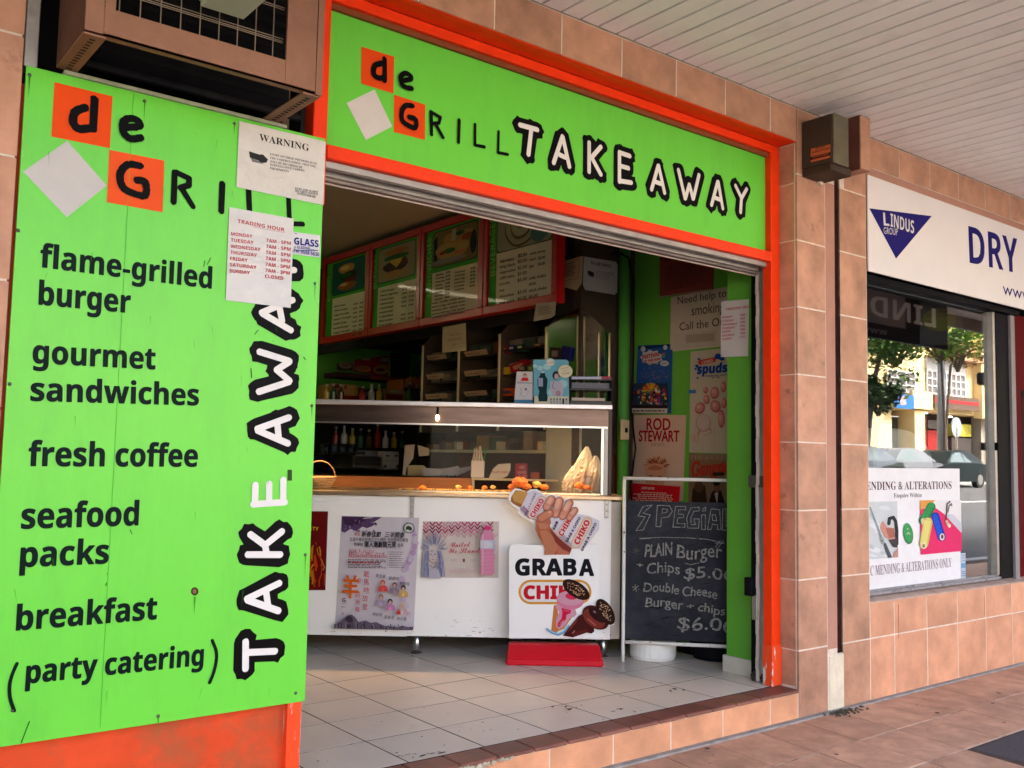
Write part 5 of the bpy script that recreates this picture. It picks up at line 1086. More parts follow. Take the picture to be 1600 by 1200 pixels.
a.text('全', 'r', (335, 640), (368, 641), 28, R_); a.text('迎', 'r', (325, 735), (360, 736), 28, R_); a.text('新', 'r', (330, 782), (362, 783), 26, R_); a.text('春', 'r', (325, 832), (357, 833), 26, R_)
a.text('羊', 'r', (242, 728), (346, 732), 112, (.66, .17, .02), fat=.003)
a.text('G', 'b', (240, 770), (264, 770), 28, K_); a.pill([(232, 778), (275, 779)], .7, K_); a.bars(234, 795, 262, 806, 2, K_, .4); a.ell(244, 845, 10, 9, R_); a.ell(244, 845, 7, 6, PAP)
for (cx, cy, c1, c2) in ((512, 665, (.62, .07, .08), (.62, .12, .12)), (590, 680, (.20, .12, .13), (.35, .28, .33)), (648, 700, (.05, .04, .05), (.60, .42, .20)), (500, 760, (.30, .16, .08), (.42, .34, .45)), (562, 790, (.04, .03, .05), (.55, .28, .45)), (642, 815, (.62, .50, .40), (.60, .45, .45))):
    a.poly([(cx-32, cy+34), (cx-28, cy+2), (cx-10, cy-10), (cx+12, cy-10), (cx+30, cy+4), (cx+34, cy+34)], c2); a.ell(cx, cy-26, 16, 18, c1); a.ell(cx, cy-20, 10, 13, (.62, .42, .34)); a.poly([(cx-10, cy+30), (cx, cy+2), (cx+8, cy+30)], tuple(min(1, v*1.4) for v in c2))
a.poly([(600, 848), (618, 810), (632, 850)], (.60, .06, .05))
for t_, x0_, y in (('李志豪', 462, 602), ('劉建平', 550, 618), ('張曉珠', 622, 652), ('林初發', 442, 856), ('劉春英', 520, 876), ('宋小寶', 602, 886)): a.text(t_, 'r', (x0_, y), (x0_+66, y+6), 18, K_, skew=.15)
mt_ = [(187, 944), (190, 915), (225, 905), (250, 880), (280, 855), (305, 850), (330, 870), (350, 900), (400, 890), (430, 905), (470, 900), (520, 925), (560, 930), (600, 935), (640, 925), (690, 935), (715, 930), (713, 956)]
a.poly(mt_, (.20, .16, .21))
for k in range(40): xx = random.uniform(195, 705); a.pill([(xx, random.uniform(905, 940)+(10 if xx > 430 else -15)), (xx+random.uniform(-8, 8), 940)], random.uniform(1.5, 5), random.choice([(.05, .04, .06), (.10, .08, .11), (.32, .27, .34)]))
a.ell(290, 880, 26, 20, (.09, .07, .10), 20)
a.build('poster_print', PAPER, x)
x = sheet(PQ, [(775, 235), (1285, 235), (1280, 612), (757, 612)], zp, 'pink_water_poster', 'pink and cream bottled drink poster beside the Chinese festival poster', 'poster', (.64, .58, .54), h=.001)
a = Art(PQ, zp, .0014); random.seed(4)
for r_ in range(3):
    for k in range(12):
        x0 = 775+k*43; y0 = 240+r_*24; c_ = random.choice([(.50, .04, .20), (.62, .22, .34), (.35, .03, .15), (.60, .35, .42)])
        if x0+40 < 1287: a.pill([(x0+4, y0), (x0+21, y0+22), (x0+38, y0)], 4.2, c_)
for k in range(12): x0 = 780+k*42; a.pill([(x0+3, 312), (x0+20, 330+random.uniform(0, 20)), (x0+36, 312)], 3.2, (.62, .38, .44))
HB = (.20, .21, .38)
for k in range(60): t_ = random.uniform(0, math.pi); cx, cy = 850, 420; r0 = random.uniform(30, 50); r1 = random.uniform(70, 115); a.pill([(cx+r0*math.cos(t_), cy-r0*math.sin(t_)), (cx+r1*math.cos(t_)*.8, cy-r1*math.sin(t_))], random.uniform(1, 2.4), random.choice([HB, (.35, .36, .50), (.45, .45, .56)]))
for k in range(50): s_ = random.choice([-1, 1]); x0 = 845+s_*random.uniform(28, 52); a.pill([(x0, 430), (x0+s_*random.uniform(0, 22), 500), (x0+s_*random.uniform(-15, 30), 600)], random.uniform(1, 2.4), random.choice([HB, (.33, .34, .5), (.42, .42, .55)]))
a.ell(845, 460, 28, 44, (.58, .50, .52)); a.ell(833, 452, 6, 3, (.12, .12, .25)); a.ell(858, 452, 6, 3, (.12, .12, .25)); a.ell(846, 487, 9, 3, (.40, .20, .28)); a.pill([(846, 455), (844, 472)], 1, (.4, .34, .42)); a.ell(838, 428, 4, 5, (.12, .12, .3))
a.poly([(815, 612), (820, 545), (880, 545), (900, 612)], (.50, .48, .55)); a.pill([(825, 520), (845, 545), (868, 520)], 2, HB)
RR = (.55, .08, .14); a.text('United', 'sc', (962, 405), (1095, 398), 34, RR, hm=.028); a.text('We Stand', 'sc', (948, 445), (1160, 440), 34, RR, hm=.028)
a.rect(1044, 480, 1058, 502, (.30, .05, .12)); a.bars(962, 480, 1010, 500, 3, (.45, .38, .4), .4); a.bars(1095, 480, 1140, 500, 3, (.45, .38, .4), .4); a.bars(985, 540, 1115, 552, 2, (.6, .42, .44), .4); a.bars(958, 552, 1135, 578, 3, (.6, .42, .44), .4)
a.poly([(1190, 265), (1228, 262), (1232, 285), (1188, 288)], (.62, .06, .22)); a.poly([(1188, 290), (1232, 288), (1252, 335), (1258, 400), (1250, 430), (1258, 470), (1252, 520), (1256, 575), (1240, 588), (1175, 588), (1160, 572), (1166, 500), (1160, 430), (1160, 360), (1168, 320)], (.62, .30, .42))
a.poly([(1160, 355), (1256, 355), (1254, 412), (1162, 412)], (.50, .55, .66)); a.ell(1205, 385, 36, 24, (.62, .60, .66))
for y in (430, 455, 480, 505, 530, 555): a.pill([(1164, y), (1252, y-3)], 1.3, (.60, .20, .34))
a.pill([(1180, 320), (1176, 580)], 3, (.64, .48, .54)); a.build('poster_print', PAPER, x)

random.seed(77)
m = MB()
for k in range(60):
    s_ = random.uniform(-1.0, .55); z_ = .24+abs(random.gauss(0, .05)); w_ = random.uniform(.004, .03); h_ = random.uniform(.0008, .003)
    if -.98 < s_ < -.60 and z_ > .27: continue
    p0 = K0.w(s_, z_, -5.2846); m.poly([p0, p0+U2*w_, p0+U2*w_*.9+Vector((0, 0, h_)), p0+Vector((0, 0, h_*random.uniform(.3, 1.5)))])
o = m.build('scuff_marks', M('scuff_grey', (.22, .20, .18), .8), ct); o['kind'] = 'stuff'
m = MB()
for k in range(46):
    x_, y_ = random.uniform(2.9, 7.2), -random.uniform(.05, 1.5); r_ = random.uniform(.005, .017)
    if x_ > 4.15 and y_ < -.70: continue
    m.poly([(x_+r_*math.cos(i*.9)*random.uniform(.7, 1.1), y_+r_*math.sin(i*.9)*random.uniform(.7, 1.1), .0022) for i in range(7)])
o = m.build('gum_spots', M('gum', (.09, .065, .055), .8), bed); o['kind'] = 'stuff'
m = MB()
for k in range(40):
    x_, y_ = random.uniform(1.3, 3.9), random.uniform(.12, .9)*random.random()+.12; r_ = random.uniform(.002, .006)
    m.poly([(x_+r_*math.cos(i*.9)*random.uniform(.6, 1.2), y_+r_*math.sin(i*.9)*random.uniform(.6, 1.2), .1413) for i in range(7)])
o = m.build('floor_specks', MATS['scuff'], fl); o['kind'] = 'stuff'
# ================================================================== GRAB A CHIKO stand
PGB = CP(5.19); zg = zm(760, 750, 4); zh = zm(780, 750, 8.889)
gs = thing('advertising_stand', cpt(.25, 5.17, .14), 'white GRAB A cut out advertising stand with a printed fist on a red plastic base', 'advertising stand')
H_ = lambda x, y: tuple(v for v in ((780+x/8.889-760)*4, (750+y/8.889-750)*4))
sil = [(142, 990), (142, 440), (150, 415), (172, 402)] + [H_(*p) for p in ((610, 905), (560, 800), (480, 690), (478, 600), (380, 540), (270, 470), (255, 400), (160, 345), (125, 270), (150, 180), (215, 118), (290, 125), (375, 180), (430, 132), (520, 128), (600, 180), (640, 225), (690, 200), (760, 205), (840, 215), (895, 265), (960, 245), (1020, 285), (1030, 345), (1090, 365), (1105, 455), (1250, 500), (1390, 570), (1385, 680), (1230, 900))] + [(690, 402), (705, 425), (705, 738), (735, 740), (775, 800), (802, 880), (798, 905), (765, 912), (735, 930), (720, 960), (700, 990)]
uv = [PGB.uv(*zg(*p)) for p in sil]
m = MB().prism(PGB, uv, -.012, 0); m.build('cut_out_board', M('board_white', (.76, .76, .76), .35), gs)
a = Art(PGB, zh, .0004, .0001)
TAN, PPW, SK1, SK2, SK3 = (.62, .38, .14), (.66, .63, .70), (.62, .33, .25), (.50, .21, .14), (.30, .09, .05)
a.poly([(165, 240), (225, 145), (300, 145), (420, 195), (350, 330), (310, 390), (200, 335), (160, 300)], (.40, .19, .07)); a.poly([(180, 240), (232, 152), (300, 152), (405, 200), (330, 340), (215, 300)], TAN)
random.seed(9)
for k in range(60): px, py = random.uniform(190, 380), random.uniform(165, 330); a.ell(px, py, random.uniform(3, 9), random.uniform(2, 5), random.choice([(.66, .44, .20), (.50, .28, .09), (.70, .50, .26)]), 60, 7) if py < 330-(px-190)*.05 and py > 150+(px-230)*.35 else None
a.poly([(400, 175), (500, 140), (575, 175), (640, 240), (640, 400), (500, 560), (400, 530), (300, 440), (290, 400)], PPW); a.poly([(290, 400), (340, 350), (420, 440), (500, 560), (400, 530)], (.40, .28, .36))
a.pill([(460, 480), (590, 280)], 62, (.68, .42, .14)); a.pill([(460, 480), (590, 280)], 52, (.66, .62, .66))
a.text("GRILLS A CHIKO", 'b', (372, 500), (520, 190), 0, (.05, .04, .08), hm=.0125); a.text('CHIKO', 'b', (480, 525), (625, 285), 0, (.60, .03, .06), hm=.026, fat=.001)
a.poly([(700, 540), (1050, 470), (1240, 495), (1390, 565), (1385, 680), (1215, 910), (1150, 960), (1000, 950), (780, 740)], PPW); a.poly([(780, 740), (860, 700), (1000, 880), (1000, 950)], (.46, .40, .46))
a.pill([(1065, 880), (1220, 585)], 70, (.66, .42, .13)); a.pill([(1065, 880), (1220, 585)], 58, (.68, .60, .55)); a.text('CHIKO', 'b', (1100, 900), (1262, 580), 0, (.60, .02, .07), hm=.029, fat=.0012)
a.text('GRAB A CHIKO', 'b', (948, 868), (1132, 525), 0, (.05, .04, .07), hm=.0135, fat=.0004); a.text('GRAB A CHIKO', 'b', (1160, 990), (1355, 605), 0, (.05, .04, .07), hm=.0135, fat=.0004)
a.pill([(840, 740), (935, 600)], 48, (.66, .45, .20)); a.pill([(840, 740), (935, 600)], 42, (.66, .60, .60)); a.text('CHIK', 'b', (875, 780), (1000, 565), 0, (.60, .03, .06), hm=.026, fat=.001); a.text('RAB', 'b', (770, 695), (822, 580), 0, (.05, .04, .07), hm=.0135, fat=.0004)
# printed fist: wrist, palm, thumb, four fingers
a.poly([(505, 560), (560, 520), (700, 520), (720, 590), (700, 640), (790, 760), (900, 860), (1010, 945), (975, 1035), (625, 1035), (632, 950), (600, 880), (545, 790), (500, 690)], SK2)
for (c_, col) in (([(520, 620), (600, 640), (700, 700), (820, 870), (800, 1033), (628, 1033), (634, 950), (600, 870), (540, 770)], (.42, .16, .09)), ([(560, 700), (660, 690), (760, 800), (820, 930), (760, 1033), (640, 1033), (640, 950), (600, 850)], (.52, .24, .15)), ([(690, 660), (800, 780), (900, 870), (1000, 945), (985, 1010), (880, 960), (780, 860)], (.28, .07, .05)), ([(530, 600), (600, 590), (690, 620), (650, 680), (560, 680)], (.56, .27, .17))): a.poly(c_, col)
def finger(c0, c1, r, tipdark=True):
    a.pill([c0, c1], r+5, SK3); a.pill([c0, c1], r, SK2)
    d_ = Vector((c1[0]-c0[0], c1[1]-c0[1])).normalized(); n_ = Vector((-d_.y, d_.x))
    a.pill([(c0[0]-n_.x*r*-.15-d_.x*2, c0[1]-n_.y*r*-.15), (c1[0]-n_.x*r*-.12, c1[1]-n_.y*r*-.12)], r*.84, SK1); a.pill([(c0[0]+n_.x*r*.2, c0[1]+n_.y*r*.2), ((c0[0]+c1[0])/2+n_.x*r*.2, (c0[1]+c1[1])/2+n_.y*r*.2)], r*.5, (.70, .45, .36))
    m_ = ((c0[0]*.35+c1[0]*.65), (c0[1]*.35+c1[1]*.65)); a.pill([(m_[0]-n_.x*r*.7, m_[1]-n_.y*r*.7), (m_[0]+n_.x*r*.6, m_[1]+n_.y*r*.6)], 2.2, (.50, .22, .16)); a.ell(c1[0], c1[1]+r*.1, r*.5, r*.42, (.68, .38, .32), 0, 12)
finger((1050, 420), (975, 520), 44); finger((975, 320), (880, 500), 52); finger((835, 290), (780, 470), 55); finger((725, 270), (665, 370), 55)
a.pill([(580, 530), (700, 460)], 60, SK3); a.pill([(580, 530), (700, 460)], 55, SK2); a.pill([(590, 525), (695, 460)], 42, (.58, .28, .19)); a.ell(700, 445, 24, 18, (.68, .42, .34), -25, 14)
a.build('fist_print', PAPER, gs)
Art(PGB, zg, .0006).text('GRAB', 'b', (183, 594), (560, 594), 100, (.02, .02, .03), fat=.0035).build('lettering', PAPER, gs)
Art(PGB, zg, .0006).text('A', 'b', (582, 597), (670, 597), 100, (.02, .02, .03), fat=.0035).build('lettering', PAPER, gs)
a = Art(PGB, zg, .0004, .0001); a.pill([(277, 700), (580, 700)], 77, (.66, .36, .08)); a.pill([(277, 700), (580, 700)], 62, (.74, .73, .73)); a.text('CHIKO', 'b', (236, 742), (615, 742), 80, (.55, .02, .045), fat=.0035)
zi = zm(860, 890, 10.909); a.z = zi
PK1, PK2 = (.64, .26, .36), (.62, .36, .44)
a.poly([(60, 600), (120, 620), (150, 1000), (110, 1080), (10, 1060)], (.58, .25, .10)); a.poly([(300, 650), (380, 800), (230, 1010), (110, 1060)], (.60, .32, .14))
a.poly([(95, 600), (150, 570), (420, 660), (450, 760), (400, 810), (320, 830), (260, 930), (200, 990), (140, 1010), (95, 970), (100, 850), (150, 720), (90, 650)], PK2)
a.ell(340, 520, 235, 160, PK1, 5, 30); a.ell(335, 490, 225, 120, PK2, 5, 30); a.ell(355, 455, 100, 55, (.55, .05, .12), 8); a.ell(345, 450, 70, 38, (.66, .05, .14), 8)
a.poly([(185, 650), (260, 670), (350, 690), (345, 740), (275, 770), (265, 850), (200, 900), (160, 975), (120, 975), (125, 915), (190, 830), (205, 730)], (.58, .02, .10)); a.pill([(215, 860), (150, 940)], 12, (.62, .15, .22)); a.pill([(230, 690), (320, 715)], 12, (.64, .12, .2))
a.ell(438, 340, 262, 130, (.05, .018, .012), 33, 30)
for k in range(70):
    t_ = random.uniform(0, 6.28); r_ = math.sqrt(random.random())*.88; xx, yy = 215*r_*math.cos(t_), 92*r_*math.sin(t_); a.ell(438+xx*.84-yy*.54, 335+xx*.54+yy*.84, random.uniform(7, 14), random.uniform(5, 9), random.choice([(.58, .38, .24), (.66, .48, .34), (.46, .26, .15)]), random.uniform(0, 90), 7)
a.pill([(-60, 1010), (30, 1070), (130, 1100), (230, 1060), (310, 960)], 24, (.40, .56, .70)); a.pill([(-50, 1020), (30, 1080), (130, 1110), (230, 1070), (305, 975)], 10, (.20, .38, .55))
CH1, CH2 = (.10, .018, .016), (.24, .055, .04)
a.poly([(480, 780), (560, 745), (740, 980), (745, 1050), (700, 1085), (620, 1070), (380, 1150), (210, 1120), (330, 960)], CH1); a.poly([(350, 950), (470, 820), (440, 900), (330, 1030), (280, 1080)], CH2); a.poly([(380, 1070), (600, 1010), (640, 1060), (400, 1140)], (.16, .03, .03)); a.pill([(375, 1075), (410, 1040)], 9, (.42, .2, .18))
a.ell(770, 810, 255, 175, CH1, 38, 30); a.ell(740, 830, 215, 130, CH2, 38, 30); a.ell(800, 770, 180, 90, (.055, .012, .014), 38); a.ell(750, 715, 30, 16, (.30, .2, .25), 38); a.pill([(640, 840), (760, 940)], 14, (.42, .14, .11))
a.ell(935, 715, 245, 125, (.05, .016, .012), 60, 30)
for k in range(60):
    t_ = random.uniform(0, 6.28); r_ = math.sqrt(random.random())*.88; xx, yy = 205*r_*math.cos(t_), 88*r_*math.sin(t_); a.ell(940+xx*.5-yy*.866, 705+xx*.866+yy*.5, random.uniform(7, 13), random.uniform(5, 9), random.choice([(.58, .38, .24), (.66, .50, .36), (.46, .26, .15)]), random.uniform(0, 90), 7)
a.build('ice_cream_print', PAPER, gs)
bs = MB(); b0_ = PGB.uv(*zg(135, 985))[1]; s0, s1 = PGB.uv(*zg(137, 985))[0]+.002, PGB.uv(*zg(708, 985))[0]
ring = lambda s0, s1, t0, t1, z: [cpt(s0, t0, z), cpt(s1, t0, z), cpt(s1, t1, z), cpt(s0, t1, z)]
bs.hexa(ring(s0-.014, s1+.012, 5.055, 5.255, .1415)+ring(s0-.010, s1+.008, 5.07, 5.25, .175)); bs.hexa(ring(s0-.010, s1+.008, 5.07, 5.25, .1751)+ring(s0+.004, s1-.004, 5.15, 5.215, .236))
bs.build('weighted_base', redp_m, gs, bevel=.008)

# ================================================================== CHALKBOARD, BUCKETS
PCH = CP(5.215); zk2 = zm(940, 700, 3.16)
cbd = thing('chalkboard_stand', cpt(.65, 5.2, .14), 'black specials chalkboard in a chipped white tube stand beside the counter', 'chalkboard')
r_ = .0095
MB().tube([cpt(.622, 5.205, .142), cpt(.6215, 5.205, .19), cpt(.620, 5.205, 1.112)], r_, 10).build('leg', tubew_m, cbd, smooth=True)
MB().tube([cpt(1.34, 5.14, .142), cpt(1.34, 5.14, 1.112)], r_, 10).build('leg', tubew_m, cbd, smooth=True)
MB().tube([cpt(.655, 5.52, .142), cpt(.625, 5.25, 1.112)], r_, 8).build('leg', tubew_m, cbd, smooth=True)
MB().tube([cpt(.612, 5.205, 1.117), cpt(1.35, 5.14, 1.117)], r_, 10).build('top_bar', tubew_m, cbd, smooth=True)
MB().tube([cpt(.632, 5.20, .247), cpt(1.33, 5.14, .240)], r_*1.05, 10).build('bottom_bar', tubew_m, cbd, smooth=True)
PCB = Plane(cpt(0, 5.205+.622*.09, 0), (U2-V2*.09).normalized(), (0, 0, 1), -(V2+U2*.09).normalized())
zb_ = lambda y: PCB.uv(1050, y)[1]
MB().pbox(PCB, .634, 1.33, .262, zb_(784), -.008, 0).build('board', chalkb_m, cbd)
CK = (.46, .46, .44)
a = Art(PCB, zk2, .0006, .00006); random.seed(2)
def ol(pts, wd=1.9): a.pill(pts, wd, CK)
for s_ in ([(250, 282), (205, 288), (180, 335), (215, 340), (170, 408), (205, 405), (240, 330), (205, 322), (228, 300), (250, 282)], [(275, 283), (268, 388), (292, 388), (295, 345), (330, 340), (350, 312), (335, 285), (275, 283)], [(300, 300), (298, 322), (322, 318), (325, 302), (300, 300)], [(415, 288), (365, 288), (352, 390), (410, 392), (412, 374), (372, 372), (376, 345), (405, 343), (405, 328), (378, 326), (380, 305), (415, 305), (415, 288)],
           [(482, 292), (440, 296), (420, 345), (425, 395), (478, 396), (482, 350), (455, 350), (458, 365), (465, 378), (442, 378), (440, 345), (455, 312), (482, 310), (482, 292)], [(493, 330), (512, 330), (512, 402), (493, 402), (493, 330)], [(500, 300), (514, 292), (512, 310), (498, 312), (500, 300)], [(540, 300), (522, 402), (540, 402), (548, 375), (572, 380), (572, 402), (590, 402), (582, 305), (540, 300)], [(545, 330), (548, 358), (568, 360), (562, 330), (545, 330)], [(598, 300), (596, 405), (655, 408), (655, 388), (614, 386), (614, 300), (598, 300)]): ol(s_)
for k in range(120):
    c = random.choice([(215, 300), (190, 380), (285, 340), (310, 292), (365, 340), (395, 296), (440, 300), (430, 380), (503, 370), (535, 380), (580, 370), (605, 360), (395, 382)]); x0, y0 = c[0]+random.uniform(-10, 10), c[1]+random.uniform(-16, 16); a.pill([(x0, y0), (x0+8, y0-12)], .8, (.16, .16, .17))
ol([(188, 445), (300, 440), (430, 443), (520, 450), (600, 468)], 1.6); ol([(188, 448), (240, 446)], 1.2)
ol([(560, 490), (585, 455)], 1.5); ol([(572, 495), (600, 455)], 1.5); ol([(560, 468), (605, 470)], 1.2)
for cx, cy, r0, c_ in ((170, 505, 16, .5), (168, 690, 18, 1)):
    for t_ in (0, 60, 120): a.pill([(cx-r0*math.cos(math.radians(t_+20)), cy-r0*math.sin(math.radians(t_+20))), (cx+r0*math.cos(math.radians(t_+20)), cy+r0*math.sin(math.radians(t_+20)))], 1.6, tuple(v*c_ for v in CK))
for t_, L, R, h in (('PLAIN', (212, 531), (344, 533), 62), ('Burger', (368, 542), (592, 545), 66), ('Chips', (218, 613), (384, 620), 52), ('+', (172, 586), (202, 586), 22), ('$5.00', (404, 640), (652, 648), 54), ('Double', (205, 703), (380, 717), 44), ('Cheese', (393, 722), (568, 740), 46), ('Burger', (214, 778), (400, 792), 46), ('+', (418, 790), (452, 792), 26), ('chips', (470, 804), (606, 822), 42), ('$6.00', (370, 890), (655, 908), 62)):
    a.text(t_, 'r', L, R, h, CK, skew=.10, jig=.10, fat=.0008)
ol([(412, 568), (440, 574), (480, 565)], 1.6)
for k in range(70): x0, y0 = random.uniform(150, 590), random.uniform(420, 930); a.pill([(x0, y0), (x0+random.uniform(10, 50), y0-random.uniform(-4, 12))], random.uniform(.6, 2.4), (.062, .065, .075))
a.build('chalk_lettering', CHALK, cbd)
bkt = thing('white_bucket', cpt(.86, 5.40, .14), 'upturned white plastic bucket base under the chalkboard', 'bucket')
c = HP(.141).at(1018, 1006) ; c = cpt(.80, 5.33, .141)
MB().tube([c, c+Vector((0, 0, .02)), c+Vector((0, 0, .09))], [.118, .126, .126], 28).build('bucket_wall', M('bucket_white', (.70, .69, .66), .4), bkt, smooth=False, bevel=.002)
MB().tube([c+Vector((0, 0, .0905)), c+Vector((0, 0, .0985))], [.120, .116], 28).build('bucket_rim', MATS['bucket_white'], bkt)
bkt = thing('black_bucket', cpt(1.12, 5.33, .14), 'black tub in the shade under the chalkboard near the green jamb', 'bucket')
c = cpt(1.14, 5.36, .141); MB().tube([c, c+Vector((0, 0, .02)), c+Vector((0, 0, .09))], [.11, .122, .13], 24).build('bucket_wall', black_m, bkt); MB().tube([c+Vector((0, 0, .0905)), c+Vector((0, 0, .10))], [.132, .132], 24).build('bucket_rim', black_m, bkt)

# ================================================================== POSTERS ON THE GREEN WALL
PWL = WP(4.402); zw4 = zm(940, 360, 3.3333); zw6 = zm(985, 530, 4.6154)
x = sheet(PWL, [(305, 60), (592, 5), (585, 310), (303, 350)], zw4, 'maroon_poster', 'faded maroon tour poster high on the green wall above the quit smoking sign', 'poster', (.30, .09, .075), h=.003)
a = Art(PWL, zw4, .0036); a.text('SAM SMITH', 'b', (330, 162), (560, 112), 22, (.08, .03, .03)); a.bars(335, 180, 560, 320, 11, (.18, .06, .05), .35, .35, -38); a.poly([(303, 350), (585, 310), (585, 306), (303, 346)], (.45, .35, .3)); a.build('poster_print', PAPER, x)
x = sheet(PWL, [(362, 348), (820, 262), (820, 585), (358, 632)], zw4, 'quit_smoking_sign', 'pale Need help to quit smoking sign below the maroon poster', 'sign', (.56, .49, .42), h=.0022)
a = Art(PWL, zw4, .0028); IK = (.06, .05, .05)
a.text('Need help to', 'r', (397, 385), (652, 345), 38, IK); a.text('smoking', 'r', (470, 444), (640, 422), 26, IK, hm=.062); a.text('quit', 'r', (668, 340), (740, 330), 38, IK); a.text('Call the Ou', 'r', (407, 522), (640, 494), 40, IK); a.text('itline', 'r', (645, 493), (760, 480), 40, IK)
a.poly([(362, 540), (600, 520), (600, 600), (360, 622)], (.52, .46, .40)); a.poly([(440, 545), (590, 535), (590, 575), (440, 588)], (.42, .36, .32)); a.build('lettering', PAPER, x)
x = sheet(PWL, [(190, 600), (372, 592), (364, 955), (175, 950)], zw4, 'comic_festival_poster', 'blue comic style festival poster above the singer poster', 'poster', (.05, .14, .34), h=.003)
a = Art(PWL, zw6, .0036); random.seed(8)
a.poly([(60, 50), (285, 35), (283, 55), (60, 75)], (.02, .06, .16)); st_ = [(155+(85 if k % 2 else 68)*math.cos(k*math.pi/9), 132+(58 if k % 2 else 44)*math.sin(k*math.pi/9)) for k in range(18)]; a.poly(st_, (.56, .52, .50)); a.text('FESTIVAL', 'b', (92, 145), (215, 118), 26, (.50, .03, .05), fat=.0012); a.text('OF THE SUN', 'b', (98, 172), (218, 150), 17, (.50, .03, .05), fat=.0010); a.bars(120, 176, 210, 190, 2, (.1, .08, .1), .5, .2, -10)
a.ell(98, 72, 17, 20, (.5, .52, .56)); a.ell(258, 60, 15, 18, (.5, .52, .56)); a.ell(252, 175, 32, 20, (.54, .54, .52)); a.text('FREE!', 'b', (232, 184), (272, 180), 12, (.08, .1, .3)); a.ell(245, 118, 14, 18, (.12, .3, .2)); a.ell(250, 105, 9, 7, (.6, .1, .06))
for k in range(150): t_ = random.uniform(.1, 3.04); r_ = random.uniform(20, 118); a.ell(180+r_*math.cos(t_), 310-r_*math.sin(t_), 2, 2, random.choice([(.35, .14, .2), (.5, .35, .4), (.2, .16, .36)]), 0, 5)
a.poly([(45, 320), (290, 318), (298, 480), (40, 480)], (.06, .08, .12))
for k in range(20): t_ = math.pi*k/19; a.pill([(170, 380), (170+62*math.cos(t_), 380-62*math.sin(t_))], 3, random.choice([(.66, .42, .03), (.62, .14, .03), (.66, .55, .1)]))
for k in range(80): a.ell(random.uniform(48, 290), random.uniform(360, 470), random.uniform(4, 15), random.uniform(4, 12), random.choice([(.60, .42, .04), (.55, .08, .04), (.04, .2, .42), (.05, .3, .1), (.6, .58, .5), (.03, .03, .05), (.62, .25, .04), (.45, .04, .15)]), random.uniform(0, 90), 8)
a.poly([(38, 480), (298, 480), (298, 500), (38, 500)], (.05, .03, .02)); a.poly([(38, 500), (298, 502), (296, 535), (36, 535)], (.55, .50, .44)); a.bars(50, 510, 285, 528, 1, (.10, .08, .08), .5, .1); a.build('poster_print', PAPER, x)
x = sheet(PWL, [(173, 960), (443, 962), (425, 1408), (150, 1405)], zw4, 'singer_poster', 'peach ROD STEWART concert poster with a red lower band on the green wall', 'poster', (.62, .45, .36), h=.003)
a = Art(PWL, zw6, .0036); RS = (.42, .02, .05)
a.text('ROD', 'r', (120, 652), (290, 655), 80, RS, fat=.0024); a.text('STEWART', 'r', (65, 735), (355, 738), 74, RS, fat=.0024); a.text('THE HITS', 'r', (148, 772), (250, 774), 24, (.35, .22, .18))
for k in range(220):
    t_ = random.uniform(-.3, 3.44); r0 = random.uniform(18, 46); r1 = r0+random.uniform(14, 40); cx, cy = 205, 915; c_ = random.choice([(.42, .17, .09), (.55, .28, .17), (.32, .10, .05), (.62, .40, .28)]); a.pill([(cx+r0*math.cos(t_)*1.25, cy-r0*math.sin(t_)), (cx+r1*math.cos(t_+.2)*1.1, cy-r1*math.sin(t_+.2)*.95)], random.uniform(1.5, 4), c_)
a.poly([(135, 935), (160, 905), (205, 895), (255, 905), (275, 940), (268, 1060), (140, 1050)], (.58, .33, .22)); a.poly([(150, 930), (200, 905), (262, 930), (240, 945), (170, 945)], (.46, .21, .12)); a.ell(172, 985, 14, 5, (.30, .14, .09)); a.ell(238, 988, 14, 5, (.30, .14, .09)); a.poly([(200, 985), (212, 985), (222, 1040), (195, 1040)], (.52, .28, .18))
a.poly([(12, 1036), (385, 1062), (378, 1175), (5, 1168)], (.55, .02, .03)); a.text('JAMES REYNE', 'bi', (105, 1080), (200, 1086), 17, (.62, .56, .5))
for k, (x0, x1) in enumerate(((105, 290), (50, 335), (80, 330), (42, 340), (25, 340))): a.bars(x0, 1096+14*k, x1, 1106+14*k, 1, (.62, .45, .4), .7, .02, 10)
a.build('poster_print', PAPER, x)
x = sheet(PWL, [(465, 632), (760, 600), (760, 1165), (458, 1156)], zw4, 'spuds_poster', 'tall cream CHIKO Spuds poster with pink potatoes beside the green jamb', 'poster', (.52, .47, .38), h=.003)
a = Art(PWL, zw6, .0036); random.seed(6); SB = (.03, .10, .34)
for k in range(22): a.pill([(440+k*13, 330), (440+k*13+random.uniform(-40, -10) if k > 3 else 445, 800)], .9, (.60, .52, .40))
for (cx, cy, r0) in ((485, 195, 14), (475, 215, 9), (500, 245, 12), (640, 125, 26), (665, 140, 20), (490, 280, 8), (620, 135, 14), (500, 145, 10), (600, 280, 5), (640, 275, 6)): a.ell(cx, cy, r0, r0*.8, SB, 20, 12)
a.pill([(512, 168), (606, 150)], 18, (.54, .10, .08)); a.text('CHIKO', 'b', (522, 180), (600, 164), 20, (.62, .56, .5)); a.text('spuds!', 'b', (488, 250), (720, 235), 62, SB, fat=.003, skew=.08); a.text('hungry for more', 'bi', (545, 272), (700, 262), 12, SB)
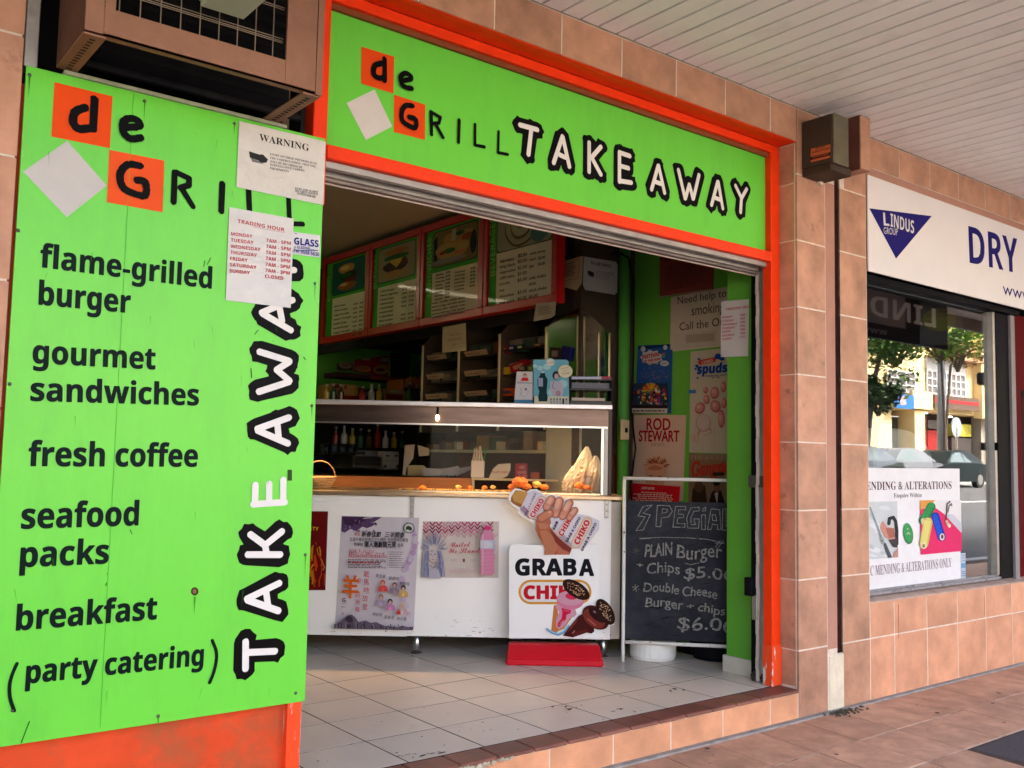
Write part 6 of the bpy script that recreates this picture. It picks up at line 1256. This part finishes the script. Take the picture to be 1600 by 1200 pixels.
for (cx, cy, rx, ry, an) in ((550, 368, 18, 24, 0), (615, 388, 32, 45, 5), (557, 436, 24, 34, -5), (510, 498, 36, 44, 20), (622, 485, 38, 46, -20), (665, 575, 24, 66, 0), (685, 460, 20, 40, 0), (680, 345, 20, 40, 0)): a.ell(cx, cy, rx, ry, (.42, .17, .16), an); a.ell(cx-4, cy-5, rx*.78, ry*.75, (.56, .28, .25), an); a.ell(cx-8, cy-10, rx*.35, ry*.3, (.62, .40, .36), an)
a.ell(535, 605, 54, 62, (.46, .24, .22)); a.ell(535, 603, 49, 57, (.55, .45, .40)); a.pill([(510, 655), (498, 690)], 6, (.55, .25, .24)); a.pill([(575, 640), (590, 660)], 5, (.55, .25, .24)); a.poly([(428, 368), (482, 366), (482, 390), (428, 392)], (.10, .25, .45))
a.bars(445, 680, 520, 735, 4, (.50, .25, .22), .3, .2, 30); a.bars(550, 690, 630, 700, 3, (.50, .25, .22), .6, .2, -30); a.build('poster_print', PAPER, x)
x = sheet(PWL, [(458, 1160), (760, 1172), (760, 1560), (450, 1500)], zw4, 'sepia_film_poster', 'sepia two figure poster with red title half hidden by the chalkboard', 'poster', (.26, .18, .12), h=.003)
a = Art(PWL, zw6, .0036); a.poly([(428, 822), (684, 830), (684, 990), (425, 985)], (.30, .19, .12)); a.text('Gangsta', 'si', (448, 985), (720, 965), 95, (.46, .07, .04), fat=.006)
for k in range(26): a.pill([(440+k*11, 830), (445+k*11+random.uniform(-8, 8), 868)], 1.4, (.45, .38, .3))
a.poly([(445, 1190), (455, 1080), (490, 1040), (545, 1060), (560, 1190)], (.07, .04, .03)); a.ell(500, 1065, 34, 42, (.14, .08, .05)); a.poly([(570, 1190), (590, 1110), (610, 1085), (660, 1090), (690, 1190)], (.04, .03, .03)); a.ell(630, 1065, 24, 42, (.20, .12, .08)); a.ell(628, 1035, 26, 22, (.03, .02, .02)); a.poly([(612, 1110), (640, 1105), (632, 1190)], (.45, .38, .3)); a.poly([(600, 960), (684, 960), (684, 985), (600, 985)], (.06, .04, .03)); a.build('poster_print', PAPER, x)
PJ = WP(4.002)
x = sheet(PJ, [(625, 370), (770, 358), (765, 655), (623, 660)], zw4, 'jamb_hours_notice', 'white TRADING HOUR sheet on the green jamb inside the doorway', 'notice', (.60, .57, .58), h=.003)
a = Art(PJ, zw4, .0036); a.text('TRADING HOUR', 'b', (648, 418), (790, 402), 13, RD)
for k, d_ in enumerate(('MONDAY', 'TUESDAY', 'WEDNESDAY', 'THURSDAY', 'FRIDAY', 'SATURDAY', 'SUNDAY')): a.text(d_, 'b', (631, 459+19*k), (631+(54, 60, 78, 68, 46, 66, 52)[k], 453+19*k), 10, RD); a.text('7AM' if k < 6 else 'CLOS', 'b', (722, 447+19*k), (750, 443+19*k), 10, RD)
a.build('lettering', PAPER, x)

# ================================================================== DRY CLEANER
z7 = zm(1180, 130, 3.4286); F1 = FP(-.010); NV = (.035, .025, .22)
ds = thing('shop_sign', (5.5, 0, 2.25), 'long white dry cleaner sign with a navy triangle logo above the right hand window', 'sign')
MB().box(4.604, 9.0, -.010, .0, 2.248, 2.775).build('sign_board', signw_m, ds, bevel=.002)
Art(F1, z7, .0006).poly([(610, 670), (945, 712), (754, 940)], NV).build('triangle', PAPER, ds)
a = Art(F1, z7, .0012); a.text('L', 'b', (688, 762), (718, 766), 68, (.72, .7, .7)); a.text('INDUS', 'b', (724, 767), (850, 806), 46, (.72, .7, .7), hm=.073); a.text('GROUP', 'r', (688, 806), (763, 815), 22, (.72, .7, .7), hm=.036); a.build('lettering', PAPER, ds)
a = Art(F1, z7, .0006); u0_ = F1.uv(*z7(1148, 962)); sc_ = .000
dl, dr = F1.uv(*z7(1148, 962)), F1.uv(*z7(1408, 1018))
a.text('DRY', 'b', (1148, 962), (1410, 1019), 195, NV)
# the words run on beyond the frame
e1 = Art(F1, None, .0006)
def uvtext(A, t, st, a0, a1, b, hm, col):
    h = A.up(); vs, fs_ = glyphs(t, st); x0 = min(p[0] for p in vs); x1 = max(p[0] for p in vs); sx = (a1-a0)/(x1-x0); sy = hm/caph(st)
    A.mb.tri([A.P.w(a0+(x-x0)*sx, b+y*sy, h) for x, y in vs], fs_, col)
hgt = .225; bz = dl[1]
uvtext(e1, 'CLEANING', 'b', dr[0]+.16, dr[0]+1.75, bz, hgt, NV); uvtext(e1, 'www.lindusgroup.com.au', 'r', F1.uv(*z7(1326, 1130))[0], F1.uv(*z7(1326, 1130))[0]+1.9, F1.uv(*z7(1326, 1130))[1], .078, NV)
a.build('lettering', PAPER, ds); e1.build('lettering', PAPER, ds)
wf = thing('shop_window', (5.4, .1, .52), 'dry cleaner shop window in a black metal frame, street mirrored in its glass', 'window')
MB().box(4.604, 6.45, .03, .13, 2.212, 2.246).build('frame_top', black_m, wf, bevel=.002)
MB().box(4.604, 6.19, .06, .13, .519, .536).box(4.604, 6.19, .075, .098, .536, .546).build('frame_bottom', M('sill_metal', (.28, .28, .31), .4, metal=.6, noise=.3, nscale=25, dark=(.05, .05, .07), dscale=18), wf, bevel=.001)
MB().box(6.192, 6.365, .065, .15, .52, 2.2115).build('frame_side', black_m, wf, bevel=.003)
MB().box(6.160, 6.1915, .07, .11, .546, 2.2115).build('frame_bead', alu_m, wf)
MB().box(4.600, 6.175, .100, .106, .540, 2.2115).build('glass', winglass_m, wf)
MB().box(6.15, 6.185, .045, .0695, 1.325, 1.375).build('latch', black_m, wf, bevel=.003)
dr_ = thing('red_door', (6.8, .1, .0), 'dark red panel door with n. lettering at the right edge beyond the window', 'door')
MB().box(6.368, 6.425, .05, .14, .50, 2.24).build('grey_mullion', M('mull_grey', (.22, .20, .20), .5, noise=.1), dr_, bevel=.002)
MB().box(6.427, 6.56, .08, .12, .50, 2.24).box(6.56, 7.4, .10, .12, 1.72, 2.24).build('red_frame', M('deep_red', (.085, .002, .004), .6, spec=.04, noise=.06), dr_)
MB().box(6.545, 6.60, .088, .0995, .5, 1.72).box(6.56, 7.4, .088, .0995, 1.70, 1.735).build('black_trim', black_m, dr_)
MB().box(6.60, 7.4, .11, .12, .5, 1.70).build('door_leaf', M('deep_red2', (.06, .002, .004), .6, spec=.04), dr_)
Pn = FP(.098); a = Art(Pn, None, .0006); a.text('n.', 'r', (1581, 574), (1590, 575), 0, (.6, .55, .55), hm=.055); a.build('lettering', PAPER, dr_)
# dim shop behind the glass
struct(MB().box(4.605, 8, 2.3, 2.4, -.05, 2.9).box(7.9, 8, .2, 2.3, -.05, 2.9).box(4.605, 8, .15, 2.3, 2.6, 2.7).box(4.605, 8, .31, 2.3, .40, .46), 'cleaner_interior_wall', M('int_grey', (.10, .10, .10), .8, noise=.3, nscale=2))
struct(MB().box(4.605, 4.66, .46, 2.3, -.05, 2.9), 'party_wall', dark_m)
FM = FP(.094); zq5 = zm(1350, 720, 5.7125)
x = sheet(FM, [(-60, 62), (850, 70), (862, 1055), (-60, 1172)], zq5, 'mending_poster', 'white MENDING & ALTERATIONS poster with scissors and thread pictures on the window', 'poster', (.78, .77, .77), h=.002)
a = Art(FM, zq5, .0026); MV = (.16, .07, .10)
a.text('MENDING & ALTERATIONS', 'sb', (-52, 261), (778, 250), 74, MV); a.text('Enquire Within', 'sb', (262, 328), (512, 323), 38, (.20, .17, .20)); a.text('BASIC MENDING & ALTERATIONS ONLY', 'sb', (-56, 1037), (778, 946), 50, (.36, .28, .32), hm=.052)
a.build('lettering', PAPER, x)
a = Art(FM, zq5, .0026); random.seed(12)
a.poly([(-50, 366), (293, 362), (297, 862), (-50, 885)], (.60, .63, .63))
for k in range(16): y0 = random.uniform(380, 850); x0 = random.uniform(-40, 200); a.ell(x0, y0, random.uniform(20, 60), random.uniform(8, 25), random.choice([(.66, .69, .69), (.52, .56, .56), (.70, .72, .72)]), random.uniform(0, 60), 12) if x0 < 200 else None
a.pill([(215, 560), (220, 515), (255, 505), (275, 540), (285, 620), (285, 740)], 15, (.06, .06, .07)); a.poly([(145, 560), (160, 535), (200, 590), (262, 600), (270, 690), (230, 705), (180, 680), (140, 610)], (.60, .34, .28)); a.poly([(185, 600), (262, 604), (268, 680), (215, 690)], (.44, .20, .15)); a.poly([(210, 705), (290, 690), (292, 775), (250, 770)], (.10, .09, .10)); a.poly([(250, 862), (258, 820), (296, 775), (297, 860)], (.55, .33, .28))
a.poly([(40, 412), (52, 415), (160, 690), (145, 700)], (.22, .26, .27)); a.pill([(50, 430), (148, 680)], 3, (.45, .5, .5)); a.poly([(128, 690), (165, 680), (180, 730), (150, 745)], (.42, .45, .44)); a.poly([(165, 740), (185, 730), (243, 862), (205, 865)], (.13, .14, .16)); a.ell(152, 712, 7, 7, (.12, .12, .12))
a.ell(386, 650, 43, 92, (.03, .22, .07), -8, 26); a.ell(384, 642, 41, 88, (.08, .38, .15), -8, 26)
for dx, dy in ((-3, -38), (2, -5), (14, 6), (-8, 6)): a.ell(384+dx, 645+dy, 6, 8, (.45, .58, .40))
a.poly([(492, 352), (855, 350), (862, 805), (497, 838)], (.74, .72, .72)); a.poly([(492, 352), (625, 350), (600, 380), (492, 440)], (.72, .38, .12)); a.poly([(492, 435), (600, 400), (700, 470), (862, 645), (862, 805), (497, 838)], (.72, .06, .20)); a.poly([(700, 470), (790, 480), (860, 560), (862, 640)], (.58, .60, .64))
a.pill([(520, 530), (588, 410)], 40, (.03, .24, .08)); a.pill([(530, 500), (590, 400)], 26, (.07, .36, .14)); a.pill([(515, 530), (522, 555)], 20, (.66, .55, .42))
a.pill([(522, 740), (560, 545)], 40, (.60, .52, .16)); a.pill([(520, 735), (556, 540)], 28, (.70, .64, .26)); a.ell(522, 755, 26, 30, (.72, .66, .5)); a.ell(520, 758, 13, 16, (.35, .28, .15))
a.pill([(625, 495), (680, 680)], 36, (.01, .06, .38)); a.pill([(620, 495), (670, 660)], 24, (.03, .14, .62)); a.ell(683, 680, 27, 38, (.05, .05, .20)); a.ell(684, 678, 22, 32, (.70, .66, .66)); a.ell(685, 676, 12, 20, (.14, .10, .14))
for k in range(5): a.pill([(600+k*14, 500+k*38), (650+k*12, 480+k*38)], 1.2, (.01, .05, .3)); a.pill([(520+k*8, 520-k*26), (570+k*8, 530-k*26)], 1.2, (.02, .16, .05))
a.pill([(715, 560), (728, 380), (740, 375)], 5, (.16, .10, .07)); a.pill([(735, 460), (745, 400), (765, 380)], 4, (.22, .16, .12)); a.ell(748, 365, 9, 8, (.15, .1, .08)); a.ell(765, 395, 9, 7, (.15, .1, .08)); a.pill([(722, 540), (745, 585)], 12, (.62, .52, .38)); a.ell(748, 578, 12, 16, (.72, .66, .58))
a.build('poster_print', PAPER, x)
x = sheet(FM, [(862, 825), (903, 822), (905, 1045), (866, 1050)], zq5, 'phone_sticker', 'narrow pale blue sticker hugging the right edge of the mending poster', 'sticker', (.50, .60, .68), h=.0012)
a = Art(FM, zq5, .0016); a.rect(866, 915, 903, 955, (.20, .42, .60)); a.bars(868, 980, 902, 1035, 3, (.2, .2, .3), .4, .1); a.bars(868, 835, 902, 900, 3, (.3, .3, .38), .3, .1); a.build('print', PAPER, x)
zr = zm(1350, 440, 5.4524); zr2 = zm(1350, 640, 7.619)
FI = FP(.26)
x = sheet(FI, [(475, 175), (840, 185), (838, 540), (472, 545)], zr, 'round_offer_poster', 'dim poster with a yellow disc hanging inside the dry cleaner window', 'poster', (.10, .10, .11), h=.003)
a = Art(FI, zr, .0036); a.ell(640, 325, 152, 108, (.03, .04, .02), 0, 36); a.ell(640, 325, 146, 102, (.20, .19, .05), 0, 36); a.text('Up to 30% off', 'b', (575, 262), (712, 262), 16, (.04, .04, .02)); a.text('OPEN 7 DAYS', 'b', (530, 300), (750, 300), 18, (.05, .05, .02)); a.build('poster_print', PAPER, x)
FI2 = FP(.22)
x = sheet(FI2, [(108, 165), (325, 178), (285, 500), (88, 500)], zr2, 'sewing_sign', 'yellow and white sewing sign leaning inside the window above the mending poster', 'sign', (.55, .55, .60), h=.003)
a = Art(FI2, zr2, .0036); a.poly([(108, 165), (192, 170), (150, 500), (88, 500)], (.50, .50, .08)); a.text('Sewing', 'b', (225, 490), (272, 215), 0, (.05, .04, .06), hm=.03); a.build('print', PAPER, x)
FI3 = FP(.5); pts_ = [(130, 700), (135, 480), (170, 350), (240, 260), (340, 220), (470, 235), (600, 270), (690, 350), (760, 430), (810, 530), (822, 700)]
t = thing('cloth_form', FI3.at(*zr2(470, 700)), 'pale rounded padded pressing form standing behind the mending poster', 'pressing form')
MB().prism(FI3, [FI3.uv(*zr2(*q_)) for q_ in pts_], -.20, .0).build('padded_form', M('pad_cloth', (.62, .60, .54), .9, noise=.08, nscale=4), t, bevel=.012)

# ================================================================== ACROSS THE STREET (seen mirrored in the window)
us = thing('hanging_sign', (8.9, -2.05, 2.75), 'black and white LINDUS sign hung beneath the awning, mirrored in the window top', 'sign')
PU = VP(-2.05)
u0, u1 = PU.uv(1300, 480)[0], PU.uv(1462, 480)[0]
MB().box(u0-.3, u1+.25, -2.09, -2.052, 2.46, 2.96).build('sign_board', M('hang_black', (.03, .03, .045), .5), us)
m = MB(); m.box(u0-.3, PU.uv(1415, 480)[0], -2.0518, -2.050, 2.60, 2.95); m.build('white_field', M('hang_grey', (.34, .34, .36), .5), us)
PU2 = Plane((0, -2.048, 0), (-1, 0, 0), (0, 0, 1), (0, 1, 0))     # readable from the shops
a = Art(PU2, None, .0); uvtext(a, 'LINDUS', 'b', -u1, -u0+.05, 2.67, .20, (1, 1, 1)); uvtext(a, 'www', 'b', -PU.uv(1386, 490)[0], -PU.uv(1345, 490)[0], 2.50, .06, (.5, .5, .5)); a.build('lettering', PAPER, us)
for xx in (u0, u1): MB().tube([(xx, -2.07, 2.96), (xx, -2.07, 2.995)], .012).build('hanger', alu_m, us)

BY = -20.5; PBL = VP(BY); cw = M('cream_wall', (.72, .55, .28), .8, noise=.06, nscale=1.5, bump=.1)
ub = lambda zf_, x, y: PBL.uv(*zf_(x, y))
bd = thing('cream_building', (46, BY, zf), 'tall cream building across the street with grid windows over shopfronts, seen in the window glass', 'building')
xa = ub(zr, 250, 900)[0]; xb_ = ub(zr, 930, 900)[0]; xr = ub(zr, 1100, 900)[0]
zt_ = ub(zr, 600, 1110)[1]
MB().box(xa, 64, BY-9, BY, zt_, 13.5).build('wall', cw, bd)
MB().box(xb_, xr+3, BY+.0005, BY+.45, ub(zr, 1000, 1170)[1], 13.2).build('wall_pier', cw, bd)
MB().box(xa, 64, BY-9, BY-1.0, zf, zt_-.001).build('shop_back', M('shopback', (.07, .035, .035), .6), bd)
for (x0, x1) in ((415, 500), ):
    MB().box(ub(zr, x0, 1100)[0], ub(zr, x1, 1100)[0], BY-1.0, BY+.1, zf, zt_-.001).build('pillar', cw, bd)
MB().box(ub(zr, 375, 1000)[0], ub(zr, 545, 1000)[0], BY+.0005, BY+.25, ub(zr, 450, 1085)[1], ub(zr, 450, 935)[1]).build('wall_box', cw, bd)
MB().box(xr-1.4, xr+8, BY-.5, BY, zf, zt_-.001).build('wall', M('grey_stone', (.22, .19, .16), .8, noise=.1), bd)
def win(x0, y0, x1, y1, nx, ny, nm='window', glass_c=(.16, .15, .15)):
    a0, b1 = ub(zr, x0, y0); a1, b0 = ub(zr, x1, y1)
    b1 = PBL.uv(*zr((x0+x1)/2, y0+0))[1]; b0 = PBL.uv(*zr((x0+x1)/2, y1))[1]
    o = MB().box(a0, a1, BY+.0005, BY+.04, b0, b1).build(nm, M('win_glass_far', glass_c, .15), bd)
    m = MB()
    for i in range(nx+1): xx = a0+(a1-a0)*i/nx; m.box(xx-.03, xx+.03, BY+.0405, BY+.09, b0, b1)
    for j in range(ny+1): zz_2 = b0+(b1-b0)*j/ny; m.box(a0, a1, BY+.0405, BY+.085, zz_2-.03, zz_2+.03)
    m.build('glazing_bars', M('white_bars', (.62, .60, .58), .6), o)
win(525, 780, 850, 965, 8, 3); win(190, 765, 425, 935, 3, 3); win(775, 335, 855, 500, 2, 2)
a0, _ = ub(zr, 520, 700); a1, _ = ub(zr, 850, 700); MB().box(a0, a1, BY+.0005, BY+.10, ub(zr, 680, 778)[1], ub(zr, 680, 672)[1]).build('window_canopy', M('canopy_white', (.55, .56, .55), .6), bd)
MB().box(ub(zr, 520, 700)[0], ub(zr, 930, 700)[0], BY+.0005, BY+.6, ub(zr, 700, 670)[1], ub(zr, 700, 655)[1]).build('ledge', M('ledge_brown', (.36, .20, .12), .8), bd)
def fsign(x0, y0, x1, y1, col, nm):
    a0, b1 = ub(zr, x0, y0); a1, b0 = ub(zr, x1, y1); o = MB().box(a0, a1, BY+.2505, BY+.33, b0, b1).build(nm, M('fs_%s' % nm, col, .5), bd); return o, a0, a1, b0, b1
o, a0, a1, b0, b1 = fsign(545, 960, 925, 1110, (.10, .065, .05), 'brown_signboard')
PBS = Plane((0, .2-(BY+.335), 0), (1, 0, 0), (0, 0, 1), (0, -1, 0), flip=.2)
aa = Art(PBS, None, .001, .002); aa.uvpoly([(a0, b0+(b1-b0)*.45), (a1, b0+(b1-b0)*.45), (a1, b0+(b1-b0)*.68), (a0, b0+(b1-b0)*.68)], (.45, .06, .07))
aa.build('sign_band', PAPER, o)
o, a0, a1, b0, b1 = fsign(205, 955, 372, 1090, (.03, .14, .40), 'blue_signboard')
aa = Art(PBS, None, .001, .002); aa.uvpoly([(a0+(a1-a0)*.3, b0+(b1-b0)*.2), (a0+(a1-a0)*.6, b0+(b1-b0)*.3), (a0+(a1-a0)*.5, b0+(b1-b0)*.9), (a0+(a1-a0)*.2, b0+(b1-b0)*.7)], (.6, .4, .42)); aa.build('sign_picture', PAPER, o)
u2 = lambda x, y: PBL.uv(*zr2(x, y))
for (x0, y0, x1, y1, col, nm) in ((700, 60, 900, 640, (.20, .015, .02), 'red_shopfront'), (900, 240, 1110, 640, (.26, .02, .02), 'red_shopfront'), (905, 120, 1110, 235, (.12, .10, .10), 'shop_glazing'), (1115, 330, 1355, 640, (.05, .04, .04), 'black_poster'), (1165, 165, 1350, 325, (.42, .38, .05), 'yellow_poster'), (310, 75, 555, 640, (.04, .035, .035), 'shop_glazing'), (20, 80, 305, 640, (.10, .02, .025), 'red_shopfront')):
    a0, b1 = u2(x0, y0); a1, b0 = u2(x1, y1); MB().box(a0, a1-.02, BY-.999, BY-.6 if 'poster' not in nm else BY-.3, max(zf, b0), min(b1, zt_-.01)).build(nm, M('sf_%d_%s' % (x0, nm), col, .35), bd)
for (x0, y0, x1, y1) in ((300, 68, 465, 84), (968, 62, 1100, 96), (750, 25, 810, 50)):
    a0, b1 = u2(x0, y0); a1, b0 = u2(x1, y1); MB().box(a0, a1, BY-.29, BY-.2, b0, b1).build('lit_strip', M('strip_white', (.8, .8, .8), .5, emit=(1, 1, 1), estr=.8), bd)
m = MB(); m.box(34, xa-.01, BY-9, BY-.1, zf, 6.7); low = thing('low_building', (34, BY, zf), 'lower cream shop with a tiled roof left of the tall building, behind the trees', 'building'); m.build('wall', cw, low)
m = MB(); m.hexa([(26, BY-9, 6.6), (xa-.01, BY-9, 6.6), (xa-.01, BY+.3, 6.7), (26, BY+.3, 6.7), (26, BY-9, 9.4), (xa-.01, BY-9, 9.4), (xa-.01, BY+.3, 6.85), (26, BY+.3, 6.85)]); m.build('roof', M('tile_roof', (.42, .26, .16), .8, noise=.4, nscale=2.5), low)
MB().box(26, 33.99, BY-9, BY-.1, zf, 6.7).build('side_wall', M('grey_wall', (.4, .38, .34), .8), low)
far = struct(MB().box(-60, 25.9, BY-9, BY, zf, 5.2), 'far_street_buildings', M('far_wall', (.42, .38, .32), .8, noise=.15, nscale=.4))

# street pole and signs
PP2 = VP(-17.0)
a0 = PP2.uv(1471, 600); a1 = PP2.uv(1471, 551)
pl_ = thing('street_pole', (a0[0], -17.0, zf), 'thick pale concrete street pole before the cream building in the window reflection', 'pole')
MB().tube([(a0[0], -17.0, zf), (a0[0], -17.0, a1[1])], [.24, .13], 14).build('pole', M('pole_conc', (.20, .22, .25), .8, noise=.15, nscale=2), pl_, smooth=True)
PP3 = VP(-16.9); q0 = PP3.uv(*zr2(1100, 210)); t = thing('round_street_sign', (q0[0], -16.9, zf), 'round grey street sign on a thin pole in the window reflection', 'street sign')
MB().tube([(q0[0], -16.9, zf), (q0[0], -16.9, q0[1])], .05, 8).build('post', alu_m, t)
MB().prism(PP3, [(q0[0]+.42*math.cos(i*math.pi/10), q0[1]+.42*math.sin(i*math.pi/10)) for i in range(20)], -.02, .02).build('disc', M('sign_back', (.30, .33, .33), .5), t)
q0 = PP3.uv(1549, 600); t = thing('lamp_mast', (q0[0], -16.9, zf), 'thin dark lamp mast with a floodlight at the far right of the window reflection', 'street lamp')
MB().tube([(q0[0], -16.9, zf), (q0[0], -16.9, q0[1]+.1)], .06, 8).build('mast', black_m, t); MB().box(q0[0]-1.0, q0[0]-.1, -17.1, -16.7, q0[1]-.1, q0[1]+.45).build('lamp_head', black_m, t, bevel=.08)

# trees
def tree(px, py, rpx, depth, seed, label, cols, n=1500, tpx=None):
    random.seed(seed); P = VP(-depth); c = P.uv(px, py); R = abs(P.uv(px+rpx, py)[0]-c[0])*.62
    t = thing('street_tree', (c[0], -depth, zf), label, 'tree')
    m = MB(); top = c[1]-R*.3; tx = P.uv(tpx, py)[0]; m.tube([(tx, -depth, zf-.05), (tx+.1, -depth, (zf+top)/2-.6), (c[0]*.5+tx*.5, -depth, top-.4), (c[0], -depth, top)], [.07, .06, .05, .04] if seed in (1, 4) else [.14, .11, .08, .06], 8)
    for k in range(6): a_ = k*1.05; m.tube([(c[0], -depth, top-.6), (c[0]+math.cos(a_)*R*.4, -depth+math.sin(a_)*R*.4, top+.2), (c[0]+math.cos(a_)*R*.8, -depth+math.sin(a_)*R*.8, top+R*.35)], [.07, .05, .02], 5)
    m.build('trunk', M('bark', (.10, .075, .055), .9, noise=.3), t)
    cl = [(random.gauss(0, .5), random.gauss(0, .5), random.gauss(0, .28)) for _ in range(26)]; mm = [MB(), MB()]
    for k in range(n):
        b = random.choice(cl); p = Vector((c[0]+R*(b[0]*.95+random.gauss(0, .17)), -depth+R*(b[1]*.95+random.gauss(0, .17)), c[1]+R*(b[2]*.95+random.gauss(0, .13))))
        d = Vector((random.gauss(0, 1), random.gauss(0, 1), random.gauss(0, .5))).normalized(); e_ = d.cross(Vector((random.random(), random.random(), 1))).normalized(); s_ = random.uniform(.06, .15)
        mm[k % 2].poly([p-d*s_, p+e_*s_*.5, p+d*s_, p-e_*s_*.5])
    for q_, (m_, cc) in enumerate(zip(mm, cols)): m_.build('crown', M('leaf_%d_%d' % (seed, q_), cc, .6), t)
tree(1468, 522, 52, 15.6, 1, 'pale green street tree in the middle of the window reflection', [(.13, .24, .03), (.19, .30, .05)], 2600, 1472)
tree(1400, 528, 54, 16.2, 2, 'mid green spreading street tree left in the window reflection', [(.045, .10, .02), (.08, .15, .03)], 3000, 1346)
tree(1372, 612, 34, 15.8, 3, 'low dark street tree at the left edge of the window reflection', [(.02, .045, .015), (.04, .07, .025)], 2200, 1350)
tree(1496, 548, 26, 16.6, 4, 'small reddish brown leafed tree beside the pale green one', [(.16, .10, .05), (.10, .08, .03)], 900, 1474)

# parked cars
def car(xf, yside, z, col, label):     # xf: front end (lowest x), length 4.5 towards +x; yside: side facing the road
    t = thing('parked_car', (xf+2.25, yside-.9, z), label, 'car', 'cars parked across the street')
    L = 4.5; body = [(0, .38), (.03, .62), (.25, .74), (1.15, .88), (1.35, .92), (3.75, .95), (4.40, .90), (4.5, .70), (4.48, .36), (4.3, .24), (.2, .22)]
    pm = M('car_paint_%s' % str(col), col, .5, spec=.12)
    def ring(y, pts, ins): return [(xf+x+(ins if x < L/2 else -ins)*.6, y, z+zz-(ins*.15 if zz > .6 else 0)) for x, zz in pts]
    m = MB(); ys = [(0, .07), (.08, 0), (1.67, 0), (1.75, .07)]; rings = [ring(yside-y, body, i) for y, i in ys]; b = 0; n = len(body)
    for r_ in rings: m.v += r_
    for i in range(3):
        for k in range(n): j = (k+1) % n; m.f.append([i*n+k, i*n+j, (i+1)*n+j, (i+1)*n+k]); m.c.append((1, 1, 1))
    m.f.append(list(range(n))); m.f.append([3*n+k for k in range(n)][::-1]); m.c += [(1, 1, 1)]*2; m.build('body', pm, t, smooth=False)
    gh = [(1.18, .90), (1.95, 1.36), (2.35, 1.43), (3.0, 1.42), (3.45, 1.32), (4.05, .96)]
    m = MB(); rs = []
    for y, s_ in ((.06, 0), (.24, 1), (1.51, 1), (1.69, 0)):
        rs.append([(xf+x, yside-(y if zz > 1 else (.05 if y < .9 else 1.70)), z+zz) for x, zz in gh])
    m.v = [p for r_ in rs[1:3] for p in r_]; k6 = len(gh)
    for k in range(k6-1): m.f.append([k, k+1, k6+k+1, k6+k]); m.c.append((1, 1, 1))
    m.f.append(list(range(k6))); m.f.append([k6+k for k in range(k6)][::-1]); m.c += [(1, 1, 1)]*2
    m.build('cabin', pm, t)
    gl = M('car_glass', (.10, .13, .135), .2, spec=.2)
    PY = lambda x, zz: (xf+x, yside-(.05+.19*min(1, max(0, (zz-.92)/.40)))+.012, z+zz)
    for w_ in ([(1.42, .95), (1.98, 1.31), (2.55, 1.36), (2.55, .97)], [(2.62, .97), (2.62, 1.36), (3.15, 1.34), (3.30, .98)], [(3.36, .98), (3.22, 1.33), (3.42, 1.26), (3.80, 1.0)]): m = MB(); m.poly([PY(*q_) for q_ in w_]); m.poly([Vector(PY(*q_))-Vector((0, .02, 0)) for q_ in w_]); m.build('side_window', gl, t)
    for x in (.82, 3.62):
        for y in (yside+.015, yside-1.58):
            wlt = MB().tube([(xf+x, y, z+.31), (xf+x, y-.20, z+.31)], .325, 20).build('tyre', M('tyre', (.02, .02, .02), .8), t); MB().tube([(xf+x, y+.008, z+.31), (xf+x, y-.02, z+.31)], .20, 14).build('rim', M('rim', (.45, .45, .46), .3, metal=.8), wlt)
    MB().box(xf+4.30, xf+4.505, yside-.30, yside-.04, z+.66, z+.82).build('tail_light', M('tail_red', (.35, .02, .02), .2), t, bevel=.01)
    MB().box(xf+.02, xf+.16, yside-.36, yside-.04, z+.58, z+.70).build('headlight', M('headlamp', (.6, .6, .6), .1), t, bevel=.01)
    for x in (2.30, 3.1): MB().box(xf+x, xf+x+.16, yside-.002, yside+.012, z+.80, z+.825).build('door_handle', pm, t)
PC15 = VP(-14.9); xr_ = PC15.uv(1548, 735)[0]; zc_ = rz(-14.9)
car(xr_-4.5, -14.9, zc_, (.008, .014, .016), 'dark green grey sedan at the right of the window reflection')
x2 = PC15.uv(1478, 735)[0]; car(x2-4.6, -14.9, zc_, (.14, .145, .17), 'silver sedan parked just ahead of the dark sedan')
x3 = PC15.uv(1418, 735)[0]; car(x3-4.6, -14.9, zc_, (.09, .10, .13), 'blue grey sedan at the left edge of the window reflection')
